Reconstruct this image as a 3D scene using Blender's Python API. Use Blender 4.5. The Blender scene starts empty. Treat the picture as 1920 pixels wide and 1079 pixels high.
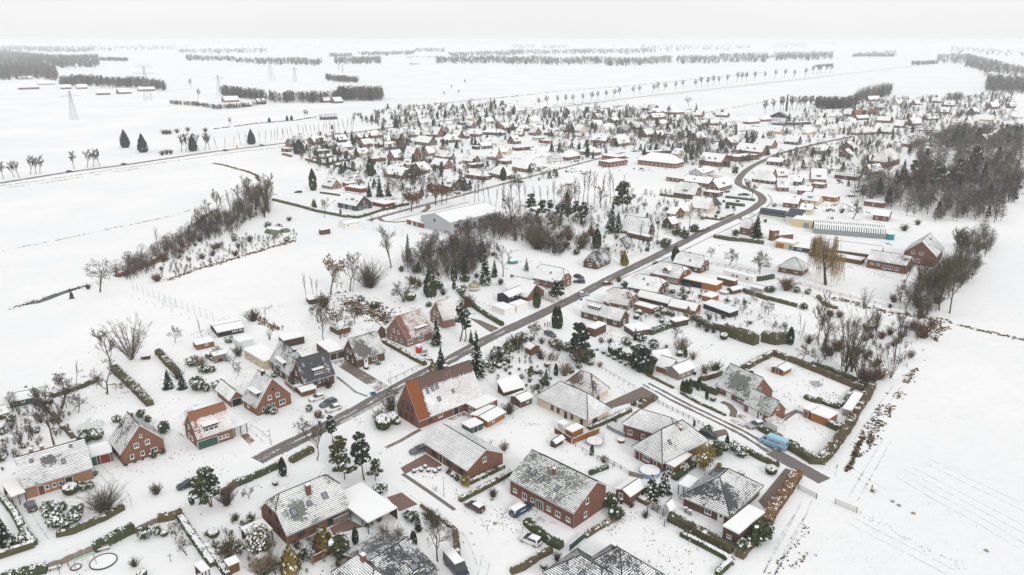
import bpy,bmesh,math,random
from math import sin,cos,pi,radians,sqrt,atan2,hypot,floor
from mathutils import Vector,Matrix,noise as mnoise

# ------------------------------------------------------------------ camera, sky, sun, exposure
S=bpy.context.scene
C=S.collection
CAM_H=90.0
cam_data=bpy.data.cameras.new('camera')
cam_data.sensor_width=36.0
cam_data.lens=36.0*1420/1920
cam_data.clip_start=1.0
cam_data.clip_end=60000
camera=bpy.data.objects.new('camera',cam_data)
C.objects.link(camera)
camera.location=(0,0,CAM_H)
camera.rotation_euler=(radians(90-18.11),0,0)
S.camera=camera

SUN_EL,SUN_ROT=radians(32),radians(150)
world=bpy.data.worlds.new('World')
S.world=world
world.use_nodes=True
wn,wl=world.node_tree.nodes,world.node_tree.links
sky=wn.new('ShaderNodeTexSky')
sky.sky_type='NISHITA'
sky.sun_disc=False
sky.sun_elevation=SUN_EL
sky.sun_rotation=SUN_ROT
sky.air_density=1.0
sky.dust_density=4.0
hsv=wn.new('ShaderNodeHueSaturation')
hsv.inputs['Saturation'].default_value=.12
cloud=wn.new('ShaderNodeMix');cloud.data_type='RGBA'
cloud.inputs[0].default_value=.82
cloud.inputs[7].default_value=(9.6,9.6,9.62,1)
wc=wn.new('ShaderNodeTexNoise');wc.inputs['Scale'].default_value=2.2;wc.inputs['Detail'].default_value=5
wm_=wn.new('ShaderNodeMapping');wm_.inputs['Scale'].default_value=(1,1,5);wt=wn.new('ShaderNodeTexCoord')
wl.new(wt.outputs['Generated'],wm_.inputs[0]);wl.new(wm_.outputs[0],wc.inputs['Vector'])
wr=wn.new('ShaderNodeMapRange');wr.inputs[3].default_value=.9;wr.inputs[4].default_value=1.1;wl.new(wc.outputs[0],wr.inputs[0])
wb=wn.new('ShaderNodeMix');wb.data_type='RGBA';wb.blend_type='MULTIPLY';wb.inputs[0].default_value=1
wl.new(sky.outputs[0],hsv.inputs['Color'])
wl.new(hsv.outputs[0],cloud.inputs[6])
bg=wn['Background']
bg.inputs[1].default_value=.1
wl.new(cloud.outputs[2],wb.inputs[6]);wl.new(wr.outputs[0],wb.inputs[7]);wl.new(wb.outputs[2],bg.inputs[0])

sun_data=bpy.data.lights.new('sun','SUN')
sun_data.energy=.9
sun_data.angle=radians(14)
sun_data.color=(1.0,.97,.92)
sun=bpy.data.objects.new('sun',sun_data)
C.objects.link(sun)
sd=Vector((sin(SUN_ROT)*cos(SUN_EL),cos(SUN_ROT)*cos(SUN_EL),sin(SUN_EL)))
sun.rotation_euler=sd.to_track_quat('Z','Y').to_euler()

S.view_settings.view_transform='Standard'
S.view_settings.look='None'
S.view_settings.gamma=1
S.view_settings.exposure=.18
S.view_settings.use_curve_mapping=False
S.render.engine='CYCLES'
S.cycles.max_bounces=6
S.cycles.diffuse_bounces=3
S.cycles.volume_bounces=2

R=random.Random(7)

# ------------------------------------------------------------------ materials
class NT:
 def __init__(s,name):
  s.m=bpy.data.materials.new(name);s.m.use_nodes=True
  s.t=s.m.node_tree;s.b=s.t.nodes['Principled BSDF']
  s.b.inputs['Roughness'].default_value=.85
  s.b.inputs['Specular IOR Level'].default_value=.25
 def n(s,kind,**kw):
  nd=s.t.nodes.new('ShaderNode'+kind)
  for k,v in kw.items():setattr(nd,k,v)
  return nd
 def link(s,a,b):s.t.links.new(a,b)
 def put(s,sock,v):
  if hasattr(v,'is_output'):s.link(v,sock)
  else:sock.default_value=v
 def math(s,op,a,b=.0,c=None,clamp=False):
  nd=s.n('Math',operation=op,use_clamp=clamp)
  s.put(nd.inputs[0],a);s.put(nd.inputs[1],b)
  if c is not None:s.put(nd.inputs[2],c)
  return nd.outputs[0]
 def step(s,x,lo,hi):
  nd=s.n('MapRange',interpolation_type='SMOOTHSTEP')
  s.put(nd.inputs[0],x);s.put(nd.inputs[1],lo);s.put(nd.inputs[2],hi)
  return nd.outputs[0]
 def noise(s,scale,detail=3,rough=.6,vec=None,w=None):
  nd=s.n('TexNoise')
  nd.inputs['Scale'].default_value=scale;nd.inputs['Detail'].default_value=detail
  nd.inputs['Roughness'].default_value=rough
  if vec is not None:s.link(vec,nd.inputs['Vector'])
  return nd.outputs[0]
 def mix(s,f,a,b):
  nd=s.n('Mix',data_type='RGBA')
  s.put(nd.inputs[0],f)
  s.put(nd.inputs[6],a if hasattr(a,'is_output')else(*a,1)if len(a)==3 else a)
  s.put(nd.inputs[7],b if hasattr(b,'is_output')else(*b,1)if len(b)==3 else b)
  return nd.outputs[2]
 def attr(s,name):
  nd=s.n('Attribute',attribute_type='OBJECT',attribute_name=name)
  return nd
 def bump(s,h,strength=.3,dist=.05):
  nd=s.n('Bump');nd.inputs['Strength'].default_value=strength;nd.inputs['Distance'].default_value=dist
  s.link(h,nd.inputs['Height']);s.link(nd.outputs[0],s.b.inputs['Normal'])
 def objco(s):return s.n('TexCoord').outputs['Object']
 def geo(s):return s.n('NewGeometry')
 def color(s,c):s.put(s.b.inputs['Base Color'],c if hasattr(c,'is_output')else(*c,1))

SNOW=(.86,.865,.875)
M={}
def plain(name,col,rough=.8,var=.15,scale=3.0,metal=0,spec=.25):
 t=NT(name);t.b.inputs['Roughness'].default_value=rough;t.b.inputs['Metallic'].default_value=metal
 t.b.inputs['Specular IOR Level'].default_value=spec
 n=t.noise(scale,4,vec=t.objco())
 t.color(t.mix(n,tuple(c*(1-var)for c in col),tuple(min(1,c*(1+var))for c in col)))
 M[name]=t.m
 return t.m
def brick(name,c1,c2,mortar):
 t=NT(name)
 tc=t.n('TexCoord');sep=t.n('SeparateXYZ');t.link(tc.outputs['Object'],sep.inputs[0])
 ad=t.math('ADD',sep.outputs[0],sep.outputs[1])
 cb=t.n('CombineXYZ');t.link(ad,cb.inputs[0]);t.link(sep.outputs[2],cb.inputs[1])
 b=t.n('TexBrick')
 b.inputs['Scale'].default_value=1.0;b.inputs['Brick Width'].default_value=.25;b.inputs['Row Height'].default_value=.083
 b.inputs['Mortar Size'].default_value=.008;b.inputs['Mortar Smooth'].default_value=.2;b.inputs['Bias'].default_value=-.1
 b.inputs['Color1'].default_value=(*c1,1);b.inputs['Color2'].default_value=(*c2,1);b.inputs['Mortar'].default_value=(*mortar,1)
 t.link(cb.outputs[0],b.inputs['Vector'])
 n=t.noise(.6,4,vec=tc.outputs['Object'])
 f=t.step(n,.3,.75)
 n2=t.noise(5.0,3,vec=tc.outputs['Object'])
 c=t.mix(t.math('MULTIPLY',f,.4),b.outputs[0],tuple(x*.6 for x in c1))
 c=t.mix(t.math('MULTIPLY',n2,.35),c,tuple(min(1,x*1.35)for x in c2))
 t.color(c);M[name]=t.m
brick('brick_red',(.135,.054,.037),(.19,.08,.055),(.2,.15,.12))
brick('brick_orange',(.155,.068,.043),(.21,.098,.062),(.24,.17,.13))
brick('brick_brown',(.08,.045,.035),(.115,.063,.048),(.15,.12,.1))
brick('brick_tan',(.24,.125,.07),(.31,.175,.10),(.3,.24,.18))
brick('brick_dark',(.045,.042,.048),(.07,.06,.066),(.1,.1,.1))
brick('brick_pink',(.195,.105,.085),(.25,.14,.115),(.3,.24,.2))
plain('plaster_white',(.78,.76,.72),var=.06)
plain('plaster_cream',(.62,.52,.40),var=.08)
plain('plaster_beige',(.50,.41,.30),var=.12)
plain('plaster_yellow',(.60,.52,.32),var=.08)
plain('plaster_grey',(.42,.42,.43),var=.08)
plain('cladding_grey',(.40,.41,.43),var=.06)
def wood(name,col):
 t=NT(name)
 tc=t.n('TexCoord');mp=t.n('Mapping');mp.inputs['Scale'].default_value=(1,1,9)
 t.link(tc.outputs['Object'],mp.inputs[0])
 n=t.noise(2.0,5,vec=mp.outputs[0])
 sep=t.n('SeparateXYZ');t.link(tc.outputs['Object'],sep.inputs[0])
 fr=t.math('FRACT',t.math('MULTIPLY',sep.outputs[2],6.5))
 gr=t.step(fr,.0,.14)
 c=t.mix(n,tuple(x*.6 for x in col),tuple(min(1,x*1.3)for x in col))
 c=t.mix(gr,tuple(x*.3 for x in col),c)
 t.color(c);M[name]=t.m
wood('wood_brown',(.16,.075,.035));wood('wood_orange',(.32,.135,.05));wood('wood_grey',(.25,.21,.18))
wood('wood_black',(.035,.035,.042));wood('wood_green',(.045,.10,.085));wood('wood_dark',(.07,.05,.04))
wood('wood_red',(.20,.05,.035))
plain('frame_white',(.78,.78,.78),.5,.03);plain('frame_dark',(.05,.035,.03),.5,.1)
plain('metal_grey',(.25,.26,.27),.5,.1);plain('metal_dark',(.03,.03,.035),.5,.1);plain('metal_light',(.6,.62,.63),.45,.05)
plain('pool_wall',(.25,.36,.48),.5,.1);plain('plastic_blue',(.02,.10,.35),.5,.1);plain('plastic_green',(.10,.42,.07),.5,.1);plain('plastic_red',(.5,.03,.03),.5,.1)
plain('plastic_teal',(.03,.22,.22),.5,.1);plain('plastic_black',(.02,.02,.022),.5,.1);plain('plastic_orange',(.6,.2,.03),.5,.1)
plain('cloth_beige',(.4,.35,.2),.9,.1);plain('membrane_green',(.14,.18,.09),.8,.2)
plain('skin',(.5,.3,.22));plain('cloth_red',(.45,.03,.03));plain('cloth_dark',(.03,.035,.05));plain('hair',(.05,.03,.02))
plain('stone',(.28,.25,.22),var=.3);plain('earth',(.05,.038,.026),var=.4,scale=8);plain('dry_grass',(.21,.14,.07),var=.35,scale=4)
plain('rust_leaf',(.16,.075,.03),var=.4,scale=5)
t=NT('glass');t.color((.035,.042,.05));t.b.inputs['Roughness'].default_value=.12;t.b.inputs['Specular IOR Level'].default_value=.5;M['glass']=t.m
t=NT('skylight_glass');t.color((.20,.21,.26));t.b.inputs['Roughness'].default_value=.15;t.b.inputs['Specular IOR Level'].default_value=.6;M['skylight_glass']=t.m
t=NT('solar');t.color((.012,.018,.04));t.b.inputs['Roughness'].default_value=.25;M['solar']=t.m
t=NT('water');t.color((.02,.03,.035));t.b.inputs['Roughness'].default_value=.15;M['water']=t.m

def snowmat():
 t=NT('snow');co=t.geo().outputs['Position']
 n=t.noise(.012,4,vec=co);n2=t.noise(.35,5,vec=co);n3=t.noise(6,3,vec=co)
 c=t.mix(t.step(n,.35,.7),(.80,.806,.82),(.865,.866,.87))
 c=t.mix(t.math('MULTIPLY',t.step(n2,.52,.75),.5),c,(.71,.718,.74))
 t.color(c);t.b.inputs['Roughness'].default_value=.7
 t.b.inputs['Specular IOR Level'].default_value=.1
 t.bump(t.math('ADD',n2,t.math('MULTIPLY',n3,.3)),.6,.3)
 M['snow']=t.m
 t=NT('snow_cap');co=t.geo().outputs['Position']
 n2=t.noise(1.2,4,vec=co)
 t.color(t.mix(n2,(.80,.81,.825),(.88,.88,.88)));t.b.inputs['Roughness'].default_value=.7
 t.bump(n2,.3,.05);M['snow_cap']=t.m
snowmat()

def roofmat(name,col,col2):
 t=NT(name)
 uv=t.n('UVMap',uv_map='tile');s=t.n('SeparateXYZ');t.link(uv.outputs[0],s.inputs[0])
 rv=t.n('UVMap',uv_map='rel');r=t.n('SeparateXYZ');t.link(rv.outputs[0],r.inputs[0])
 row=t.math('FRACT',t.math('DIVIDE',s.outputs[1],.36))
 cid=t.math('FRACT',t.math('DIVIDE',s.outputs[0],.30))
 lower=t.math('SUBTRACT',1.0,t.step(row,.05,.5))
 valley=t.math('ABSOLUTE',t.math('SUBTRACT',cid,.5))
 oi=t.n('ObjectInfo')
 shift=t.n('CombineXYZ');t.link(t.math('MULTIPLY',oi.outputs['Random'],97.0),shift.inputs[0]);
 va=t.n('VectorMath',operation='ADD');t.link(t.geo().outputs['Position'],va.inputs[0]);t.link(shift.outputs[0],va.inputs[1])
 big=t.noise(.22,4,.6,va.outputs[0]);fine=t.noise(2.6,3,.7,va.outputs[0])
 cov=t.math('ADD',t.attr('snow').outputs['Fac'],t.math('MULTIPLY',t.math('SUBTRACT',big,.5),1.1))
 cov=t.math('SUBTRACT',cov,t.math('MULTIPLY',lower,.5))
 cov=t.math('SUBTRACT',cov,t.math('MULTIPLY',valley,.22))
 cov=t.math('ADD',cov,t.math('MULTIPLY',t.math('SUBTRACT',fine,.5),.55))
 cov=t.math('SUBTRACT',cov,t.math('MULTIPLY',t.attr('bare_ridge').outputs['Fac'],t.step(r.outputs[1],.62,.8)))
 cov=t.math('SUBTRACT',cov,t.math('MULTIPLY',t.attr('bare_verge').outputs['Fac'],t.math('SUBTRACT',1.0,t.step(r.outputs[0],.12,.22))))
 p=t.attr('melt');ps=t.n('SeparateXYZ');t.link(p.outputs['Vector'],ps.inputs[0])
 dx=t.math('MULTIPLY',t.math('SUBTRACT',r.outputs[0],ps.outputs[0]),1.6);dy=t.math('SUBTRACT',r.outputs[1],ps.outputs[1])
 d=t.math('SQRT',t.math('ADD',t.math('MULTIPLY',dx,dx),t.math('MULTIPLY',dy,dy)))
 d=t.math('DIVIDE',d,t.math('MAXIMUM',ps.outputs[2],.001))
 d=t.math('ADD',d,t.math('MULTIPLY',t.math('SUBTRACT',t.noise(.9,4,.65,va.outputs[0]),.5),2.2))
 cov=t.math('SUBTRACT',cov,t.math('MULTIPLY',t.math('SUBTRACT',1.0,t.step(d,.1,1.15)),.5))
 ti=t.n('CombineXYZ');t.link(t.math('FLOOR',t.math('DIVIDE',s.outputs[0],.30)),ti.inputs[0]);t.link(t.math('FLOOR',t.math('DIVIDE',s.outputs[1],.36)),ti.inputs[1])
 wh=t.n('TexWhiteNoise',noise_dimensions='2D');t.link(ti.outputs[0],wh.inputs['Vector'])
 cov=t.math('ADD',cov,t.math('MULTIPLY',t.math('SUBTRACT',wh.outputs[0],.5),.2))
 m=t.step(cov,.28,.44)
 tint=t.noise(1.3,4,.7,va.outputs[0])
 base=t.mix(tint,col,col2)
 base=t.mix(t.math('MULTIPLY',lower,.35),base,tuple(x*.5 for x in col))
 base=t.mix(t.math('MULTIPLY',fine,.22),base,(.42,.42,.43))
 vt=t.math('MULTIPLY',t.attr('verge_tint').outputs['Fac'],t.math('SUBTRACT',1.0,t.step(r.outputs[0],.13,.2)))
 base=t.mix(vt,base,(.24,.08,.032))
 t.color(t.mix(m,base,(.83,.835,.845)))
 M[name]=t.m
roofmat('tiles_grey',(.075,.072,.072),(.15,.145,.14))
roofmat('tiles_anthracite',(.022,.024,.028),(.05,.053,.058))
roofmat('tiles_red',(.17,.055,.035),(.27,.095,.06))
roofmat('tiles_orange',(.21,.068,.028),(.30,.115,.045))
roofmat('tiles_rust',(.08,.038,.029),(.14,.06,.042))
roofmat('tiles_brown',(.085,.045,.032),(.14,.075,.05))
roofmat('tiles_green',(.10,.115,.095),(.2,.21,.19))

def roadmat(name,base,base2):
 t=NT(name)
 uv=t.n('UVMap',uv_map='road');s=t.n('SeparateXYZ');t.link(uv.outputs[0],s.inputs[0])
 pos=t.geo().outputs['Position']
 n=t.noise(.12,4,.65,pos);f=t.noise(1.6,4,.7,pos);g=t.noise(30,2,.6,pos)
 mp=t.n('Mapping');mp.inputs['Scale'].default_value=(1.0,.06,1);t.link(uv.outputs[0],mp.inputs[0])
 streak=t.noise(2.2,4,.6,mp.outputs[0])
 edge=t.math('ABSOLUTE',s.outputs[0])
 wheel=t.math('ABSOLUTE',t.math('SUBTRACT',edge,.45))
 sn=t.attr('snow').outputs['Fac']
 cov=t.math('ADD',sn,t.math('MULTIPLY',t.math('SUBTRACT',n,.5),.7))
 cov=t.math('ADD',cov,t.math('MULTIPLY',t.math('SUBTRACT',f,.5),.75))
 cov=t.math('ADD',cov,t.math('MULTIPLY',t.math('SUBTRACT',streak,.5),.9))
 cov=t.math('ADD',cov,t.math('MULTIPLY',t.step(edge,.78,1.0),.55))
 cov=t.math('ADD',cov,t.math('MULTIPLY',t.math('SUBTRACT',t.step(wheel,.05,.35),.5),.4))
 m=t.step(cov,.42,.62)
 c=t.mix(f,base,base2);c=t.mix(t.math('MULTIPLY',g,.2),c,(.3,.3,.3))
 t.color(t.mix(m,c,(.80,.805,.815)))
 M[name]=t.m
roadmat('asphalt',(.10,.088,.083),(.20,.18,.172))
roadmat('paving_red',(.15,.08,.06),(.21,.12,.095))
roadmat('paving_brown',(.13,.10,.082),(.20,.155,.125))

t=NT('slush');n_=t.noise(.7,5,.7,t.geo().outputs['Position']);t.color(t.mix(t.step(n_,.35,.65),(.52,.53,.55),(.82,.825,.835)));M['slush']=t.m
def barkmat(name,col,snow=.25):
 t=NT(name);g=t.geo();s=t.n('SeparateXYZ');t.link(g.outputs['Normal'],s.inputs[0])
 n=t.noise(1.3,3,.6,g.outputs['Position'])
 c=t.mix(n,tuple(x*.6 for x in col),tuple(x*1.35 for x in col))
 up=t.math('MULTIPLY',t.step(s.outputs[2],.55,.9),t.step(n,.62-snow*.5,.75-snow*.5))
 t.color(t.mix(up,c,(.75,.755,.765)));M[name]=t.m
barkmat('bark',(.075,.062,.05));barkmat('bark_birch',(.5,.48,.45));barkmat('bark_pine',(.12,.075,.05))
barkmat('twig_brown',(.070,.053,.040));barkmat('twig_olive',(.09,.074,.042));barkmat('twig_grey',(.062,.055,.052),.3)
barkmat('twig_red',(.12,.066,.048));barkmat('twig_yellow',(.24,.165,.075));barkmat('twig_pale',(.22,.17,.125))
def leafmat(name,a,b):
 t=NT(name);g=t.geo()
 n=t.noise(.9,3,.6,g.outputs['Position']);n2=t.noise(9,2,.6,g.outputs['Position'])
 c=t.mix(t.step(n,.3,.7),a,b);c=t.mix(t.math('MULTIPLY',n2,.4),c,tuple(x*1.7 for x in b))
 t.color(c);t.b.inputs['Roughness'].default_value=.7;M[name]=t.m
leafmat('needle_dark',(.016,.026,.016),(.03,.045,.026));leafmat('needle_blue',(.022,.035,.034),(.04,.06,.055))
leafmat('needle_olive',(.035,.045,.018),(.06,.068,.03));leafmat('leaf_green',(.03,.042,.018),(.055,.07,.03))
leafmat('leaf_yellow',(.14,.11,.025),(.22,.16,.04));leafmat('leaf_brown',(.11,.06,.03),(.19,.10,.05))
leafmat('hedge_green',(.035,.048,.022),(.06,.075,.034));leafmat('hedge_brown',(.075,.058,.034),(.12,.09,.052))
leafmat('hedge_olive',(.055,.055,.026),(.085,.082,.04));leafmat('oak_leaf',(.12,.06,.03),(.2,.10,.05))

# ------------------------------------------------------------------ mesh helpers
class MB:
 def __init__(s):s.v=[];s.f=[];s.m=[];s.uv=[];s.uv2=[]
 def face(s,pts,mi=0,uv=None,uv2=None):
  k=len(s.v);s.v.extend(tuple(p)for p in pts);s.f.append(tuple(range(k,k+len(pts))));s.m.append(mi)
  s.uv.append(uv);s.uv2.append(uv2)
 def box(s,x0,x1,y0,y1,z0,z1,mi=0,skip=''):
  k=len(s.v)
  s.v+=[(x0,y0,z0),(x1,y0,z0),(x1,y1,z0),(x0,y1,z0),(x0,y0,z1),(x1,y0,z1),(x1,y1,z1),(x0,y1,z1)]
  for q in((0,1,5,4),(1,2,6,5),(2,3,7,6),(3,0,4,7),(4,5,6,7),(3,2,1,0)):
   s.f.append(tuple(k+i for i in q));s.m.append(mi);s.uv.append(None);s.uv2.append(None)
 def obox(s,c,ux,uy,hx,hy,z0,z1,mi=0):
  k=len(s.v)
  for z in(z0,z1):
   for a,b in((-1,-1),(1,-1),(1,1),(-1,1)):
    s.v.append((c[0]+ux[0]*hx*a+uy[0]*hy*b,c[1]+ux[1]*hx*a+uy[1]*hy*b,z))
  for q in((0,1,5,4),(1,2,6,5),(2,3,7,6),(3,0,4,7),(4,5,6,7),(3,2,1,0)):
   s.f.append(tuple(k+i for i in q));s.m.append(mi);s.uv.append(None);s.uv2.append(None)
 def tube(s,p,q,r0,r1,n=4,mi=0,caps=True):
  p,q=Vector(p),Vector(q);d=q-p
  if d.length<1e-6:return
  d.normalize();a=d.orthogonal().normalized();b=d.cross(a);k=len(s.v)
  for c,r in((p,r0),(q,r1)):
   for i in range(n):
    w=2*pi*i/n;s.v.append(tuple(c+a*(cos(w)*r)+b*(sin(w)*r)))
  for i in range(n):
   j=(i+1)%n;s.f.append((k+i,k+j,k+n+j,k+n+i));s.m.append(mi);s.uv.append(None);s.uv2.append(None)
  if caps:
   s.f.append(tuple(k+n+i for i in range(n)));s.m.append(mi);s.uv.append(None);s.uv2.append(None)
   s.f.append(tuple(k+n-1-i for i in range(n)));s.m.append(mi);s.uv.append(None);s.uv2.append(None)
 def lathe(s,c,prof,n=10,mi=0):
  k=len(s.v)
  for r,z in prof:
   for i in range(n):s.v.append((c[0]+r*cos(2*pi*i/n),c[1]+r*sin(2*pi*i/n),c[2]+z))
  for a in range(len(prof)-1):
   for i in range(n):
    j=(i+1)%n;s.f.append((k+a*n+i,k+a*n+j,k+(a+1)*n+j,k+(a+1)*n+i));s.m.append(mi);s.uv.append(None);s.uv2.append(None)
  s.f.append(tuple(k+(len(prof)-1)*n+i for i in range(n)));s.m.append(mi);s.uv.append(None);s.uv2.append(None)
 def card(s,p,u,v,mi=0):
  k=len(s.v)
  s.v+=[(p[0]-u[0]-v[0],p[1]-u[1]-v[1],p[2]-u[2]-v[2]),(p[0]+u[0]-v[0],p[1]+u[1]-v[1],p[2]+u[2]-v[2]),
  (p[0]+u[0]+v[0],p[1]+u[1]+v[1],p[2]+u[2]+v[2]),(p[0]-u[0]+v[0],p[1]-u[1]+v[1],p[2]-u[2]+v[2])]
  s.f.append((k,k+1,k+2,k+3));s.m.append(mi);s.uv.append(None);s.uv2.append(None)
 def tri(s,a,b,c,mi=0):
  k=len(s.v);s.v+=[tuple(a),tuple(b),tuple(c)];s.f.append((k,k+1,k+2));s.m.append(mi);s.uv.append(None);s.uv2.append(None)
 def mesh(s,name,mats,smooth=False,uvname='tile'):
  me=bpy.data.meshes.new(name)
  me.from_pydata(s.v,[],s.f)
  for m in mats:me.materials.append(M[m])
  if len(mats)>1:me.polygons.foreach_set('material_index',s.m)
  if any(u is not None for u in s.uv):
   for nm,src in((uvname,s.uv),('rel',s.uv2)):
    la=me.uv_layers.new(name=nm);flat=[]
    for f,u in zip(s.f,src):
     if u is None:flat.extend([.0,.0]*len(f))
     else:
      for q in u:flat.extend((q[0],q[1]))
    la.data.foreach_set('uv',flat)
  if smooth:me.polygons.foreach_set('use_smooth',[True]*len(s.f))
  me.update()
  return me
 def obj(s,name,mats,parent=None,loc=None,rz=None,smooth=False,uvname='tile'):
  return link(name,s.mesh(name,mats if isinstance(mats,(list,tuple))else[mats],smooth,uvname),parent,loc,rz)

def link(name,me,parent=None,loc=None,rz=None):
 o=bpy.data.objects.new(name,me);C.objects.link(o)
 if parent is not None:o.parent=parent
 if loc is not None:o.location=loc
 if rz is not None:o.rotation_euler=(0,0,rz)
 return o
def tag(o,label=None,cat=None,group=None,kind=None):
 if label:o['label']=label
 if cat:o['category']=cat
 if group:o['group']=group
 if kind:o['kind']=kind
 return o
def empty(name,loc,rz=.0,label=None,cat=None,group=None):
 o=bpy.data.objects.new(name,None);C.objects.link(o);o.location=loc;o.rotation_euler=(0,0,rz);o.empty_display_size=.5
 return tag(o,label,cat,group)
KIDS={}
def copy_tree(root,loc,rz,sc=1.0):
 c=root.copy();C.objects.link(c);c.location=loc;c.rotation_euler=(0,0,rz);c.scale=(sc,sc,sc)if not isinstance(sc,tuple)else sc
 if root.name not in KIDS:
  KIDS[root.name]=[(a,list(a.children))for a in root.children]
 for ch,subs in KIDS[root.name]:
  d=ch.copy();C.objects.link(d);d.parent=c
  for g in subs:
   e=g.copy();C.objects.link(e);e.parent=d
 return c
plain('ridge_dark',(.05,.047,.047),var=.35,scale=5);plain('ridge_red',(.2,.075,.045),var=.4,scale=5)
plain('curtain',(.45,.44,.42),var=.2)
# ------------------------------------------------------------------ buildings
def clip_half(poly,a,sign):
 out=[]
 for i in range(len(poly)):
  p,q=poly[i],poly[(i+1)%len(poly)]
  dp,dq=sign*(p[1]-a),sign*(q[1]-a)
  if dp>=0:out.append(p)
  if dp*dq<0:
   t=dp/(dp-dq);out.append((p[0]+t*(q[0]-p[0]),p[1]+t*(q[1]-p[1])))
 return out

def add_slope(mb,pts,row,edges,th):
 0
 P=[Vector(p)for p in pts]
 u=(P[1]-P[0]).normalized();n=u.cross(P[2]-P[1]).normalized();v=n.cross(u)
 if n.z<0:n=-n;v=-v
 uv=[((p-P[0]).dot(u),(p-P[0]).dot(v))for p in P]
 umin,umax=min(a for a,b in uv),max(a for a,b in uv);vmax=max(b for a,b in uv)
 rel=lambda q:((q[0]-umin)/max(umax-umin,.1),q[1]/max(vmax,.1))
 k=0;step=row if row else vmax
 while k*step<vmax-.02:
  a,b=k*step,min((k+1)*step,vmax)
  c=clip_half(clip_half(uv,a,1),b,-1)
  if len(c)>=3:
   lift=lambda q:.055*(1-(q[1]-a)/step)if row else .0
   W=lambda q,h:P[0]+u*q[0]+v*q[1]+n*h
   mb.face([W(q,lift(q))for q in c],0,c,[rel(q)for q in c])
   if row:
    lo=sorted([q for q in c if abs(q[1]-a)<1e-4])
    if len(lo)>=2:
     l,r=lo[0],lo[-1]
     mb.face([W(l,-.01),W(r,-.01),W(r,.055),W(l,.055)],0,[l,r,r,l],[rel(l),rel(r),rel(r),rel(l)])
  k+=1
 d=Vector((0,0,-th))
 for i in range(len(P)):
  if i in edges:
   p,q=P[i],P[(i+1)%len(P)]
   mb.face([p,q,q+d,p+d],1)
 e=Vector((0,0,-.02))
 mb.face([p+d for p in reversed(P)],1)
 return P[0],u,v,n,uv

WIN={}
def window_mesh(w,h,style,far):
 key=(round(w,1),round(h,1),style,far)
 if key in WIN:return WIN[key]
 w,h=key[0],key[1]
 fm='frame_dark' if style.startswith('d')else 'frame_white'
 a=MB();t=.10 if w>.7 else .08
 a.box(-w/2,-w/2+t,-.05,.02,0,h);a.box(w/2-t,w/2,-.05,.02,0,h)
 a.box(-w/2+t,w/2-t,-.05,.02,0,t);a.box(-w/2+t,w/2-t,-.05,.02,h-t,h)
 nb=0 if w<1.0 else 1 if w<1.9 else 2 if w<3 else 3
 for i in range(nb):
  x=-w/2+(i+1)*w/(nb+1);a.box(x-.04,x+.04,-.045,.02,t,h-t)
 if 'x' in style:a.box(-w/2+t,w/2-t,-.045,.02,h*.5-.03,h*.5+.03)
 a.box(-w/2-.06,w/2+.06,-.14,.0,-.07,.0)
 p=MB()
 p.face([(-w/2+t,-.012,t),(w/2-t,-.012,t),(w/2-t,-.012,h-t),(-w/2+t,-.012,h-t)])
 if far:
  a.face([(-w/2+t,-.012,t),(w/2-t,-.012,t),(w/2-t,-.012,h-t),(-w/2+t,-.012,h-t)],1)
  WIN[key]=(a.mesh('window',[fm,'glass']),None)
 else:
  WIN[key]=(a.mesh('window',[fm]),p.mesh('pane',['glass']))
 return WIN[key]
DOOR={}
def door_mesh(w,h,mat):
 key=(round(w,1),round(h,1),mat)
 if key not in DOOR:
  w,h=key[0],key[1];a=MB()
  a.box(-w/2-.07,-w/2,-.06,.02,0,h+.07,1);a.box(w/2,w/2+.07,-.06,.02,0,h+.07,1);a.box(-w/2,w/2,-.06,.02,h,h+.07,1)
  n=4 if w>1.6 else 1
  for i in range(n):
   a.box(-w/2,w/2,-.035,.02,h*i/n+.015,h*(i+1)/n-.015,0)
  if w<1.6:a.box(-w*.25,w*.25,-.04,-.03,h*.5,h*.9,2)
  DOOR[key]=a.mesh('door',[mat,'frame_white','glass'])
 return DOOR[key]
SKY={}
def skylight_mesh(w,h):
 key=(w,h)
 if key not in SKY:
  a=MB();t=.09
  a.box(-w/2,-w/2+t,-h/2,h/2,0,.13);a.box(w/2-t,w/2,-h/2,h/2,0,.13);a.box(-w/2+t,w/2-t,-h/2,-h/2+t,0,.13);a.box(-w/2+t,w/2-t,h/2-t,h/2,0,.13)
  p=MB();p.box(-w/2+t,w/2-t,-h/2+t,h/2-t,.05,.10)
  SKY[key]=(a.mesh('skylight',['frame_dark']),p.mesh('pane',['skylight_glass']))
 return SKY[key]
CHIM={}

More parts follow.
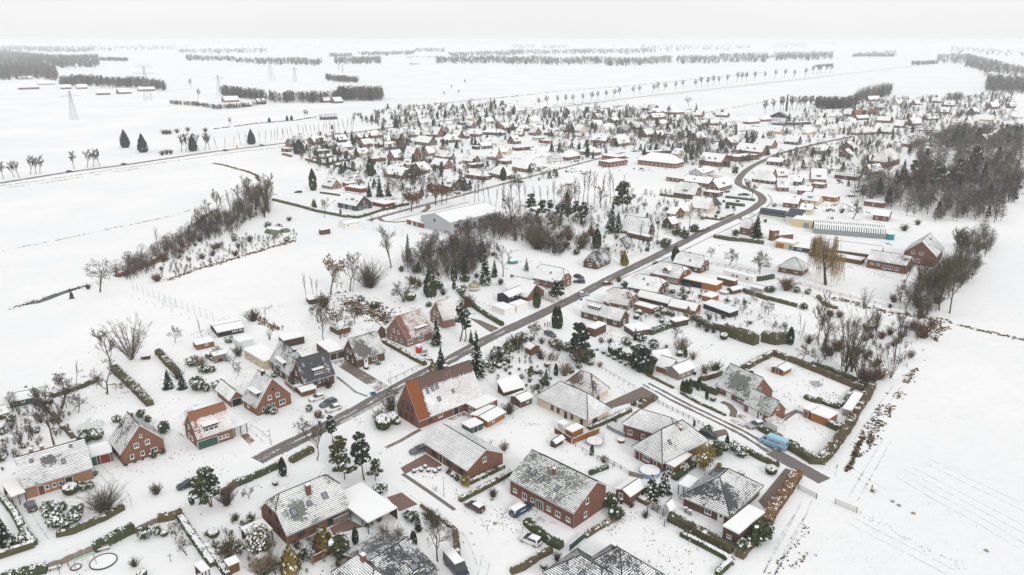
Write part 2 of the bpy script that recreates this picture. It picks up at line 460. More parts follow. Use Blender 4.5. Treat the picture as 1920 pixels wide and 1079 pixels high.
def house(d):
 L,W,e,rz=d['L'],d['W'],d['e'],d['r']
 ty=d['t'];near=d.get('near',0);row=.36 if near else None
 wall=d.get('wall','brick_red');rm=d.get('roof','tiles_grey');trim=d.get('trim','frame_white' if near else 'frame_dark')
 hl,hw=L/2,W/2
 root=empty(d.get('name','house'),(d['x'],d['y'],0),d['a'],d.get('label'),d.get('cat','house'),d.get('group'))
 root['nick']=d.get('nick','')
 swap=ty in('gy','hy')
 A,B=(hw,hl)if swap else(hl,hw)
 T=(lambda p:(-p[1],p[0],p[2]))if swap else(lambda p:p)
 ov,og,th=d.get('ov',.45),d.get('og',.28),.17
 wm=MB();rmb=MB();slopes={};ridges=[]
 if ty in('gx','gy','hx','hy'):
  e2=d.get('e2',e);ry=d.get('ry',.0)*B
  sf,sb=(rz-e)/(B+ry),(rz-e2)/(B-ry)
  half=.38 if ty in('hx','hy')else .0
  zc=rz-half*(rz-max(e,e2));
  yf=lambda z:-B+(z-e)/sf;yb=lambda z:B-(z-e2)/sb
  w=lambda pts:wm.face([T(p)for p in pts])
  w([(-A,-B,-.2),(A,-B,-.2),(A,-B,e),(-A,-B,e)]);w([(A,B,-.2),(-A,B,-.2),(-A,B,e2),(A,B,e2)])
  if half:gab=lambda x:[(x,-B,-.2),(x,B,-.2),(x,B,e2),(x,yb(zc),zc),(x,yf(zc),zc),(x,-B,e)]
  else:gab=lambda x:[(x,-B,-.2),(x,B,-.2),(x,B,e2),(x,ry,rz),(x,-B,e)]
  w(gab(A));w(list(reversed(gab(-A))))
  g=A+og;f0,f1=(-g,-B-ov,e-sf*ov+th),(g,-B-ov,e-sf*ov+th)
  b0,b1=(g,B+ov,e2-sb*ov+th),(-g,B+ov,e2-sb*ov+th)
  k=half*B*.95
  if half:
   fp=[f0,f1,(g,yf(zc),zc+th),(g-k,ry,rz+th),(-g+k,ry,rz+th),(-g,yf(zc),zc+th)];ed=(0,1,5)
   bp=[b0,b1,(-g,yb(zc),zc+th),(-g+k,ry,rz+th),(g-k,ry,rz+th),(g,yb(zc),zc+th)]
   rp=[(g+.15,yf(zc),zc+th-.1),(g+.15,yb(zc),zc+th-.1),(g-k,ry,rz+th)];lp=[(-g-.15,yb(zc),zc+th-.1),(-g-.15,yf(zc),zc+th-.1),(-g+k,ry,rz+th)]
  else:
   fp=[f0,f1,(g,ry,rz+th),(-g,ry,rz+th)];bp=[b0,b1,(-g,ry,rz+th),(g,ry,rz+th)];ed=(0,1,3);rp=lp=None
  slopes['F']=add_slope(rmb,[T(p)for p in fp],row,ed,th);slopes['B']=add_slope(rmb,[T(p)for p in bp],row,ed,th)
  if half:
   slopes['R']=add_slope(rmb,[T(p)for p in rp],row,(0,),th);slopes['L']=add_slope(rmb,[T(p)for p in lp],row,(0,),th)
   for s in(1,-1):
    ridges+=[((s*g,yf(zc),zc+th),(s*(g-k),ry,rz+th)),((s*g,yb(zc),zc+th),(s*(g-k),ry,rz+th))]
  ridges.append(((-g+k,ry,rz+th),(g-k,ry,rz+th)))
 elif ty=='hip':
  wm.box(-A,A,-B,B,-.2,e)
  s=(rz-e)/B;o=ov;ze=e-s*o+th;ins=min(A+o,(B+o)*d.get('ins',1.0));q=A+o-ins
  P=[(-A-o,-B-o,ze),(A+o,-B-o,ze),(A+o,B+o,ze),(-A-o,B+o,ze)];r0,r1=(-q,0,rz+th),(q,0,rz+th)
  if q<.05:r0=r1=(0,0,rz+th)
  tri=q<.05
  slopes['F']=add_slope(rmb,[P[0],P[1],r1]+([]if tri else[r0]),row,(0,),th);slopes['B']=add_slope(rmb,[P[2],P[3],r0]+([]if tri else[r1]),row,(0,),th)
  slopes['R']=add_slope(rmb,[P[1],P[2],r1],row,(0,),th);slopes['L']=add_slope(rmb,[P[3],P[0],r0],row,(0,),th)
  ridges=[(P[0],r0),(P[3],r0),(P[1],r1),(P[2],r1)]+([]if tri else[(r0,r1)])
 elif ty=='flat':
  wm.box(-A,A,-B,B,-.2,e);o=d.get('ov',.15)
  rmb.box(-A-o,A+o,-B-o,B+o,e,e+.18,1);rmb.box(-A-o+.05,A+o-.05,-B-o+.05,B+o-.05,e+.18,e+.27,0)
 elif ty=='shed':
  wm.face([(-A,-B,-.2),(A,-B,-.2),(A,-B,e),(-A,-B,e)]);wm.face([(A,B,-.2),(-A,B,-.2),(-A,B,rz),(A,B,rz)])
  wm.face([(A,-B,-.2),(A,B,-.2),(A,B,rz),(A,-B,e)]);wm.face([(-A,B,-.2),(-A,-B,-.2),(-A,-B,e),(-A,B,rz)])
  s=(rz-e)/(2*B);slopes['F']=add_slope(rmb,[(-A-og,-B-ov,e-s*ov+th),(A+og,-B-ov,e-s*ov+th),(A+og,B+.2,rz+s*.2+th),(-A-og,B+.2,rz+s*.2+th)],row,(0,1,2,3),th)
 elif ty=='carport':
  pmb=MB();pmb.box(-.08,.08,-.08,.08,-.1,e);pme=pmb.mesh('post',[wall])
  for x in(-A+.15,0,A-.15):
   for y in(-B+.15,B-.15):link('post',pme,root,(x,y,0))
  wm.box(-A+.1,A-.1,B-.12,B-.06,0,e)
  rmb.box(-A,A,-B,B,e,e+.22,1);rmb.box(-A+.05,A-.05,-B+.05,B-.05,e+.22,e+.31,0)
 wm.obj('wall' if ty!='carport' else 'rear_wall',wall,root)
 r_o=rmb.obj('roof',['snow_cap' if ty in('flat','carport')else rm,trim],root)
 if ty not in('flat','carport'):
  r_o['snow']=float(d.get('snow',.72));r_o['bare_ridge']=float(d.get('bare_ridge',0));r_o['bare_verge']=float(d.get('bare_verge',0))
  r_o['verge_tint']=float(d.get('verge_tint',0));r_o['melt']=[float(x)for x in d.get('melt',(0,0,0))]
 if ridges and near:
  rb=MB();
  for a,b in ridges:rb.tube(Vector(T(a))+Vector((0,0,.03)),Vector(T(b))+Vector((0,0,.03)),.11,.11,5,0,False)
  rb.obj('ridge_tiles','ridge_red' if rm in('tiles_red','tiles_orange')else 'ridge_dark',root)
 SIDE={'F':((-hl,-hw),(1,0),.0,L),'R':((hl,-hw),(0,1),pi/2,W),'B':((hl,hw),(-1,0),pi,L),'L':((-hl,hw),(0,-1),-pi/2,W)}
 wins=d.get('win')
 rr=random.Random(int(d['x']*7+d['y']*13))
 if wins is None and ty not in('carport',):
  wins=[]
  gabs=('F','B')if swap else('L','R')
  for s in 'FRBL':
   ln=SIDE[s][3];n=max(1,int(ln/3.3));eh=e if s!='B' else d.get('e2',e)
   if d.get('plain'):n=min(n,1)
   for i in range(n):
    wins.append((s,ln*(i+.5)/n,.95 if eh>2.3 else .8,rr.choice((1.0,1.2,1.5)),min(1.2,eh-1.2),'w'))
   if eh>4.6:
    for i in range(n):wins.append((s,ln*(i+.5)/n,3.6,1.0,1.2,'w'))
   if ty in('gx','gy','hx','hy')and s in gabs and rz-e>3 and not d.get('plain'):
    zz=max(e+.35,3.2)
    if zz+1.2<rz-.8:
     for q in(-1,1):wins.append((s,ln/2+q*min(1.3,ln*.16),zz,.9,1.2,'w'))
 for wn_ in wins or():
  s,pos,z,w,h,st=wn_
  o,dr,ro,ln=SIDE[s]
  nx,ny=sin(ro),-cos(ro)
  x,y=o[0]+dr[0]*pos,o[1]+dr[1]*pos
  if st.startswith('door'):
   q=link('garage_door' if w>1.6 else 'door',door_mesh(w,h,st[5:]or 'wood_dark'),root,(x+nx*.01,y+ny*.01,z),ro)
  elif st.startswith('panel'):
   pb=MB();pb.box(-w/2,w/2,-.04,.02,0,h);pb.obj('shade_or_door_panel',st[6:],root,(x,y,z),ro)  # flat coloured panel
  else:
   fm,pm=window_mesh(w,h,st,not near)
   q=link('window',fm,root,(x+nx*.01,y+ny*.01,z),ro)
   if pm:link('pane',pm,q)
 for c in d.get('chim',()):
  x,y,top,sz=c[:4]
  cm=MB();cm.box(-sz/2,sz/2,-sz/2*.8,sz/2*.8,-top,0);cm.box(-sz/2-.06,sz/2+.06,-sz/2*.8-.06,sz/2*.8+.06,0,.12,1);cm.box(-sz/2,sz/2,-sz/2*.8,sz/2*.8,.12,.2,2)
  zt=rz+c[4]if len(c)>4 else rz+.9
  p=T((x,y,0));cm.obj('chimney',[c[5]if len(c)>5 else wall if wall.startswith('brick')else 'brick_red','plaster_grey','snow_cap'],root,(p[0],p[1],zt))
 def on_slope(o,s,ur,vr,lift=.06):
  P0,u,v,n,uv=slopes[s]
  us=[a for a,b in uv];vs=[b for a,b in uv]
  p=P0+u*(min(us)+ur*(max(us)-min(us)))+v*(vr*max(vs))+n*lift
  o.matrix_local=Matrix(((u.x,v.x,n.x,p.x),(u.y,v.y,n.y,p.y),(u.z,v.z,n.z,p.z),(0,0,0,1)))
 for s,ur,vr,w,h in d.get('sky',()):
  fm,pm=skylight_mesh(w,h)
  q=link('skylight',fm,root);on_slope(q,s,ur,vr);link('pane',pm,q)
 for s,ur,vr,w,h in d.get('solar',()):
  sb_=MB();sb_.box(-w/2,w/2,-h/2,h/2,.05,.10);nn=max(1,round(w/1.05));
  q=sb_.obj('solar_panel','solar',root);on_slope(q,s,ur,vr)
  gb=MB()
  for i in range(nn+1):gb.box(-w/2+i*w/nn-.02,-w/2+i*w/nn+.02,-h/2,h/2,.10,.115)
  nm=max(1,round(h/1.7))
  for i in range(nm+1):gb.box(-w/2,w/2,-h/2+i*h/nm-.02,-h/2+i*h/nm+.02,.10,.113)
  gb.obj('frame','metal_light',q)
 for dm in d.get('dorm',()):
  s,ur,zb,w,h,nw,cm_,kind=dm
  e_=e if s=='F' else d.get('e2',e)
  sl=(rz-e_)/B;y0=-B+(zb-e_)/sl;x0=-A+ur*2*A
  if s=='B':y0=B-(zb-e_)/sl
  sg=1 if s=='F' else-1
  b_=MB();z1=zb+h
  F_=lambda x,y,z:T((x0+sg*x,y0+sg*y,z+th))
  dep=h/sl
  if kind=='flat':
   rise=.35 if dep>1.5 else 0;dp2=(h+rise)/sl
   b_.face([F_(-w/2,0,zb-.1),F_(w/2,0,zb-.1),F_(w/2,0,z1),F_(-w/2,0,z1)],0)
   b_.face([F_(w/2,0,zb-.1),F_(w/2,dp2,z1+rise),F_(w/2,0,z1)],0);b_.face([F_(-w/2,0,zb-.1),F_(-w/2,0,z1),F_(-w/2,dp2,z1+rise)],0)
   o_=.25
   top=[F_(-w/2-o_,-o_*1.4,z1),F_(w/2+o_,-o_*1.4,z1),F_(w/2+o_,dp2,z1+rise),F_(-w/2-o_,dp2,z1+rise)]
   bot=[tuple((p[0],p[1],p[2]+.22))for p in top]
   b_.face(list(reversed(top)),1)
   for i in range(4):
    j=(i+1)%4;b_.face([top[i],top[j],(top[j][0],top[j][1],top[j][2]+.12),(top[i][0],top[i][1],top[i][2]+.12)],1)
    b_.face([(top[i][0],top[i][1],top[i][2]+.12),(top[j][0],top[j][1],top[j][2]+.12),bot[j],bot[i]],2)
   b_.face(bot,2)
  else:
   zr=z1+w*.42;dp1=(z1-zb)/sl;dp2=(zr-zb)/sl
   b_.face([F_(-w/2,0,zb-.1),F_(w/2,0,zb-.1),F_(w/2,0,z1),F_(0,0,zr),F_(-w/2,0,z1)],0)
   b_.face([F_(w/2,0,zb-.1),F_(w/2,dp1,z1),F_(w/2,0,z1)],0);b_.face([F_(-w/2,0,zb-.1),F_(-w/2,0,z1),F_(-w/2,dp1,z1)],0)
   o_=.2
   for q in(1,-1):
    pl=[F_(q*(w/2+o_),-o_,z1-o_*.8),F_(q*(w/2+o_),dp1,z1-o_*.8+.05),F_(0,dp2,zr+.05),F_(0,-o_,zr+.05)]
    b_.face(pl,2);b_.face([(p[0],p[1],p[2]-.15)for p in reversed(pl)],1);b_.face([pl[0],pl[3],(pl[3][0],pl[3][1],pl[3][2]-.15),(pl[0][0],pl[0][1],pl[0][2]-.15)],1)
  q_=b_.obj('dormer',[cm_,'frame_dark' if cm_!='plaster_white' else 'frame_white','snow_cap'],root)
  for i in range(nw):
   ww=min(1.4,(w-.3)/nw-.1);xx=-w/2+(i+.5)*w/nw
   fm,pm=window_mesh(ww,max(.5,h-.55),'w',True)
   p=F_(xx,-.02,zb+.25-th+.0);ro=(0 if s=='F' else pi)+(pi/2 if swap else 0)
   link('window',fm,q_,p,ro)
 if near and ty in('gx','hx','hip'):
  gm=MB();
  for sg,ee in((-1,e),(1,d.get('e2',e))):
   s_=(rz-ee)/B;gm.tube((-A-og,sg*(B+ov+.06),ee-s_*ov+.03),(A+og,sg*(B+ov+.06),ee-s_*ov+.03),.07,.07,5)
  gm.tube((A+.06,-B-.08,0),(A+.06,-B-.08,e),.05,.05,4);gm.tube((-A-.06,-B-.08,0),(-A-.06,-B-.08,e),.05,.05,4)
  gm.obj('gutter','metal_grey',root)
 return root

# ------------------------------------------------------------------ vegetation
def branch_set(kind,rnd,H):
 0
 K=dict(
 round=dict(trunk=.28,ang=(.5,1.0),lat=7,up=.10,lv=4,ratio=.60,jit=.16,r=.022),
 ash=dict(trunk=.30,ang=(.3,.65),lat=7,up=.22,lv=4,ratio=.58,jit=.12,r=.020),
 tall=dict(trunk=.45,ang=(.3,.6),lat=9,up=.22,lv=4,ratio=.36,jit=.10,r=.014),
 slim=dict(trunk=.35,ang=(.25,.55),lat=11,up=.25,lv=3,ratio=.26,jit=.08,r=.012),
 birch=dict(trunk=.30,ang=(.5,.9),lat=11,up=-.05,lv=4,ratio=.30,jit=.14,r=.012),
 fruit=dict(trunk=.22,ang=(.6,1.15),lat=6,up=.05,lv=4,ratio=.66,jit=.3,r=.03),
 willow=dict(trunk=.30,ang=(.6,1.1),lat=7,up=.12,lv=3,ratio=.68,jit=.2,r=.035),
 )[kind]
 out=[]
 def grow(p,d,ln,r,lv):
  n=4 if lv<=1 else 3 if lv==2 else 2
  pts=[p];dd=d.copy()
  for i in range(n):
   dd=(dd+Vector((rnd.gauss(0,1),rnd.gauss(0,1),rnd.gauss(0,1)))*K['jit']+Vector((0,0,K['up']*(.6 if lv else .2)))).normalized()
   q=pts[-1]+dd*(ln/n);rr0,rr1=r*(1-.7*i/n),r*(1-.7*(i+1)/n)
   out.append((pts[-1],q,rr0,rr1,lv));pts.append(q)
  if lv>=K['lv']:return
  cnt=K['lat']if lv==0 else(6 if lv==1 else 5)
  for i in range(cnt):
   f=(K['trunk']+(1-K['trunk'])*(i+rnd.random())/cnt)if lv==0 else .25+.75*(i+rnd.random())/cnt
   j=min(int(f*n),n-1);q=pts[j].lerp(pts[j+1],f*n-j)
   ax=(pts[j+1]-pts[j]).normalized()
   a=rnd.uniform(*K['ang']);az=rnd.random()*2*pi if lv else i*2.4+rnd.random()
   o=ax.orthogonal().normalized();o=Matrix.Rotation(az,3,ax)@o
   nd=(ax*cos(a)+o*sin(a)).normalized()
   l2=ln*K['ratio']*((1.15-.55*f)if lv==0 else rnd.uniform(.7,1.1)*(1.05-.35*f))
   grow(q,nd,l2,r*(.55 if lv==0 else .6)*(1.1-.5*f),lv+1)
 grow(Vector((0,0,-.2)),Vector((rnd.gauss(0,.03),rnd.gauss(0,.03),1)).normalized(),H*(.82 if kind in('round','fruit','willow')else .95),H*K['r'],0)
 if kind=='willow':
  for s in[s for s in out if s[4]>=2]:
   for i in range(2):
    p=s[1];q=p
    drop=rnd.uniform(.15,.45)*H
    for j in range(3):
     n_=q+Vector((rnd.gauss(0,.12),rnd.gauss(0,.12),-drop/3))
     if n_.z<.5:break
     out.append((q,n_,.02,.014,4));q=n_
 return out
def seg_mesh(mb,segs,rmin):
 for p,q,a,b,lv in segs:
  mb.tube(p,q,max(a,rmin),max(b,rmin*.7),6 if lv==0 else 4 if lv==1 else 3,0,False)
def bare_tree(name,kind,seed,H,twig,bark='bark',rmin=.022,leaves=None):
 rnd=random.Random(seed)
 segs=branch_set(kind,rnd,H)
 root=empty(name,(0,0,0))
 t=MB();seg_mesh(t,[s for s in segs if s[4]<=1],rmin);t.obj('trunk',bark,root)
 c=MB();seg_mesh(c,[s for s in segs if s[4]>1],rmin)
 mats=[twig]
 if leaves:
  mats.append(leaves)
  for s in segs:
   if s[4]>=3 and rnd.random()<.5:
    u=Vector((rnd.gauss(0,1),rnd.gauss(0,1),rnd.gauss(0,1))).normalized();v=u.orthogonal().normalized()
    z=rnd.uniform(.07,.16);c.card(s[1],u*z,v*z,1)
 cr=c.obj('crown',mats,root);root['H']=H
 return root
def multi_stem(name,seed,H,twig,n=14,spread=.42,rmin=.022,subs=9):
 rnd=random.Random(seed);root=empty(name,(0,0,0));t=MB();c=MB()
 for i in range(n):
  az=rnd.random()*2*pi;a=spread*sqrt(rnd.random())*1.2;d=Vector((cos(az)*sin(a),sin(az)*sin(a),cos(a)))
  p=Vector((rnd.gauss(0,.12),rnd.gauss(0,.12),-.1))*(H/8);ln=H*rnd.uniform(.65,1.0)/6;r=H*.009
  for j in range(6):
   d=(d+Vector((rnd.gauss(0,.06),rnd.gauss(0,.06),.06))).normalized();q=p+d*ln
   t.tube(p,q,max(rmin,r*(1-j/7)),max(rmin*.8,r*(1-(j+1)/7)),4,0,False)
   if j>=1:
    for k in range(subs//3):
     o=Matrix.Rotation(rnd.random()*6.28,3,d)@d.orthogonal().normalized();dd=(d+o*rnd.uniform(.35,.8)).normalized()
     a0=p.lerp(q,rnd.random());b0=a0+dd*H*rnd.uniform(.06,.15);c.tube(a0,b0,rmin,rmin*.7,3,0,False)
     o2=Matrix.Rotation(rnd.random()*6.28,3,dd)@dd.orthogonal().normalized()
     for m_ in range(2):c.tube(a0.lerp(b0,.5),a0.lerp(b0,.5)+(dd+o2*.6*(1-2*m_))*H*.06,rmin*.8,rmin*.6,3,0,False)
   p=q
 t.obj('trunk',twig,root);c.obj('crown',twig,root);root['H']=H
 return root
def leaf_cloud(mb,rnd,c,rx,ry,rz,n,size,snow,mi=0,si=1,flat=.0):
 0
 for i in range(n):
  d=Vector((rnd.gauss(0,1),rnd.gauss(0,1),rnd.gauss(0,1))).normalized();k=rnd.random()**.33
  k=.45+.55*k
  p=Vector((c[0]+d.x*rx*k,c[1]+d.y*ry*k,c[2]+d.z*rz*k))
  nrm=(d*.9+Vector((rnd.gauss(0,.5),rnd.gauss(0,.5),rnd.gauss(0,.5)+.3))).normalized()
  sn=snow>0 and nrm.z>.35 and d.z>-.3 and mnoise.noise(p*(1.6/max(.6,rx*.5))+Vector((seedoff,0,0)))>.45-snow
  u=nrm.orthogonal().normalized();u=Matrix.Rotation(rnd.random()*6.28,3,nrm)@u;v=nrm.cross(u);z=size*rnd.uniform(.6,1.35)*(1.25 if sn else 1)
  mb.card(p,u*z,v*z*rnd.uniform(.5,.9),si if sn else mi)
seedoff=3.7
def spruce(name,seed,H,mat,width=.22,snow=.25,droop=.25,dens=1.0):
 rnd=random.Random(seed);root=empty(name,(0,0,0));t=MB()
 t.tube((0,0,-.2),(0,0,H*.97),H*.016,.02,6);t.obj('trunk','bark',root)
 c=MB();z=H*.06
 while z<H*.985:
  f=1-z/H;rad=H*width*(f**.85)*rnd.uniform(.82,1.1)+.08;nb=max(4,int((5+7*f)*dens))
  for i in range(nb):
   az=rnd.random()*6.283;ln=rad*rnd.uniform(.7,1.1);d=Vector((cos(az),sin(az),0));s_=Vector((-sin(az),cos(az),0))
   m=max(2,int(ln/.42));sb=rnd.random()<snow+.12
   for j in range(m):
    q=(j+.5)/m;p=Vector((0,0,z))+d*(ln*q)+Vector((0,0,-droop*ln*q*q+.06*ln*q+rnd.gauss(0,.05)))
    wd=(.10+.36*(1-q)*min(1,ln/1.6))*rnd.uniform(.8,1.3)
    tilt=Vector((0,0,-.35*q+rnd.gauss(0,.15)))
    sn=sb and q>.25 and rnd.random()<.62
    c.card(p,s_*wd+Vector((0,0,rnd.gauss(0,.05))),(d+tilt)*(ln/m*.62),1 if sn else 0)
    if sn:c.card(p-Vector((0,0,.12)),s_*wd*1.15,(d+tilt)*(ln/m*.7),0)
    else:
     for q2 in(-1,1):
      c.card(p+s_*(q2*wd*.5)-Vector((0,0,.1)),s_*wd*.4+Vector((0,0,-q2*.12)),(d+tilt+s_*q2*.5)*(ln/m*.5),0)
  z+=H*.018+.16
 c.obj('crown',[mat,'snow_cap'],root);root['H']=H
 return root
def column_tree(name,seed,H,mat,width=.16,snow=.1,n=1500,top=.5):
 rnd=random.Random(seed);root=empty(name,(0,0,0));t=MB();t.tube((0,0,-.2),(0,0,H*.8),H*.02,.03,6);t.obj('trunk','bark',root)
 c=MB()
 for i in range(n):
  z=H*(.03+.97*rnd.random()**1.25);f=z/H
  prof=min(1.0,.62+f*2.2)*(1-max(0,(f-top)/(1-top))**1.5);r=H*width*prof*(.62+.42*rnd.random()**.6);az=rnd.random()*6.283
  r*=1+.22*mnoise.noise(Vector((cos(az)*1.7,sin(az)*1.7,z*.55+seed)))
  p=Vector((cos(az)*r,sin(az)*r,z));out=Vector((cos(az),sin(az),.35+rnd.gauss(0,.35))).normalized()
  sn=rnd.random()<snow and mnoise.noise(p*.9)>-.05 and out.z>.2
  up=Vector((rnd.gauss(0,.25),rnd.gauss(0,.25),1)).normalized();s_=out.cross(up).normalized();w=H*.022+.06
  c.card(p,s_*w*rnd.uniform(.5,1),(up+out*.4)*w*rnd.uniform(.8,1.7),1 if sn else 0)
 c.obj('crown',[mat,'snow_cap'],root);root['H']=H
 return root
def pine(name,seed,H,mat,snow=.12,bare=.35,spread=.28,nb=26):
 rnd=random.Random(seed);root=empty(name,(0,0,0));t=MB();c=MB()
 p=Vector((0,0,-.2));pts=[p]
 for j in range(6):
  q=p+Vector((rnd.gauss(0,.02*H),rnd.gauss(0,.02*H),H/6.2));t.tube(p,q,H*.02*(1-j/7),H*.02*(1-(j+1)/7),6,0,False);p=q;pts.append(p)
 for i in range(nb):
  f=bare+(1-bare)*rnd.random()**.8;k=min(int(f*6),5);a=pts[k].lerp(pts[k+1],f*6-k)
  az=rnd.random()*6.283;ln=H*spread*(1.15-.75*f)*rnd.uniform(.6,1.15);d=Vector((cos(az),sin(az),rnd.uniform(.0,.5))).normalized()
  b=a+d*ln;t.tube(a,b,.06*H/10,.03,4,0,False)
  for m in range(3):
   q=a.lerp(b,.55+.22*m);r=ln*.26+.25
   leaf_cloud(c,rnd,q,r,r,r*.6,46,.17+H*.006,snow)
 t.obj('trunk','bark_pine',root);c.obj('crown',[mat,'snow_cap'],root);root['H']=H
 return root
def shrub(name,seed,H,W,mat,snow=.25,n=420,size=.11,lobes=5):
 rnd=random.Random(seed);root=MB()
 for i in range(lobes):
  az=rnd.random()*6.283;k=rnd.random()**.5*W*.28
  leaf_cloud(root,rnd,(cos(az)*k,sin(az)*k,H*rnd.uniform(.42,.6)),W*.34,W*.34,H*.45,n//lobes,size,snow)
 o=root.obj(name,[mat,'snow_cap']);o['H']=H
 return o
def topiary(name,seed,H,W,mat,cap=True):
 rnd=random.Random(seed);b=MB()
 for i in range(520):
  d=Vector((rnd.gauss(0,1),rnd.gauss(0,1),rnd.gauss(0,1))).normalized();p=Vector((d.x*W*.5,d.y*W*.5,H*.5+d.z*H*.5));z=.10*rnd.uniform(.7,1.3)
  sn=cap and d.z>.35+.25*mnoise.noise(d*2.5+Vector((seed,0,0)))
  nrm=(d+Vector((rnd.gauss(0,.35),rnd.gauss(0,.35),rnd.gauss(0,.35)))).normalized();u=nrm.orthogonal().normalized();v=nrm.cross(u)
  b.card(p,u*z,v*z,1 if sn else 0)
 k=MB()
 b.lathe((0,0,0),[(.05,.02),(W*.38,H*.2),(W*.44,H*.5),(W*.36,H*.78),(W*.12,H*.93)],10,0)
 o=b.obj(name,[mat,'snow_cap']);o['H']=H
 return o
def twig_shrub(name,seed,H,W,mat,n=60,leaf=None):
 rnd=random.Random(seed);b=MB()
 for i in range(n):
  az=rnd.random()*6.283;a=rnd.random()**.7*.9;d=Vector((cos(az)*sin(a)*W/H,sin(az)*sin(a)*W/H,cos(a))).normalized()
  p=Vector((rnd.gauss(0,.1),rnd.gauss(0,.1),0))*W;ln=H*rnd.uniform(.6,1.05)
  q=p+d*ln*.5;e_=q+(d+Vector((rnd.gauss(0,.2),rnd.gauss(0,.2),.1))).normalized()*ln*.5
  b.tube(p,q,.03,.024,3,0,False);b.tube(q,e_,.024,.014,3,0,False)
  for k in range(4):
   a0=p.lerp(q,rnd.uniform(.4,1))if k<2 else q.lerp(e_,rnd.random());b.tube(a0,a0+(d+Vector((rnd.gauss(0,.6),rnd.gauss(0,.6),rnd.gauss(0,.4)))).normalized()*ln*.28,.018,.012,3,0,False)
   if leaf:
    u=Vector((rnd.gauss(0,1),rnd.gauss(0,1),rnd.gauss(0,1))).normalized();b.card(a0,u*.07,u.orthogonal().normalized()*.07,1)
 o=b.obj(name,[mat]+([leaf]if leaf else[]));o['H']=H
 return o
def hedge(pts,w,h,mat,snow,seed,rough=.12,dens=9.0,name='hedge',cap=.0):
 0
 rnd=random.Random(seed);b=MB();P=[Vector((p[0],p[1],0))for p in pts];path=[]
 for i in range(len(P)-1):
  n=max(1,int((P[i+1]-P[i]).length/.8))
  for j in range(n):path.append(P[i].lerp(P[i+1],j/n))
 path.append(P[-1]);rings=[]
 for i,p in enumerate(path):
  d=(path[min(i+1,len(path)-1)]-path[max(i-1,0)]).normalized();s=Vector((-d.y,d.x,0))
  hh=h*(1+rough*mnoise.noise(p*.35));ww=w*(1+rough*1.5*mnoise.noise(p*.5+Vector((9,0,0))));k=len(b.v)
  for a,z in((-.5,0),(-.48,hh*.6),(-.36,hh*.93),(.36,hh*.93),(.48,hh*.6),(.5,0)):
   q=p+s*(a*ww)+Vector((0,0,z));b.v.append(tuple(q+Vector((0,0,0 if z==0 else .08*mnoise.noise(q*1.7)))))
  rings.append((k,p,s,hh,ww,d))
 def F(idx,mi):b.f.append(idx);b.m.append(mi);b.uv.append(None);b.uv2.append(None)
 for i in range(len(rings)-1):
  a,c=rings[i][0],rings[i+1][0]
  sn=cap>0 and mnoise.noise(rings[i][1]*.6)>.5-cap
  for j in range(5):F((a+j,a+j+1,c+j+1,c+j),1 if(j==2 and sn)else 0)
 for k in(rings[0][0],rings[-1][0]):F(tuple(k+j for j in range(6)),0)
 for i in range(len(rings)-1):
  _,p,s,hh,ww,d=rings[i];ln=(rings[i+1][1]-p).length
  for j in range(int(ln*(w+2*h)*dens)):
   r=rnd.random()*(w+2*h);al=rnd.random()*ln
   if r<h:q=p+s*(-.5*ww)+Vector((0,0,r));nr=-s;top=False
   elif r<h+w:q=p+s*((r-h)-w/2)+Vector((0,0,hh*.96));nr=Vector((0,0,1));top=True
   else:q=p+s*(.5*ww)+Vector((0,0,r-h-w));nr=s;top=False
   q=q+d*al;nr=(nr+Vector((rnd.gauss(0,.4),rnd.gauss(0,.4),rnd.gauss(0,.4)))).normalized();u=nr.orthogonal().normalized();u=Matrix.Rotation(rnd.random()*6.28,3,nr)@u;v=nr.cross(u);z=rnd.uniform(.07,.17)
   sn=(top and mnoise.noise(q*.8)>.35-snow)or(not top and rnd.random()<snow*.22 and nr.z>0)
   b.card(q+nr*.03,u*z,v*z*.8,1 if sn else 0)
 return b.obj(name,[mat,'snow_cap'])
# ------------------------------------------------------------------ vehicles
def paint(name,c):
 t=NT(name);t.color(c);t.b.inputs['Roughness'].default_value=.3;t.b.inputs['Specular IOR Level'].default_value=.5
 n=t.noise(2.5,4,vec=t.objco());M[name]=t.m
 t.color(t.mix(n,tuple(x*.8 for x in c),tuple(min(1,x*1.1+.01)for x in c)))
for nm,c in dict(paint_grey=(.12,.125,.14),paint_white=(.72,.72,.73),paint_blue=(.015,.03,.10),paint_black=(.018,.018,.024),paint_lightblue=(.30,.52,.68),paint_silver=(.38,.40,.43),paint_red=(.16,.02,.03),paint_navy=(.02,.025,.05),paint_brown=(.07,.035,.04)).items():paint(nm,c)
t=NT('tail_red');t.color((.4,.01,.01));M['tail_red']=t.m
t=NT('lamp_clear');t.color((.7,.7,.72));t.b.inputs['Roughness'].default_value=.15;M['lamp_clear']=t.m
plain('rubber',(.02,.02,.02),.9);plain('alloy',(.45,.45,.47),.4)

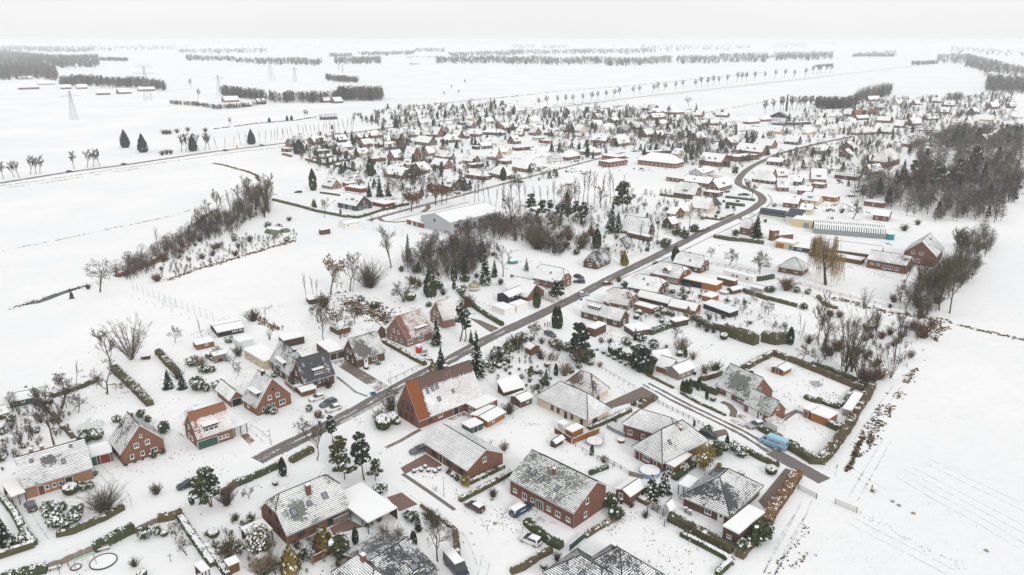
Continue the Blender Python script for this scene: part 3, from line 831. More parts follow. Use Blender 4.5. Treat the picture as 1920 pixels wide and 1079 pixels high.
PROF=dict(
hatch=dict(L=4.1,W=1.76,belt=[(0,.62),(.06,.92),(.9,.96),(2.85,.98),(3.75,.82),(4.02,.66),(4.1,.45)],top=[(.10,.94),(.42,1.42),(.9,1.50),(2.0,1.50),(2.95,.99)],wx=(.78,3.32),wr=.31),
estate=dict(L=4.7,W=1.82,belt=[(0,.62),(.05,.95),(1.2,.98),(3.25,1.0),(4.3,.85),(4.6,.68),(4.7,.45)],top=[(.06,.96),(.32,1.40),(.8,1.50),(2.3,1.52),(3.35,1.01)],wx=(.95,3.72),wr=.33),
mpv=dict(L=4.4,W=1.82,belt=[(0,.65),(.05,1.0),(1.2,1.05),(3.2,1.08),(4.1,.90),(4.33,.68),(4.4,.45)],top=[(.06,1.02),(.25,1.55),(.7,1.66),(2.2,1.64),(3.45,1.06)],wx=(.8,3.55),wr=.32),
van=dict(L=5.0,W=1.90,belt=[(0,.7),(.03,1.25),(1.5,1.28),(3.9,1.25),(4.75,1.02),(4.95,.75),(5.0,.5)],top=[(.03,1.27),(.14,1.80),(.4,1.93),(3.1,1.93),(4.0,1.26)],wx=(.9,4.0),wr=.34),
bigvan=dict(L=6.6,W=2.05,belt=[(0,.8),(.02,1.5),(2,1.5),(5.5,1.5),(6.25,1.2),(6.5,.9),(6.6,.55)],top=[(.02,1.52),(.06,2.45),(.25,2.62),(4.6,2.62),(5.7,1.5)],wx=(1.15,5.55),wr=.37))
CAR={}
def car_meshes(kind,pm,cover):
 key=(kind,pm,cover)
 if key in CAR:return CAR[key]
 P=PROF[kind];L,W=P['L'],P['W'];hw=W/2;b=MB()
 box_van=kind in('van','bigvan')

 bx=sorted(set([.0,.06,L*.1,L*.3,L*.5,L*.7,L*.85,L*.94,L]))
 def belt(x):
  q=P['belt']
  for(x0,z0),(x1,z1)in zip(q,q[1:]):
   if x0<=x<=x1:return z0+(z1-z0)*(x-x0)/(x1-x0)
  return q[-1][1]
 xs=sorted(set([round(x,3)for x in bx]+[x for x,z in P['belt']]));rings=[]
 for x in xs:
  e=min(x,L-x);tp=1-.16*max(0,1-e/.55)**2 if not(box_van and x<L*.5)else 1-.03*max(0,1-e/.2)
  z=belt(x);w=hw*tp;lo=.24+(.12 if e<.25 else 0);k=len(b.v)
  for y,zz in((-w*.90,lo),(-w,lo+.18),(-w,z*.72+.1),(-w*.95,z),(w*.95,z),(w,z*.72+.1),(w,lo+.18),(w*.90,lo)):
   b.v.append((x-L/2,y,zz))
  rings.append(k)
 def F(i,mi):b.f.append(tuple(i));b.m.append(mi);b.uv.append(None);b.uv2.append(None)
 for a,c in zip(rings,rings[1:]):
  for j in range(8):jj=(j+1)%8;F((a+j,c+j,c+jj,a+jj),1 if(cover>=2 and j==3 and b.v[a][0]>L*.2)else 0)
 F([rings[0]+j for j in range(8)],0);F([rings[-1]+7-j for j in range(8)],0)

 T_=P['top'];tw=hw*(.95 if box_van else .78);bw=hw*.93
 roof=[p for p in T_[1:-1]]
 def ring(x,z,w):k=len(b.v);b.v.extend([(x-L/2,-w,z),(x-L/2,w,z)]);return k
 zb=T_[0][1]-.02
 ks=[ring(T_[0][0],zb,bw)]+[ring(x,z,tw)for x,z in roof]+[ring(T_[-1][0],T_[-1][1]-.02,bw)]
 for i,(a,c)in enumerate(zip(ks,ks[1:])):
  mi=2 if(i==0 and not box_van)or i==len(ks)-2 else(1 if cover else 0)
  F((a,c,c+1,a+1),mi)
 for s in(0,1):
  fan=[k+s for k in ks];F(fan if s==1 else fan[::-1],0)
 body=b.mesh('body',[pm,'snow_cap','glass'])
 glass=[]
 x0,x1=(T_[0][0]+.35,T_[-1][0]-.25)if not box_van else(L*.66,T_[-1][0]-.2)
 zt=roof[0][1];n=3 if not box_van else 1
 ztop=max(z for x,z in roof)
 def sidey(z):return bw+(tw-bw)*(z-zb)/(ztop-zb)
 for i in range(n):
  a,c=x0+(x1-x0)*i/n+.03,x0+(x1-x0)*(i+1)/n-.03;za,zc=zb+.06,ztop-.13
  if box_van:za,zc=zb-.05,zb+.55
  ta,tc=(a+(.18 if i==0 else 0),c-(.32 if i==n-1 else 0))
  for s in(-1,1):
   pts=[(a-L/2,s*(sidey(za)+.012),za),(c-L/2,s*(sidey(za)+.012),za),(tc-L/2,s*(sidey(zc)+.012),zc),(ta-L/2,s*(sidey(zc)+.012),zc)]
   g=MB();g.face(pts if s<0 else pts[::-1]);glass.append(g.mesh('side_window',['glass']))
 if box_van:g=MB();g.face([(-L/2-.012,-.6,zb+.05),(-L/2-.012,.6,zb+.05),(-L/2+.03,.55,zb+.42),(-L/2+.03,-.55,zb+.42)][::-1]);glass.append(g.mesh('rear_window',['glass']))
 w=MB();wr=P['wr']
 for i in range(12):
  a0,a1=2*pi*i/12,2*pi*(i+1)/12
  for s in(-.11,.11):
   q=[(cos(a0)*wr,s,sin(a0)*wr),(cos(a1)*wr,s,sin(a1)*wr),(cos(a1)*wr*.62,s,sin(a1)*wr*.62),(cos(a0)*wr*.62,s,sin(a0)*wr*.62)]
   w.face(q if s>0 else q[::-1],0)
   w.tri((0,s*.9,0),(cos(a0)*wr*.62,s*.9,sin(a0)*wr*.62),(cos(a1)*wr*.62,s*.9,sin(a1)*wr*.62),1)
  w.face([(cos(a0)*wr,-.11,sin(a0)*wr),(cos(a1)*wr,-.11,sin(a1)*wr),(cos(a1)*wr,.11,sin(a1)*wr),(cos(a0)*wr,.11,sin(a0)*wr)],0)
 wheel=w.mesh('wheel',['rubber','alloy'])
 h=MB();h.box(-.05,.03,-.17,.17,-.07,.07);hl=h.mesh('headlight',['lamp_clear'])
 tl=MB();tl.box(-.03,.05,-.10,.10,-.16,.16);tlm=tl.mesh('tail_light',['tail_red'])
 pl=MB();pl.box(-.015,.015,-.26,.26,-.055,.055);plm=pl.mesh('number_plate',['frame_white'])
 bp=MB();bp.box(-.07,.07,-hw*.82,hw*.82,-.10,.10);bpm=bp.mesh('bumper',['plastic_black'])
 mi_=MB();mi_.box(-.06,.06,-.10,.10,-.07,.07);mir=mi_.mesh('mirror',['plastic_black'])
 sc=None
 if cover:
  s=MB();xr0,xr1=roof[0][0]+.05,roof[-1][0]-.03;k=[]
  for x in(xr0,xr0+.12,(xr0+xr1)/2,xr1-.15,xr1):
   e=min(x-xr0,xr1-x);z=None
   for(xa,za),(xb,zb2)in zip(roof,roof[1:]):
    if xa<=x<=xb+1e-6:z=za+(zb2-za)*(x-xa)/max(1e-6,xb-xa)
   hgt=.02 if e<.05 else .10;kk=len(s.v)
   for y in(-tw*.95,-tw*.8,tw*.8,tw*.95):s.v.append((x-L/2,y,z+(hgt if abs(y)<tw*.9 else .01)))
   k.append(kk)
  for a,c in zip(k,k[1:]):
   for j in range(3):s.f.append((a+j,c+j,c+j+1,a+j+1));s.m.append(0);s.uv.append(None);s.uv2.append(None)
  sc=s.mesh('roof_snow',['snow_cap'],smooth=True)
 CAR[key]=(body,glass,wheel,hl,tlm,plm,bpm,mir,sc)
 return CAR[key]
def car(d):
 kind=d['k'];P=PROF[kind];L,W=P['L'],P['W'];m=car_meshes(kind,d['paint'],d.get('cover',1))
 r=empty(d.get('name','parked_car'),(d['x'],d['y'],0),d['a'],d['label'],d.get('cat','car'),'parked cars and vans')
 link('body',m[0],r);[link(g.name.split('.')[0],g,r)for g in m[1]]
 for x in P['wx']:
  for s in(-1,1):link('wheel',m[2],r,(x-L/2,s*(W/2-.10),P['wr']))
 for s in(-1,1):
  link('headlight',m[3],r,(L/2-.12,s*(W/2-.36),.66 if kind not in('bigvan',)else .95));link('tail_light',m[4],r,(-L/2+.02,s*(W/2-.16),.86 if kind!='bigvan' else 1.1))
  link('mirror',m[7],r,(P['top'][-1][0]-L/2-.35,s*(W/2+.06),P['top'][-1][1]+.05))
 link('number_plate',m[5],r,(-L/2-.02,0,.62));link('bumper',m[6],r,(L/2-.02,0,.38));link('bumper',m[6],r,(-L/2+.02,0,.40))
 if m[8]:link('roof_snow',m[8],r)
 if d.get('stripe'):
  b=MB()
  for s in(-1,1):
   for i in range(15):
    if i in(6,):continue
    x=-2.0+i*.19;b.box(x,x+.12,s*1.035-.012,s*1.035+.012,1.62+(.04 if i%3 else 0),1.86-(.05 if i%4==1 else 0))
  b.obj('side_lettering',d['stripe'],r)
  b=MB()
  for s in(-1,1):b.box(-2.9,2.4,s*1.02-.02,s*1.02+.02,.72,.84)
  b.obj('side_strip','plastic_black',r)
 if d.get('bar'):
  b=MB()
  for s in(-1,1):b.box(-1.0,.45,s*.955-.012,s*.955+.012,1.02,1.16)
  b.obj('side_lettering','frame_white',r)
 return r

# ------------------------------------------------------------------ roads, fences, small things
def offset_path(pts,w):
 P=[Vector((p[0],p[1],0))for p in pts];out=[]
 for i,p in enumerate(P):
  d=Vector((0,0,0))
  if i:d+=(p-P[i-1]).normalized()
  if i<len(P)-1:d+=(P[i+1]-p).normalized()
  d.normalize();s=Vector((-d.y,d.x,0));out.append((p-s*w,p+s*w))
 return out
def smooth_path(pts,step=4.0):
 P=[Vector((p[0],p[1],0))for p in pts];out=[]
 for i in range(len(P)-1):
  p0,p1,p2,p3=P[max(i-1,0)],P[i],P[i+1],P[min(i+2,len(P)-1)]
  n=max(1,int((p2-p1).length/step))
  for j in range(n):
   t=j/n;out.append(.5*((2*p1)+(-p0+p2)*t+(2*p0-5*p1+4*p2-p3)*t*t+(-p0+3*p1-3*p2+p3)*t**3))
 out.append(P[-1]);return[(p.x,p.y)for p in out]
def road(name,pts,w,z,mat,snow,kind='structure',label=None,smooth=True):
 pts=smooth_path(pts)if smooth else pts;b=MB();off=offset_path(pts,w/2);s=0
 for i in range(len(off)-1):
  ln=hypot(pts[i+1][0]-pts[i][0],pts[i+1][1]-pts[i][1]);(a,b_),(c,d_)=off[i],off[i+1]
  m0,m1=(a+b_)/2,(c+d_)/2
  for l0,r0,l1,r1,u0,u1 in((a,m0,c,m1,-1,0),(m0,b_,m1,d_,0,1)):
   q=[(l0.x,l0.y,z),(r0.x,r0.y,z),(r1.x,r1.y,z),(l1.x,l1.y,z)];uv=[(u0,s),(u1,s),(u1,s+ln),(u0,s+ln)]
   if(Vector(q[1])-Vector(q[0])).cross(Vector(q[2])-Vector(q[1])).z<0:q.reverse();uv.reverse()
   b.face(q,0,uv,uv)
  s+=ln
 o=b.obj(name,mat,uvname='road');o['kind']=kind;o['snow']=float(snow)
 return o
def slab(name,pts,z,mat,snow):
 b=MB();b.face([(p[0],p[1],z)for p in pts],0,[(0,p[1])for p in pts],[(0,0)]*len(pts))
 if(Vector(b.v[1])-Vector(b.v[0])).cross(Vector(b.v[2])-Vector(b.v[1])).z<0:b.f[0]=tuple(reversed(b.f[0]))
 o=b.obj(name,mat,uvname='road');o['kind']='structure';o['snow']=float(snow);return o
def street_lamp(x,y,h,a,label):
 r=empty('street_lamp',(x,y,0),a,label,'street lamp','street lamps')
 b=MB();b.tube((0,0,-.1),(0,0,h),.065,.045,8);b.tube((0,0,0),(0,0,.9),.09,.09,8);b.obj('pole','metal_grey',r)
 b=MB();b.lathe((0,0,h),[(.08,0),(.24,.03),(.27,.10),(.05,.17)],10);b.obj('lamp_head','metal_dark',r)
 b=MB();b.lathe((0,0,h+.14),[(.22,-.03),(.20,.06),(.05,.10)],10);b.obj('snow_cap','snow_cap',r)
 return r
def rail_fence(pts,h,label,gap=2.4,mat='wood_grey',rails=2,slats=0,snow=True,name='fence',group=None):
 P=[Vector((p[0],p[1],0))for p in pts];r=empty(name,(P[0].x,P[0].y,0),0,label,'fence',group);o=P[0]
 pm=MB();pm.box(-.06,.06,-.06,.06,-.1,h+.08);
 if snow:pm.box(-.07,.07,-.07,.07,h+.08,h+.14,1)
 pmesh=pm.mesh('post',[mat,'snow_cap']);cache={}
 for a,b in zip(P,P[1:]):
  d=b-a;ln=d.length;d.normalize();n=max(1,round(ln/gap));rz=atan2(d.y,d.x);st=ln/n
  for i in range(n+1):
   if i==n and b is not P[-1]:continue
   link('post',pmesh,r,a+d*(st*i)-o,rz)
  key=round(st,1)
  if key not in cache:
   m=MB()
   if slats:
    k=max(4,int(key/.13))
    for i in range(k):m.box(.06+(key-.12)*i/k,.06+(key-.12)*(i+.86)/k,-.02,.02,.05,h*(.94+.06*sin(pi*(i+.5)/k)*(3 if slats==2 else 0)))
    m.box(.06,key-.06,.02,.05,h*.25,h*.33);m.box(.06,key-.06,.02,.05,h*.75,h*.83)
    if slats!=2:m.box(.0,key,-.05,.05,h*.95,h*1.0,1)
   else:
    for i in range(rails):
     z=h*(i+1)/rails-.06;m.box(0,key,-.025,.025,z-.05,z+.05);m.box(0,key,-.03,.03,z+.05,z+.075,1)
   cache[key]=m.mesh('panel' if slats else 'rail',[mat,'snow_cap'])
  for i in range(n):link('panel' if slats else 'rail',cache[key],r,a+d*(st*i)-o,rz)
 return r
def net_fence(pts,h,gap,label):
 P=[Vector((p[0],p[1],0))for p in pts];o=P[0];r=empty('ball_net',(o.x,o.y,0),0,label,'ball net');b=MB();pm=MB();pm.tube((0,0,-.1),(0,0,h),.055,.045,6);pmesh=pm.mesh('post',['metal_grey'])
 for a,c in zip(P,P[1:]):
  d=c-a;n=max(1,round(d.length/gap))
  for i in range(n+1):link('post',pmesh,r,a+d*(i/n)-o)
  for z in(.02,h*.33,h*.66,h-.05):b.tube(a-o+Vector((0,0,z)),c-o+Vector((0,0,z)),.012,.012,3)
  m=n*5
  for i in range(m):q=a-o+d*((i+.5)/m);b.tube(q,q+Vector((0,0,h)),.006,.006,3,0,False)
 q=b.obj('net','metal_light',r);q['kind']='stuff';return r
def goal(x,y,a,label):
 r=empty('goal',(x,y,0),a,label,'goal');b=MB()
 b.tube((-3.6,0,0),(-3.6,0,2.44),.07,.07,6);b.tube((3.6,0,0),(3.6,0,2.44),.07,.07,6);b.tube((-3.6,0,2.44),(3.6,0,2.44),.07,.07,6);b.obj('goal_frame','metal_light',r)
 b=MB()
 for s in(-3.6,3.6):b.tube((s,0,2.44),(s,1.5,0),.03,.03,4);b.tube((s,0,.03),(s,1.5,.03),.03,.03,4)
 b.tube((-3.6,1.5,.03),(3.6,1.5,.03),.03,.03,4);b.obj('back_stay','metal_grey',r);return r
def bin_(x,y,a,mat,label):
 r=empty('wheelie_bin',(x,y,0),a,label,'bin','wheelie bins');b=MB()
 k=len(b.v);b.v+=[(-.22,-.25,.08),(.22,-.25,.08),(.22,.22,.08),(-.22,.22,.08),(-.29,-.33,1.0),(.29,-.33,1.0),(.29,.33,1.0),(-.29,.33,1.0)]
 for q in((0,1,5,4),(1,2,6,5),(2,3,7,6),(3,0,4,7),(4,5,6,7),(3,2,1,0)):b.f.append(q);b.m.append(0);b.uv.append(None);b.uv2.append(None)
 b.obj('body',mat,r);b=MB();b.box(-.31,.31,-.36,.36,1.0,1.07,0);b.box(-.27,.27,-.3,.3,1.07,1.12,1);b.tube((-.25,.4,.98),(.25,.4,.98),.025,.025,5);b.obj('lid',[mat,'snow_cap'],r)
 for s in(-.24,.24):b=MB();b.tube((s-.03,.24,.1),(s+.03,.24,.1),.1,.1,8);b.obj('wheel','rubber',r)
 return r
def trampoline(x,y,rad,label,beige=False):
 r=empty('trampoline',(x,y,0),0,label,'trampoline');b=MB();n=24
 for i in range(n):
  a,c=2*pi*i/n,2*pi*(i+1)/n;b.tube((cos(a)*rad,sin(a)*rad,.8),(cos(c)*rad,sin(c)*rad,.8),.04,.04,4)
 for i in range(6):
  a=2*pi*i/6;b.tube((cos(a)*rad,sin(a)*rad,0),(cos(a)*rad,sin(a)*rad,.8),.03,.03,5)
 b.obj('frame','metal_dark',r);b=MB();b.lathe((0,0,.74),[(rad*.97,0),(rad,.04),(rad*.98,.12),(rad*.8,.14),(.1,.14)],n);b.obj('mat','snow_cap',r)
 b=MB()
 for i in range(8):a=2*pi*i/8;b.tube((cos(a)*rad,sin(a)*rad,.8),(cos(a)*rad*.97,sin(a)*rad*.97,2.5),.025,.025,5)
 b.obj('net_pole','metal_dark',r);b=MB()
 m=40
 for i in range(m):
  a,c=2*pi*i/m,2*pi*(i+1)/m
  for z in([.95,2.45]if not beige else[]):b.tube((cos(a)*rad*.98,sin(a)*rad*.98,z),(cos(c)*rad*.98,sin(c)*rad*.98,z),.018,.018,3,0,False)
  b.tube((cos(a)*rad*.99,sin(a)*rad*.99,.85),(cos(a)*rad*.97,sin(a)*rad*.97,2.45),.008,.008,3,0,False)
  if beige:b.face([(cos(a)*rad*.98,sin(a)*rad*.98,1.5),(cos(c)*rad*.98,sin(c)*rad*.98,1.5),(cos(c)*rad*.9,sin(c)*rad*.9,2.5),(cos(a)*rad*.9,sin(a)*rad*.9,2.5)])
 b.obj('safety_net','cloth_beige' if beige else 'metal_dark',r);return r
def pylon(x,y,h,a,label,arms=1):
 r=empty('power_pylon',(x,y,0),a,label,'pylon','power line pylons');b=MB();w0,w1=h*.105,h*.02;t_=.16
 lv=[0,.16,.30,.42,.53,.63,.72,.80,.88,.95,1.0];W=lambda f:w0+(w1-w0)*min(1,f*1.12)
 for sx in(-1,1):
  for sy in(-1,1):
   for f,g in zip(lv,lv[1:]):b.tube((sx*W(f),sy*W(f),f*h),(sx*W(g),sy*W(g),g*h),t_,t_,4,0,False)
 for f,g in zip(lv,lv[1:]):
  for s in(-1,1):
   b.tube((-W(f),s*W(f),f*h),(W(g),s*W(g),g*h),t_*.6,t_*.6,3,0,False);b.tube((W(f),s*W(f),f*h),(-W(g),s*W(g),g*h),t_*.6,t_*.6,3,0,False)
   b.tube((s*W(f),-W(f),f*h),(s*W(g),W(g),g*h),t_*.6,t_*.6,3,0,False)
 b.obj('mast','metal_grey',r)
 for i in range(arms):
  z,ln=(h*(.98-.2*i),h*(.24+.1*i))if arms>1 else(h*.82,h*.36)
  b=MB()
  for s in(-1,1):
   b.tube((0,0,z),(s*ln,0,z),t_,t_*.7,4,0,False);b.tube((0,0,z+h*.05),(s*ln,0,z),t_*.7,t_*.6,4,0,False)
   for q in(.35,.65,.95):b.tube((s*ln*q,0,z),(s*ln*q,0,z-h*.05),.12,.12,4,0,False);b.tube((s*ln*q,0,z),(s*ln*(q-.15),0,z+h*.05*(1.15-q)),t_*.5,t_*.5,3,0,False)
  b.obj('cross_arm','metal_grey',r)
 return r
def person(x,y,a,top,legs,label,cap=None):
 me=bpy.data.meshes.new('person');
 V=[(0,0,.98),(0,.0,1.2),(0,.0,1.42),(0,.01,1.52),(0,.02,1.63),(0,.03,1.74),(.10,0,.93),(.11,.05,.50),(.11,.0,.09),(.11,.13,.04),(-.10,0,.93),(-.11,-.03,.50),(-.12,-.08,.09),(-.12,.05,.04),
 (.19,0,1.42),(.26,-.02,1.14),(.25,.10,.90),(.25,.14,.82),(-.19,0,1.42),(-.26,-.02,1.14),(-.25,.10,.90),(-.25,.14,.82)]
 E=[(0,1),(1,2),(2,3),(3,4),(4,5),(0,6),(6,7),(7,8),(8,9),(0,10),(10,11),(11,12),(12,13),(2,14),(14,15),(15,16),(16,17),(2,18),(18,19),(19,20),(20,21)]
 RD=[.16,.17,.15,.055,.10,.07,.10,.075,.05,.045,.10,.075,.05,.045,.075,.055,.042,.04,.075,.055,.042,.04]
 me.from_pydata(V,E,[]);o=link('person',me,None,(x,y,0),a)
 sk=o.modifiers.new('Skin','SKIN');o.modifiers.new('Subsurf','SUBSURF').levels=1
 for sv,rr_ in zip(me.skin_vertices[0].data,RD):sv.radius=(rr_,rr_)
 me.skin_vertices[0].data[0].use_root=True
 for m in(top,legs,'skin','hair'):me.materials.append(M[m])
 dg=bpy.context.evaluated_depsgraph_get();em=bpy.data.meshes.new_from_object(o.evaluated_get(dg));o.modifiers.clear();
 for p in em.polygons:
  z=p.center.z;hx=abs(p.center.x)
  p.material_index=1 if z<.92 and hx<.2 else 2 if(1.50<z<1.70 and p.center.y>.0)or(z<.86 and hx>.2)else 3 if z>1.52 else 0
  p.use_smooth=True
 o.data=em;tag(o,label,'person','people standing by the road');return o
def tuft_line(name,pts,w,dens,hmax,mats,label,seed,size=(.12,.4),patch=.0):
 rnd=random.Random(seed);b=MB()
 for(x0,y0),(x1,y1)in zip(pts,pts[1:]):
  ln=hypot(x1-x0,y1-y0);n=int(ln*dens)
  for i in range(n):
   f=rnd.random();s=rnd.gauss(0,w*.4);x=x0+(x1-x0)*f-(y1-y0)/ln*s;y=y0+(y1-y0)*f+(x1-x0)/ln*s
   if mnoise.noise(Vector((x*.12,y*.12,seed)))<patch-.25:continue
   m=rnd.randrange(len(mats));z=rnd.uniform(*size);hh=hmax*rnd.uniform(.35,1)
   for k in range(3):
    a=rnd.random()*6.28;b.tri((x+cos(a)*z,y+sin(a)*z,.0),(x+cos(a+2)*z,y+sin(a+2)*z,.0),(x+rnd.gauss(0,z*.5),y+rnd.gauss(0,z*.5),hh),m)
 if not b.f:return None
 o=b.obj(name,mats);o['kind']='stuff';o['label']=label;return o
def wood_mass(name,poly,n,hmin,hmax,mats,label,seed,leafn=46,conifer=.15,wide=1.0,avoid=False):
 0
 rnd=random.Random(seed);b=MB();xs=[p[0]for p in poly];ys=[p[1]for p in poly];k=tries=0;cm=len(mats)
 while k<n and tries<n*30:
  tries+=1;x,y=rnd.uniform(min(xs),max(xs)),rnd.uniform(min(ys),max(ys))
  if not inside(x,y,poly)or(avoid and blocked(x,y,.4)):continue
  k+=1;h=rnd.uniform(hmin,hmax);r=h*rnd.uniform(.24,.42);con=rnd.random()<conifer;mi0=rnd.randrange(cm)
  lean=(rnd.gauss(0,.04)*h,rnd.gauss(0,.04)*h)
  b.tube((x,y,0),(x+lean[0],y+lean[1],h*.75),.012*h+.04,.05,4,mi0,False)
  if not con and leafn>60:
   for j in range(6):a=rnd.random()*6.28;z=h*rnd.uniform(.25,.6);b.tube((x+lean[0]*z/h,y+lean[1]*z/h,z),(x+cos(a)*r*.8,y+sin(a)*r*.8,z+h*.28),.05,.03,3,mi0,False)
  for j in range(leafn):
   f=rnd.random()
   if con:rr_=r*.8*(1-f)*rnd.random()**.4+.2;z=h*(.12+.86*f);mi=cm
   else:rr_=r*sqrt(max(.03,1-(2*f-1)**2))*rnd.random()**.5;z=h*(.20+.80*f);mi=mi0
   a=rnd.random()*6.28;q=(x+lean[0]*f+cos(a)*rr_,y+lean[1]*f+sin(a)*rr_,z)
   d=Vector((rnd.gauss(0,.6)+cos(a)*.5,rnd.gauss(0,.6)+sin(a)*.5,rnd.gauss(.5,.6))).normalized();o=d.orthogonal().normalized()
   ln=h*rnd.uniform(.03,.08);w=((.012+.0016*h)if mi!=cm else .018*h)*wide
   if mi==cm:ln*=.7
   b.card(q,o*w,d*ln,mi)
 o=b.obj(name,list(mats)+['needle_dark']);o['kind']='stuff';o['label']=label;return o

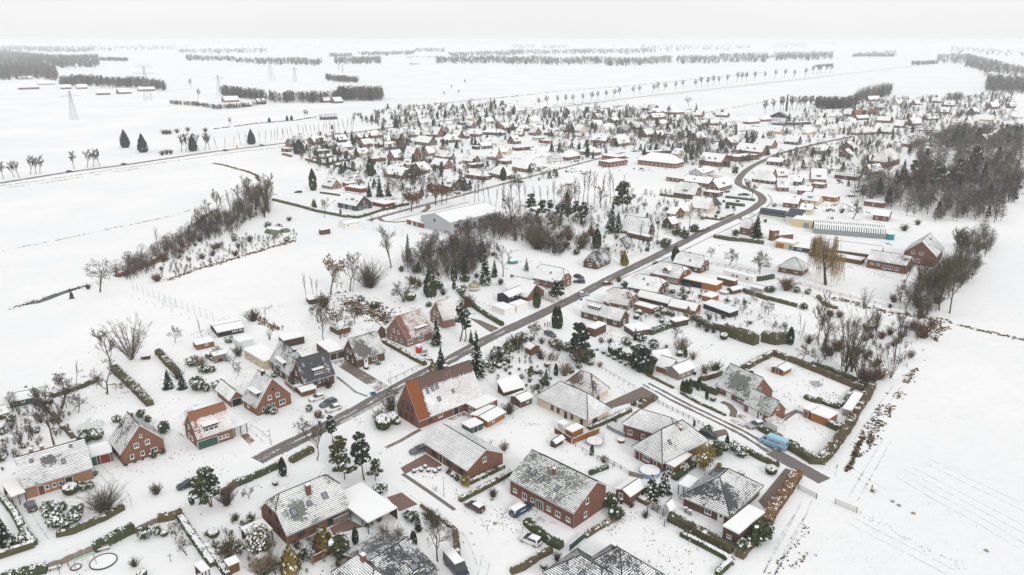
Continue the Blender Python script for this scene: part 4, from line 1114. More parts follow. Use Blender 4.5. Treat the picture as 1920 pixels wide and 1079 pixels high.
# ------------------------------------------------------------------ where everything stands (metres, camera above the origin)
# x, y, turn, length, width, eave, ridge, roof kind, the rest
HOUSES = [
 (-98.4,142.85,.67,12.3,10.7,3,7.2,'gx',dict(wall='brick_tan',snow=.6,melt=(.42,.62,.22),win=[('F',3.78,.9,.7,.9,'w'),('F',5.08,.9,.7,.9,'w'),('F',6.27,.9,.7,.9,'w'),('F',7.8,0,1.3,2.2,'door_frame_dark'),('F',2.72,0,1.1,2.1,'door_wood_red')],sky=[('F',.62,.45,.8,1.1),('F',.78,.87,.6,.8),('F',.2,.75,.7,.9)],chim=[(-3.5,.4,1.6,.8),(-1.5,.4,1,.8)],nick='long tan brick house',label='long tan brick house with snowy tiles, one melted patch and a red-brown door')),
 (-102.37,135.06,.8,2.6,6.6,2.4,6.7,'carport',dict(wall='wood_dark',name='carport',cat='carport',nick='carport of the tan house',label='flat snowy carport leaning on the end of the long tan brick house')),
 (-85.81,153.84,.74,9,8.1,3.3,8.4,'gy',dict(wall='brick_orange',roof='tiles_anthracite',snow=.56,win=[('F',2,.9,.8,1.1,'w'),('F',4.2,.9,.8,1.1,'w'),('F',6.7,.9,1.4,1,'w'),('F',3.2,3.2,1,1.2,'w'),('F',5.6,3.2,1,1.2,'w'),('F',4.4,5.4,.6,.7,'w')],chim=[(1.5,-.2,1,.6)],nick='orange brick gable house',label='orange brick house with its window-filled gable facing out, beside a dark red garage door')),
 (-92.74,150.96,.55,3.9,5.3,2.3,6.6,'flat',dict(wall='brick_brown',name='garage',cat='garage',win=[('F',2.2,.02,2.6,2.1,'door_wood_red'),('F',.65,.02,1.6,2.1,'door_wood_green')],label='flat garage with a dark red door right of the long tan brick house')),
 (-71.9,160.28,.73,8.1,8.3,3.3,7.8,'gx',dict(wall='brick_orange',roof='tiles_orange',snow=.7,bare_ridge=.75,bare_verge=.25,win=[('F',2.09,.05,4.6,2,'door_wood_green'),('F',5.07,.9,.8,.8,'w'),('F',5.88,.9,.8,.8,'w'),('F',6.69,.9,.8,.8,'w'),('L',2.4,.9,.9,1.2,'w'),('L',4.43,.9,.9,1.2,'w'),('L',2.96,3.4,.9,1.1,'w')],dorm=[('F',.42,3.6,3.2,1.5,3,'frame_dark','flat')],chim=[(-3.2,.3,1.2,.6,.5,'plaster_grey')],nick='orange-roofed house',label='brick house with a bright orange roof half under snow and a wide green garage door')),
 (-68.05,164.37,.87,3.5,8.4,2.5,6.8,'carport',dict(wall='wood_dark',name='carport',cat='carport',label='snow-covered flat carport on the side of the orange-roofed house')),
 (-63.14,176.83,.81,9.5,6.9,2.9,8.8,'gy',dict(wall='brick_orange',roof='tiles_anthracite',snow=.66,win=[('F',1.69,.8,.7,1.2,'w'),('F',3.06,.8,.8,1.3,'w'),('F',4.43,.8,.8,1.3,'w'),('F',6.97,.9,1.7,1.2,'w'),('F',3.69,3.3,1.1,1.2,'w'),('F',5.91,3.3,1.1,1.2,'w'),('F',4.85,5.6,.5,.5,'d'),('L',2.32,.9,1,1.1,'w')],dorm=[('B',.45,3.9,4.2,1.5,3,'frame_dark','flat')],chim=[(.6,.1,1.4,.9,.9,'wood_black')],nick='dormer gable house',label='orange brick gable house with a large snow-topped dormer and a black chimney')),
 (-74.04,180.14,.73,3.2,8.9,2.4,4.1,'gy',dict(wall='brick_orange',snow=.95,name='garage',cat='garage',win=[('F',1.54,.02,2.4,2,'door_plastic_black')],label='small gabled brick garage with a black door left of the dormer gable house')),
 (-54.65,190.24,.72,8.8,7.1,3.2,8.3,'gx',dict(wall='brick_brown',roof='tiles_anthracite',snow=.36,bare_ridge=.25,melt=(.3,.3,.5),win=[('F',4.39,1.4,.6,.6,'w'),('F',5.61,1.4,.6,.6,'w'),('F',6.84,1.4,.6,.6,'w'),('F',2.98,.8,1,.3,'w'),('L',1.96,1,.9,1.2,'w'),('L',3.92,1,.9,1.2,'w'),('L',2.75,3.5,.9,1.2,'w')],dorm=[('F',.52,3.7,2.8,1.4,3,'frame_dark','flat')],sky=[('F',.16,.7,1,1.4),('F',.8,.72,1,1.4)],nick='black-roofed semi',label='black-roofed brick semi with one dormer and three little square front windows')),
 (-62.16,196.05,-.9,13,6.5,3.5,8.2,'gx',dict(wall='brick_brown',roof='tiles_anthracite',snow=.52,dorm=[('F',.5,3.4,5.2,1.6,4,'frame_dark','flat')],chim=[(3.4,0,1.4,.8,.6,'wood_black')],nick='black-roofed house with the broad dormer',label='dark-roofed house with a very broad flat snow-covered dormer, joined behind the black-roofed semi')),
 (-73.15,205.24,-.79,12.2,5.6,2.7,7,'flat',dict(wall='plaster_beige',name='annex',cat='annex',nick='beige annex',label='flat-roofed beige annex on the left end of the black-roofed house with the broad dormer')),
 (-43.64,206.31,.69,9,8,3.1,7.8,'gx',dict(wall='brick_brown',snow=.5,melt=(.3,.35,.5),trim='frame_white',win=[('F',2.88,0,1.1,2.1,'door_frame_white'),('F',5.68,.9,1.7,1.1,'w'),('L',2.23,.9,1.1,1.1,'w'),('L',5.35,.9,.8,1.1,'w'),('L',2.67,3.3,.9,1.2,'w'),('L',4.45,3.3,.8,1.1,'w')],nick='red-brown house by the wide driveway',label='red-brown brick house with a white front door beside the wide cobbled driveway')),
 (-54.76,210.87,.64,4.5,9.5,2.6,6.9,'flat',dict(wall='brick_brown',name='garage',cat='garage',win=[('F',1.35,.02,2.3,2,'door_wood_dark'),('F',3.31,.02,2.3,2,'door_wood_dark')],label='flat snowy double garage left of the red-brown house by the wide driveway')),
 (-32.47,223.08,.8,9.9,10.4,3,8.6,'gx',dict(wall='brick_pink',roof='tiles_red',snow=.5,bare_verge=.3,win=[('L',2.31,.9,.9,1.1,'w'),('L',4.84,.9,.9,1.1,'w'),('L',7.49,.9,.9,1.1,'w'),('L',3.92,3.3,.9,1.1,'w'),('L',6.23,3.3,.9,1.1,'w'),('F',1.26,.9,1.8,1.1,'w'),('F',5.39,.9,1.8,1.1,'w')],dorm=[('F',.62,3.5,4.2,1.2,3,'tiles_red','flat')],nick='red-roofed pink house',label='pink brick house with a rusty red snow-mottled roof behind the red garden shelter')),
 (-23.14,236.67,.63,4.5,8.6,3.2,8.1,'gx',dict(wall='brick_pink',roof='tiles_red',snow=.66,win=[('L',2.54,.9,.9,1.1,'w'),('L',5.28,.9,.9,1.1,'w'),('L',3.05,3.3,1,1.2,'w'),('L',5.08,3.3,.9,1.2,'w')],nick='pink gable house',label='pink brick gable house with red snow-streaked roof standing behind the pair of tall thin pines')),
 (-18.46,174.55,.73,19.6,9.4,2.9,10.7,'gx',dict(roof='tiles_rust',snow=.74,bare_ridge=.62,bare_verge=.8,verge_tint=1,win=[('L',1.79,.9,1,1.4,'d'),('L',4.08,.9,1,1.4,'d'),('L',6.52,.9,1,1.4,'d'),('L',2.93,3.6,1,1.8,'d'),('L',5.05,3.6,1,1.8,'d'),('L',6.85,3.6,.8,1.6,'d'),('F',6.52,.9,1.3,1.3,'w'),('F',11.4,0,1.5,2.2,'door_frame_dark'),('F',3.48,.8,1,1.2,'d')],sky=[('F',.25,.62,.8,1.3),('F',.33,.63,.9,1.3),('F',.4,.64,.9,1.3),('F',.37,.34,1,1.3),('F',.6,.4,.7,1.1)],chim=[(2.2,.1,1,1)],nick='big farmhouse',label='largest brick farmhouse with a huge orange-edged roof half cleared of snow along the ridge')),
 (-7.81,174.72,.77,7.3,4.1,2.3,5.9,'flat',dict(name='annex',cat='annex',label='flat-roofed brick extension on the garden side of the big farmhouse')),
 (-5.95,169.17,.87,6.3,5.3,1.8,2.3,'gx',dict(wall='wood_orange',snow=1.2,name='garden_shed',cat='shed',plain=1,win=[('F',2.11,.8,.8,.8,'w')],label='orange-brown timber shed with a snowy gable roof behind the green hut')),
 (-9.62,164.23,.72,4,3.1,1.7,5.9,'flat',dict(wall='wood_green',name='garden_hut',cat='shed',win=[('F',1.79,0,1.2,1.6,'door_wood_black')],label='small green hut with a flat snowy roof and dark doorway beside the big farmhouse')),
 (-.39,185.12,.55,6.2,3.1,1.5,3.2,'shed',dict(wall='wood_dark',snow=1.2,name='open_shelter',cat='shelter',plain=1,win=[],label='dark open shelter with a big slanting snowy roof in the garden behind the farmhouse annex')),
 (2.36,178.18,.73,3.9,3.9,2,2.7,'gx',dict(wall='brick_brown',snow=1.2,name='garden_shed',cat='shed',plain=1,win=[('F',2.5,.8,.9,.9,'w')],label='small brick shed with snowy roof between the big farmhouse and the cream bungalow')),
 (15.47,173.64,-.82,17,8,2.9,6.7,'hip',dict(ov=.6,wall='plaster_cream',snow=.7,win=[('F',5.1,.6,.9,1.5,'d'),('F',7.22,.6,.9,1.5,'d'),('F',9.77,0,1,2.2,'d'),('F',11.89,.6,.9,1.4,'d'),('F',15.08,0,1,2.2,'d'),('R',2.71,.9,1.8,1.3,'d')],nick='cream bungalow',label='cream rendered bungalow with a large hipped snowy roof and dark window frames')),
 (19.57,183.77,-.73,10,6.7,2.3,6.2,'hip',dict(wall='plaster_cream',roof='tiles_brown',snow=.62,melt=(.2,.7,.6),sky=[('R',.35,.45,1,1.3)],win=[('R',2.22,0,1.2,2.1,'d')],nick='brown-roofed wing of the cream bungalow',label='rear cream wing with a hipped roof whose left side is dark and clear of snow')),
 (-10.74,150.78,-.84,14.9,10,2.7,5.5,'gx',dict(wall='brick_orange',roof='tiles_green',snow=.72,win=[('F',2.66,.8,1.4,1.1,'d'),('F',5.31,0,1,2.1,'door_wood_dark'),('F',8.5,.8,1.6,1.1,'d'),('F',12.54,.8,1.4,1.1,'d'),('R',4.69,2.6,1,1.2,'w')],nick='low bungalow with the cobbled forecourt',label='long low orange brick bungalow with pale green-grey snowy roof and a red cobbled forecourt')),
 (9.28,134.4,-.77,17,10,3.9,7.4,'gx',dict(e2=5,ry=.34,roof='tiles_green',snow=.46,win=[('F',1.34,1,1,.9,'w'),('F',4.02,.6,1.3,1.4,'w'),('F',6.18,1,.9,.9,'w'),('F',8.14,0,2,2.2,'w'),('F',10.61,1,1,1,'w'),('F',12.98,.8,1.3,1.2,'w'),('F',15.66,1,1.1,.9,'w'),('R',3.57,.9,.9,1.2,'w'),('R',4.01,3.7,.9,1.2,'w')],sky=[('F',.16,.46,.8,1.3),('F',.25,.46,.8,1.3),('F',.39,.38,.8,1.1),('F',.64,.36,.9,1.4)],chim=[(-.2,-.9,1.2,.7,.4)],nick='tall brick house with four skylights',label='tall red brick house with four skylights and a bicycle by its white front door')),
 (36.07,152.72,.67,15,8,3.2,7.4,'hip',dict(ov=.6,snow=.64,win=[('L',.96,0,1,2.1,'door_wood_dark'),('L',3.53,.8,1.9,1.3,'w'),('L',6.09,.8,.9,1.2,'w')],sky=[('F',.3,.5,.8,1.2)],chim=[(1.6,-1.2,1.4,.7,-.6)],nick='hipped bungalow beside the yellow shrub',label='brick bungalow with a hipped snowy roof and brick chimney, left of the yellow-brown shrub')),
 (33.71,159.44,-.61,13.4,5.6,3.7,6.7,'hip',dict(snow=.76,nick='rear wing of the hipped bungalow',label='rear hipped wing with a snowy roof behind the round trampoline')),
 (36.62,146.6,-.78,2.3,6.9,2.3,6.6,'flat',dict(wall='wood_brown',name='annex',cat='annex',plain=1,label='low flat-roofed timber annex in front of the yellow-brown shrub')),
 (43.03,134.3,.84,13.7,9.8,2.6,6.4,'hip',dict(ov=.6,wall='brick_brown',roof='tiles_anthracite',snow=.5,melt=(.1,.5,.6),win=[('L',5.44,.6,1.4,1.4,'w'),('L',8.17,0,1.2,2.2,'door_frame_white'),('F',8.74,.9,1.2,1.2,'d')],nick='pyramid-roofed bungalow',label='dark brick bungalow with a pyramid roof of snow-striped dark tiles beside the gravel drive')),
 (44.32,123.78,-.8,3.2,9.5,2.9,7.2,'flat',dict(wall='brick_brown',name='garage',cat='garage',win=[('F',1.39,1,1,.7,'w'),('R',5.91,1,.8,.8,'w')],label='flat-roofed dark brick garage at the corner of the pyramid-roofed bungalow')),
 (24.47,135.78,-.78,3.3,5.4,2.3,3,'gy',dict(snow=1.2,name='garden_shed',cat='shed',plain=1,win=[('F',1.25,0,.9,1.9,'door_metal_light')],label='brick shed with a grey door and snowy roof left of the round pool')),
 (-40.75,128.17,.74,13.1,10.8,2.7,7.7,'hx',dict(roof='tiles_green',snow=.54,melt=(.28,.45,.3),win=[('L',3.24,.9,1.1,1.2,'d'),('L',7.55,.9,1,1.2,'d'),('L',4.31,3.5,1,1.3,'d'),('L',7.12,3.5,1,1.3,'d'),('F',2.82,.9,1.4,1.2,'d'),('F',6.57,0,1.3,2.1,'d'),('F',9.39,.3,2,1.8,'d')],sky=[('F',.22,.45,1.2,1.5),('F',.47,.5,.8,1.1),('F',.72,.52,1.2,1.4)],chim=[(.3,-1.6,3,.9,.6)],nick='half-hipped farmhouse',label='half-hipped red brick house with a tall chimney, next to a big flat carport')),
 (-29.35,130.01,-.8,12.5,7,2.5,6.8,'carport',dict(wall='wood_dark',name='carport',cat='carport',nick='big flat carport',label='big flat snow-covered carport on dark posts right of the half-hipped farmhouse')),
 (-48.2,121.64,.73,4.4,4.4,2.3,6.6,'carport',dict(wall='wood_dark',name='terrace_roof',cat='terrace roof',label='flat snowy terrace roof at the gable end of the half-hipped farmhouse')),
 (-21.24,110.93,.85,7.9,14.9,3.3,5.9,'gx',dict(roof='tiles_anthracite',snow=.38,sky=[('F',.75,.45,1.2,1.3),('F',.6,.35,1.2,1.3)],nick='dark roof at the bottom',label='house with a dark patchy-snow roof cut by the bottom edge beside the blue lorry')),
 (-24.8,107.34,-.81,11,5.9,2.7,6,'hip',dict(snow=.6,chim=[(-.6,0,1.4,.9,1.2)],label='wing with a brick chimney on the left end of the dark patchy-snow roof')),
 (13.36,107.6,-.8,13,8.4,2.6,5.8,'hip',dict(wall='brick_brown',roof='tiles_anthracite',snow=.46,sky=[('F',.5,.5,1,1.5)],nick='striped roof at the bottom',label='house with a snow-striped hipped roof and one skylight at the bottom edge')),
 (18.22,108.9,-.82,11,10.4,2.7,7.5,'hip',dict(wall='brick_brown',roof='tiles_anthracite',snow=.5,chim=[(-1,0,1.2,.8,.3)],nick='steep hipped roof',label='house with a steep dark hipped roof beside the large lawn at the bottom edge')),
 (61.8,183.02,-1,10.6,9.4,2.2,7,'gx',dict(wall='brick_orange',roof='tiles_green',snow=.45,melt=(.5,.5,.5),win=[('F',1.54,1,.7,.8,'w'),('F',4.24,0,1.6,2,'door_frame_white'),('F',8.09,.7,1.6,1.3,'w'),('R',4.15,3.2,1,1.3,'w'),('R',2.96,.9,.9,1.2,'w')],chim=[(1.6,.2,1.4,.8,.7,'wood_black')],sky=[('F',.65,.32,1.1,1.5)],nick='long house in the hedged plot',label='long orange brick house with a snow-striped green-grey roof inside the hedged plot')),
 (63.73,172.06,-1.03,7.8,5.8,2.5,5.3,'gx',dict(wall='brick_orange',roof='tiles_green',snow=.45,name='garage_wing',cat='garage wing',win=[('F',2.75,.02,2.8,2.1,'door_frame_white'),('F',5.31,0,1,2.1,'door_frame_white'),('R',1.88,.9,.9,1.2,'w'),('R',2.89,3,.8,1.1,'w')],label='lower garage wing with white doors on the long house in the hedged plot')),
 (76.69,197.78,-.83,3.7,4.6,1.7,2.3,'gy',dict(wall='wood_orange',snow=1.2,name='summer_house',cat='summer house',plain=1,win=[('F',.89,.6,.7,1.2,'d'),('F',1.87,.1,.8,1.8,'door_wood_brown'),('F',2.86,.6,.7,1.2,'d'),('R',1.68,.8,1,.8,'d')],nick='orange summer house',label='orange timber summer house with snowy gable roof in the hedged garden, by the flagpole')),
 (47.29,195.96,-.9,4.9,6.6,2.3,3.5,'gy',dict(wall='wood_grey',snow=1.2,name='barn',cat='barn',plain=1,win=[('R',1.88,.9,1.1,.9,'w'),('R',4.24,.9,1,.9,'w')],nick='grey timber cabin',label='grey timber cabin with a thick snowy gable roof at the side lane')),
 (44.38,198.19,-.76,4.5,4.4,2.2,4.2,'gx',dict(wall='wood_orange',snow=1.2,name='shed',cat='shed',plain=1,win=[],label='orange timber shed with snowy roof immediately behind the grey timber cabin')),
 (43.23,205.25,.31,5.3,3.7,2.2,3.7,'gx',dict(wall='wood_dark',snow=1.2,name='shed',cat='shed',plain=1,win=[],label='low dark shed under a broad snowy roof left of the orange shed by the lane')),
 (87.47,175.69,-.64,2,11.5,1.8,6,'flat',dict(wall='stone',name='stone_shed',cat='shed',plain=1,win=[],label='long narrow stone shed with sloping snowy roof along the brown beech hedge')),
 (77.41,168.67,-.86,4.5,4.7,2.2,6.5,'flat',dict(wall='wood_orange',name='shed',cat='shed',plain=1,win=[],label='flat-roofed timber store between the green hedge block and the arched hut in the hedged plot')),
 (75.19,171.61,-.84,1.8,4.3,2.2,6.5,'flat',dict(wall='wood_brown',name='arched_hut',cat='hut',plain=1,win=[('F',.79,0,1.2,1.7,'door_wood_orange')],label='small brown hut with a rounded snowy roof beside the drive of the long house')),
 (-128.59,179.49,.58,5,6.6,1.8,2.5,'gx',dict(wall='wood_green',snow=1.2,name='garden_shed',cat='shed',plain=1,win=[('F',2.85,.9,.9,.7,'w'),('F',1.07,.9,.9,.7,'w')],label='long dark green garden shed with snowy roof at the field edge on the far left')),
 (-129.15,171.42,.85,2.5,6,1.6,2.3,'gx',dict(wall='wood_dark',snow=1.2,name='garden_shed',cat='shed',plain=1,win=[('F',1.7,.9,.8,.6,'w')],label='dark garden shed cut by the left edge in front of the long green shed')),
 (-95.13,216.67,.65,5.2,4.1,1.8,5.9,'flat',dict(wall='brick_orange',name='shed',cat='shed',plain=1,win=[('F',2.96,1,.9,.6,'w')],label='flat-roofed orange brick shed with one small white window near the sports field corner')),
 (-92.77,230.13,.6,8,9.4,1.8,2.3,'gx',dict(wall='wood_black',snow=1.2,name='shed',cat='shed',plain=1,win=[('F',5.31,.9,1.6,.7,'w'),('F',7.08,.9,1,.7,'w')],label='black timber shed with a wide white window at the edge of the sports field')),
 (-83.09,217.9,.71,4.5,4.1,2.1,6.4,'flat',dict(wall='metal_light',name='greenhouse_shed',cat='shed',plain=1,win=[],label='pale grey garden shed with a snowy flat roof in front of the black timber shed')),
 (-86.76,206.27,.64,3.4,3.9,2.5,2.9,'gx',dict(wall='wood_grey',snow=1.2,name='play_hut',cat='hut',plain=1,win=[('F',1.7,.4,1.4,.8,'d')],label='small grey hut with a snowy roof among the vegetable beds left of the beige annex')),
 (-68.66,219.28,.6,6.5,4.7,2.4,6.7,'flat',dict(wall='wood_dark',name='shed',cat='shed',plain=1,win=[],label='flat snowy shed behind the black-roofed house with the broad dormer')),
 (-55.72,229.36,.72,4.6,5.2,1.8,6.1,'flat',dict(wall='wood_brown',name='shed',cat='shed',plain=1,win=[],label='brown flat-roofed shed beneath two bare fruit trees behind the red-brown house')),
 (-42.43,224.7,.65,3,3.6,2.7,4.4,'gy',dict(wall='brick_brown',snow=1,name='garage',cat='garage',plain=1,win=[],label='gabled brown garage between the red-brown house and the pink brick house with the red roof')),
 (-72.07,258.19,.46,3.2,4.7,1.8,6.1,'flat',dict(wall='wood_dark',name='hut',cat='shed',plain=1,win=[],label='dark cube-shaped hut with snowy flat roof under the russet oak on the sports field edge')),
 (-55.5,184.67,.66,3.8,4.5,1.6,1.9,'gx',dict(wall='wood_brown',snow=1.2,name='garden_shed',cat='shed',plain=1,win=[],label='brown shed with a snowy roof between the black-roofed semi and a white car')),
 (6.2,211.79,.66,3.6,2.7,2.2,3,'gy',dict(wall='wood_brown',snow=1,name='garden_shed',cat='shed',plain=1,win=[],label='brown timber shed with snowy roof among bushes left of the yew-like conifer')),
 (10.47,156.94,-.73,1.4,3,1.5,1.9,'gy',dict(wall='wood_dark',snow=1.2,name='open_shelter',cat='shelter',plain=1,win=[('F',.62,.3,1.2,1.2,'d')],label='small dark glazed shelter with a snowy roof on the lawn below the cream bungalow')),
 (14.93,161.77,.71,3.8,2.2,1.7,5.9,'flat',dict(wall='wood_orange',name='garden_shed',cat='shed',plain=1,win=[],label='orange flat-roofed garden hut against the brown fence below the cream bungalow')),
 (12.31,163.56,.73,2.1,2.1,2.1,6.4,'carport',dict(wall='frame_white',name='pergola',cat='pergola',label='small white pergola with a snowy roof beside the orange garden hut')),
 (-54.49,111.22,.81,1.5,3,2,6.3,'carport',dict(wall='wood_dark',name='pergola',cat='pergola',label='dark open pergola with snow on top at the bottom left beside a narrow hedge')),
 (-49.79,112.85,.7,1.8,1.8,1.9,6.2,'flat',dict(wall='wood_brown',name='garden_shed',cat='shed',plain=1,win=[],label='little brown garden shed with flat snowy roof in the wild garden before the half-hipped farmhouse')),
 (31.2,130.08,-.74,1.2,1.6,1.8,2.7,'gy',dict(wall='metal_light',snow=1.2,name='greenhouse',cat='greenhouse',plain=1,win=[],label='tiny gabled greenhouse with snowy roof next to the two grey bins of the pyramid-roofed bungalow')),
 (36.81,137.55,-.68,2.6,4.5,2.3,6.6,'carport',dict(wall='metal_dark',name='terrace_roof',cat='terrace roof',label='flat terrace roof on dark posts behind the pyramid-roofed bungalow')),
 (55.41,235.24,.49,5.6,2.9,2,6.3,'flat',dict(wall='wood_dark',name='shed',cat='shed',plain=1,win=[],label='low snowy shed at the end of the long hedge beside the mid-lot lawn')),
 (31.26,239.51,-.69,15.3,5.6,2.8,5.5,'gx',dict(wall='brick_brown',roof='tiles_green',snow=.78,dorm=[('F',.3,3.4,4.2,1.3,4,'frame_dark','flat')],chim=[(1,0,1,.7)],nick='house with the long glazed dormer',label='brick house with a long white-framed dormer and snowy grey roof, first across the main road')),
 (27.22,227.57,.84,6.2,3.1,2.8,7.1,'flat',dict(wall='brick_brown',name='garage',cat='garage',plain=1,win=[],label='flat-roofed brick garage wing in front of the house with the long glazed dormer')),
 (40.46,228.42,.36,6.3,6,1.9,5.4,'flat',dict(wall='brick_brown',name='garage',cat='garage',plain=1,win=[('F',1.8,.02,2.2,1.7,'door_wood_dark')],label='wide flat snowy garage right of the house with the long glazed dormer')),
 (38.93,255.44,-.56,9,9.9,2.3,6,'hx',dict(wall='brick_orange',roof='tiles_brown',snow=.72,melt=(.85,.6,.4),chim=[(0,0,1,.7,.6,'wood_black')],nick='brown-roofed house by the main road',label='brick house with brown-streaked half-hipped snowy roof across the main road from the dark barn')),
 (46.61,248.8,.8,3.2,7.3,2.1,6.4,'flat',dict(wall='brick_orange',name='garage',cat='garage',plain=1,win=[],label='flat brick garage row at the back of the brown-roofed house by the main road')),
 (51.36,271.08,-.61,11.8,10.1,2.2,5.9,'hx',dict(wall='brick_brown',snow=.98,sky=[('F',.4,.7,.7,1),('F',.6,.4,.7,1)],nick='house with the thick white roof',label='brick house under a thick unbroken white roof with two tiny skylights')),
 (62.64,285.86,-.68,12.2,10.6,3,6.4,'hx',dict(wall='brick_orange',roof='tiles_brown',snow=.88,dorm=[('F',.52,3.3,2.6,1.5,2,'tiles_brown','gable')],win=[('F',8.11,.9,.9,1,'w'),('F',9.73,.9,.9,1,'w'),('F',11.15,.9,.9,1,'w'),('F',3.04,.9,1,1,'w'),('R',3.52,.9,1,1,'w'),('R',5.29,3.3,1,1,'w')],nick='house with one white-framed dormer',label='brick house with one white-framed snowy dormer behind the thick white roof across the main road')),
 (74.04,300.15,-.73,12.3,7.2,2.8,6.5,'hx',dict(wall='brick_brown',snow=.95,chim=[(-1,0,1,.6,.5,'wood_black')],sky=[('F',.55,.4,.7,1)],nick='half-hipped house by the dark cypress',label='half-hipped house with a black chimney by the lone dark cypress on the main road')),
 (73.12,276.34,-.69,13.4,5.6,2.6,6.9,'flat',dict(wall='wood_orange',name='carport',cat='carport',win=[('F',3.51,.02,8.2,2.2,'panel_plastic_black')],nick='orange timber carport',label='long flat carport and orange timber store with a dark car bay')),  # black front panel paints the shade inside the open car bay
 (72.02,260.42,-.8,4,5.1,2,6.3,'flat',dict(wall='wood_orange',name='garden_shed',cat='shed',plain=1,win=[],label='small orange timber garden shed behind the stable with the long white roof')),
 (89.71,285.12,-.8,13.1,2.5,2.6,6.9,'flat',dict(wall='plaster_white',name='site_cabin',cat='cabin',win=[('F',4.37,1,1.2,1.1,'w'),('F',6.11,1,1.2,1.1,'w'),('F',10.48,1,1.3,1.1,'w')],nick='long white cabin',label='long white cabin with flat snowy roof and three white windows')),
 (82.95,278.25,-.81,7.4,2.5,2.7,7,'flat',dict(wall='wood_brown',name='shed',cat='shed',plain=1,win=[],label='low brown flat-roofed shed between the orange carport and the long white cabin')),
 (51.83,258.14,-.71,12.6,4.5,1.8,3.3,'gx',dict(wall='wood_dark',snow=1.2,name='outbuilding',cat='outbuilding',plain=1,win=[],label='long low dark outbuilding with an unbroken snowy roof behind the brown-roofed house')),
 (60.52,249.84,-.61,9.5,5.5,1.7,3.3,'gx',dict(wall='brick_orange',snow=1.2,name='outbuilding',cat='outbuilding',plain=1,win=[],label='brick outbuilding with dark gable end continuing the long low snowy roof')),
 (72.54,248,-.98,11.9,4.3,1.9,2.2,'shed',dict(wall='wood_black',snow=1.2,name='stable',cat='stable',plain=1,win=[('F',3.17,.1,6,1.6,'panel_wood_black')],nick='black stable',label='long black open-fronted stable with a gently sloping white roof')),
 (83.13,269.08,.56,4.9,2.7,1.8,2.5,'gx',dict(wall='brick_brown',snow=1.2,name='garden_shed',cat='shed',plain=1,win=[],label='brown shed with snowy gable roof right of the small round covered pool')),
 (93.15,271.31,-.77,4.4,3.8,1.6,2.1,'gx',dict(wall='plaster_grey',snow=1.2,name='garden_shed',cat='shed',plain=1,win=[],label='pale shed with snowy roof in the garden below the long white cabin')),
 (35.6,305.31,.94,11.2,6.4,2.5,6.3,'hx',dict(wall='brick_brown',roof='tiles_anthracite',snow=.35,nick='dark-roofed cottage',label='dark-roofed brick cottage left of the white house with the black roof')),
 (49.28,324.61,.88,7.3,7,3.3,7.1,'gx',dict(wall='plaster_white',roof='tiles_anthracite',snow=.4,nick='white house with the black roof',label='white rendered house with a steep black roof and the yellow conifer before it')),
 (61.37,359.6,-.68,14.7,6.8,2.2,8.3,'hx',dict(wall='brick_brown',snow=.92,nick='old house behind the bare trees',label='old brick house with steep white roof standing behind leafless roadside trees')),
 (60.63,349.74,-.81,12.7,3.1,2.3,6.2,'flat',dict(wall='brick_brown',name='annex',cat='annex',plain=1,win=[],label='long brown brick annex below the old house behind the bare trees')),
 (15.53,278.96,-.63,12.2,8.2,3.1,7.2,'hx',dict(wall='brick_orange',snow=1,sky=[('F',.55,.55,.7,1)],nick='half-hipped plot house',label='half-hipped orange brick house with a smooth white roof beside two parked dark cars')),
 (6.8,263.74,.82,9.3,5,2,5.5,'gy',dict(wall='brick_orange',snow=1,name='gabled_wing',cat='wing',plain=1,win=[('F',3.98,.9,1,1.2,'w')],label='narrow brick gabled wing between the dark barn and the half-hipped house')),
 (.07,261.62,.89,10.4,5.5,2.8,3.9,'gx',dict(wall='wood_black',snow=1.2,name='barn',cat='barn',win=[('F',2.08,2,1,.6,'w'),('F',5.2,2,1,.6,'w'),('F',8.31,2,1,.6,'w')],nick='black timber barn',label='black timber barn with a white roof and three small upper windows')),
 (3.78,266.5,-.63,10.4,5,2.8,6.5,'gx',dict(wall='brick_orange',snow=1.1,name='barn',cat='barn',plain=1,win=[],chim=[(-4,-1,1,.8)],nick='white-roofed barn with the orange chimney',label='broad white-roofed barn with an orange brick chimney behind the black timber barn')),
 (-2.95,248.01,.73,5,6.6,2,6,'flat',dict(wall='plaster_white',name='garage',cat='garage',win=[('F',1.67,.02,2.4,1.8,'door_frame_white')],label='flat white garage in front of the black timber barn')),
 (2.3,250.68,.79,5.6,3.8,2.3,6.6,'flat',dict(wall='plaster_white',name='garage',cat='garage',win=[('F',3.26,.02,2.6,2.1,'door_frame_white')],label='flat garage with a wide white door, right-hand one by the black barn')),
 (114.97,296.31,-.65,9.4,8.7,2.5,5.9,'hip',dict(roof='tiles_green',snow=.85,name='pavilion',cat='pavilion',nick='brick pavilion',label='square brick pavilion with a pyramid snowy roof on the white meadow beside the weeping willow')),
 (156.1,300.66,-.7,15,9.1,3.8,6.5,'gx',dict(snow=.8,melt=(.85,.6,.4),win=[('F',1.88,1.8,1.4,.7,'w'),('F',4.32,1.8,1.4,.7,'w'),('F',6.94,.9,1.6,1.4,'w'),('F',9.01,.9,1.6,1.4,'w'),('F',11.45,.9,1.4,1.3,'w')],nick='long brick school annex',label='long single-storey brick building with white windows before the big brick gable')),
 (176.03,312.58,-.65,12,17.8,4.9,10.3,'gy',dict(roof='tiles_green',snow=.62,win=[('F',3.89,1,1.3,1.6,'w'),('F',5.74,1,1.3,1.6,'w'),('F',3.33,4.6,1.4,1.2,'w'),('F',6.48,4.6,1.4,1.2,'w')],chim=[(1.8,-1.5,1.6,.8,-.6,'wood_black')],nick='big brick gable house',label='big brick gable house with mottled grey roof at the edge of the wood')),
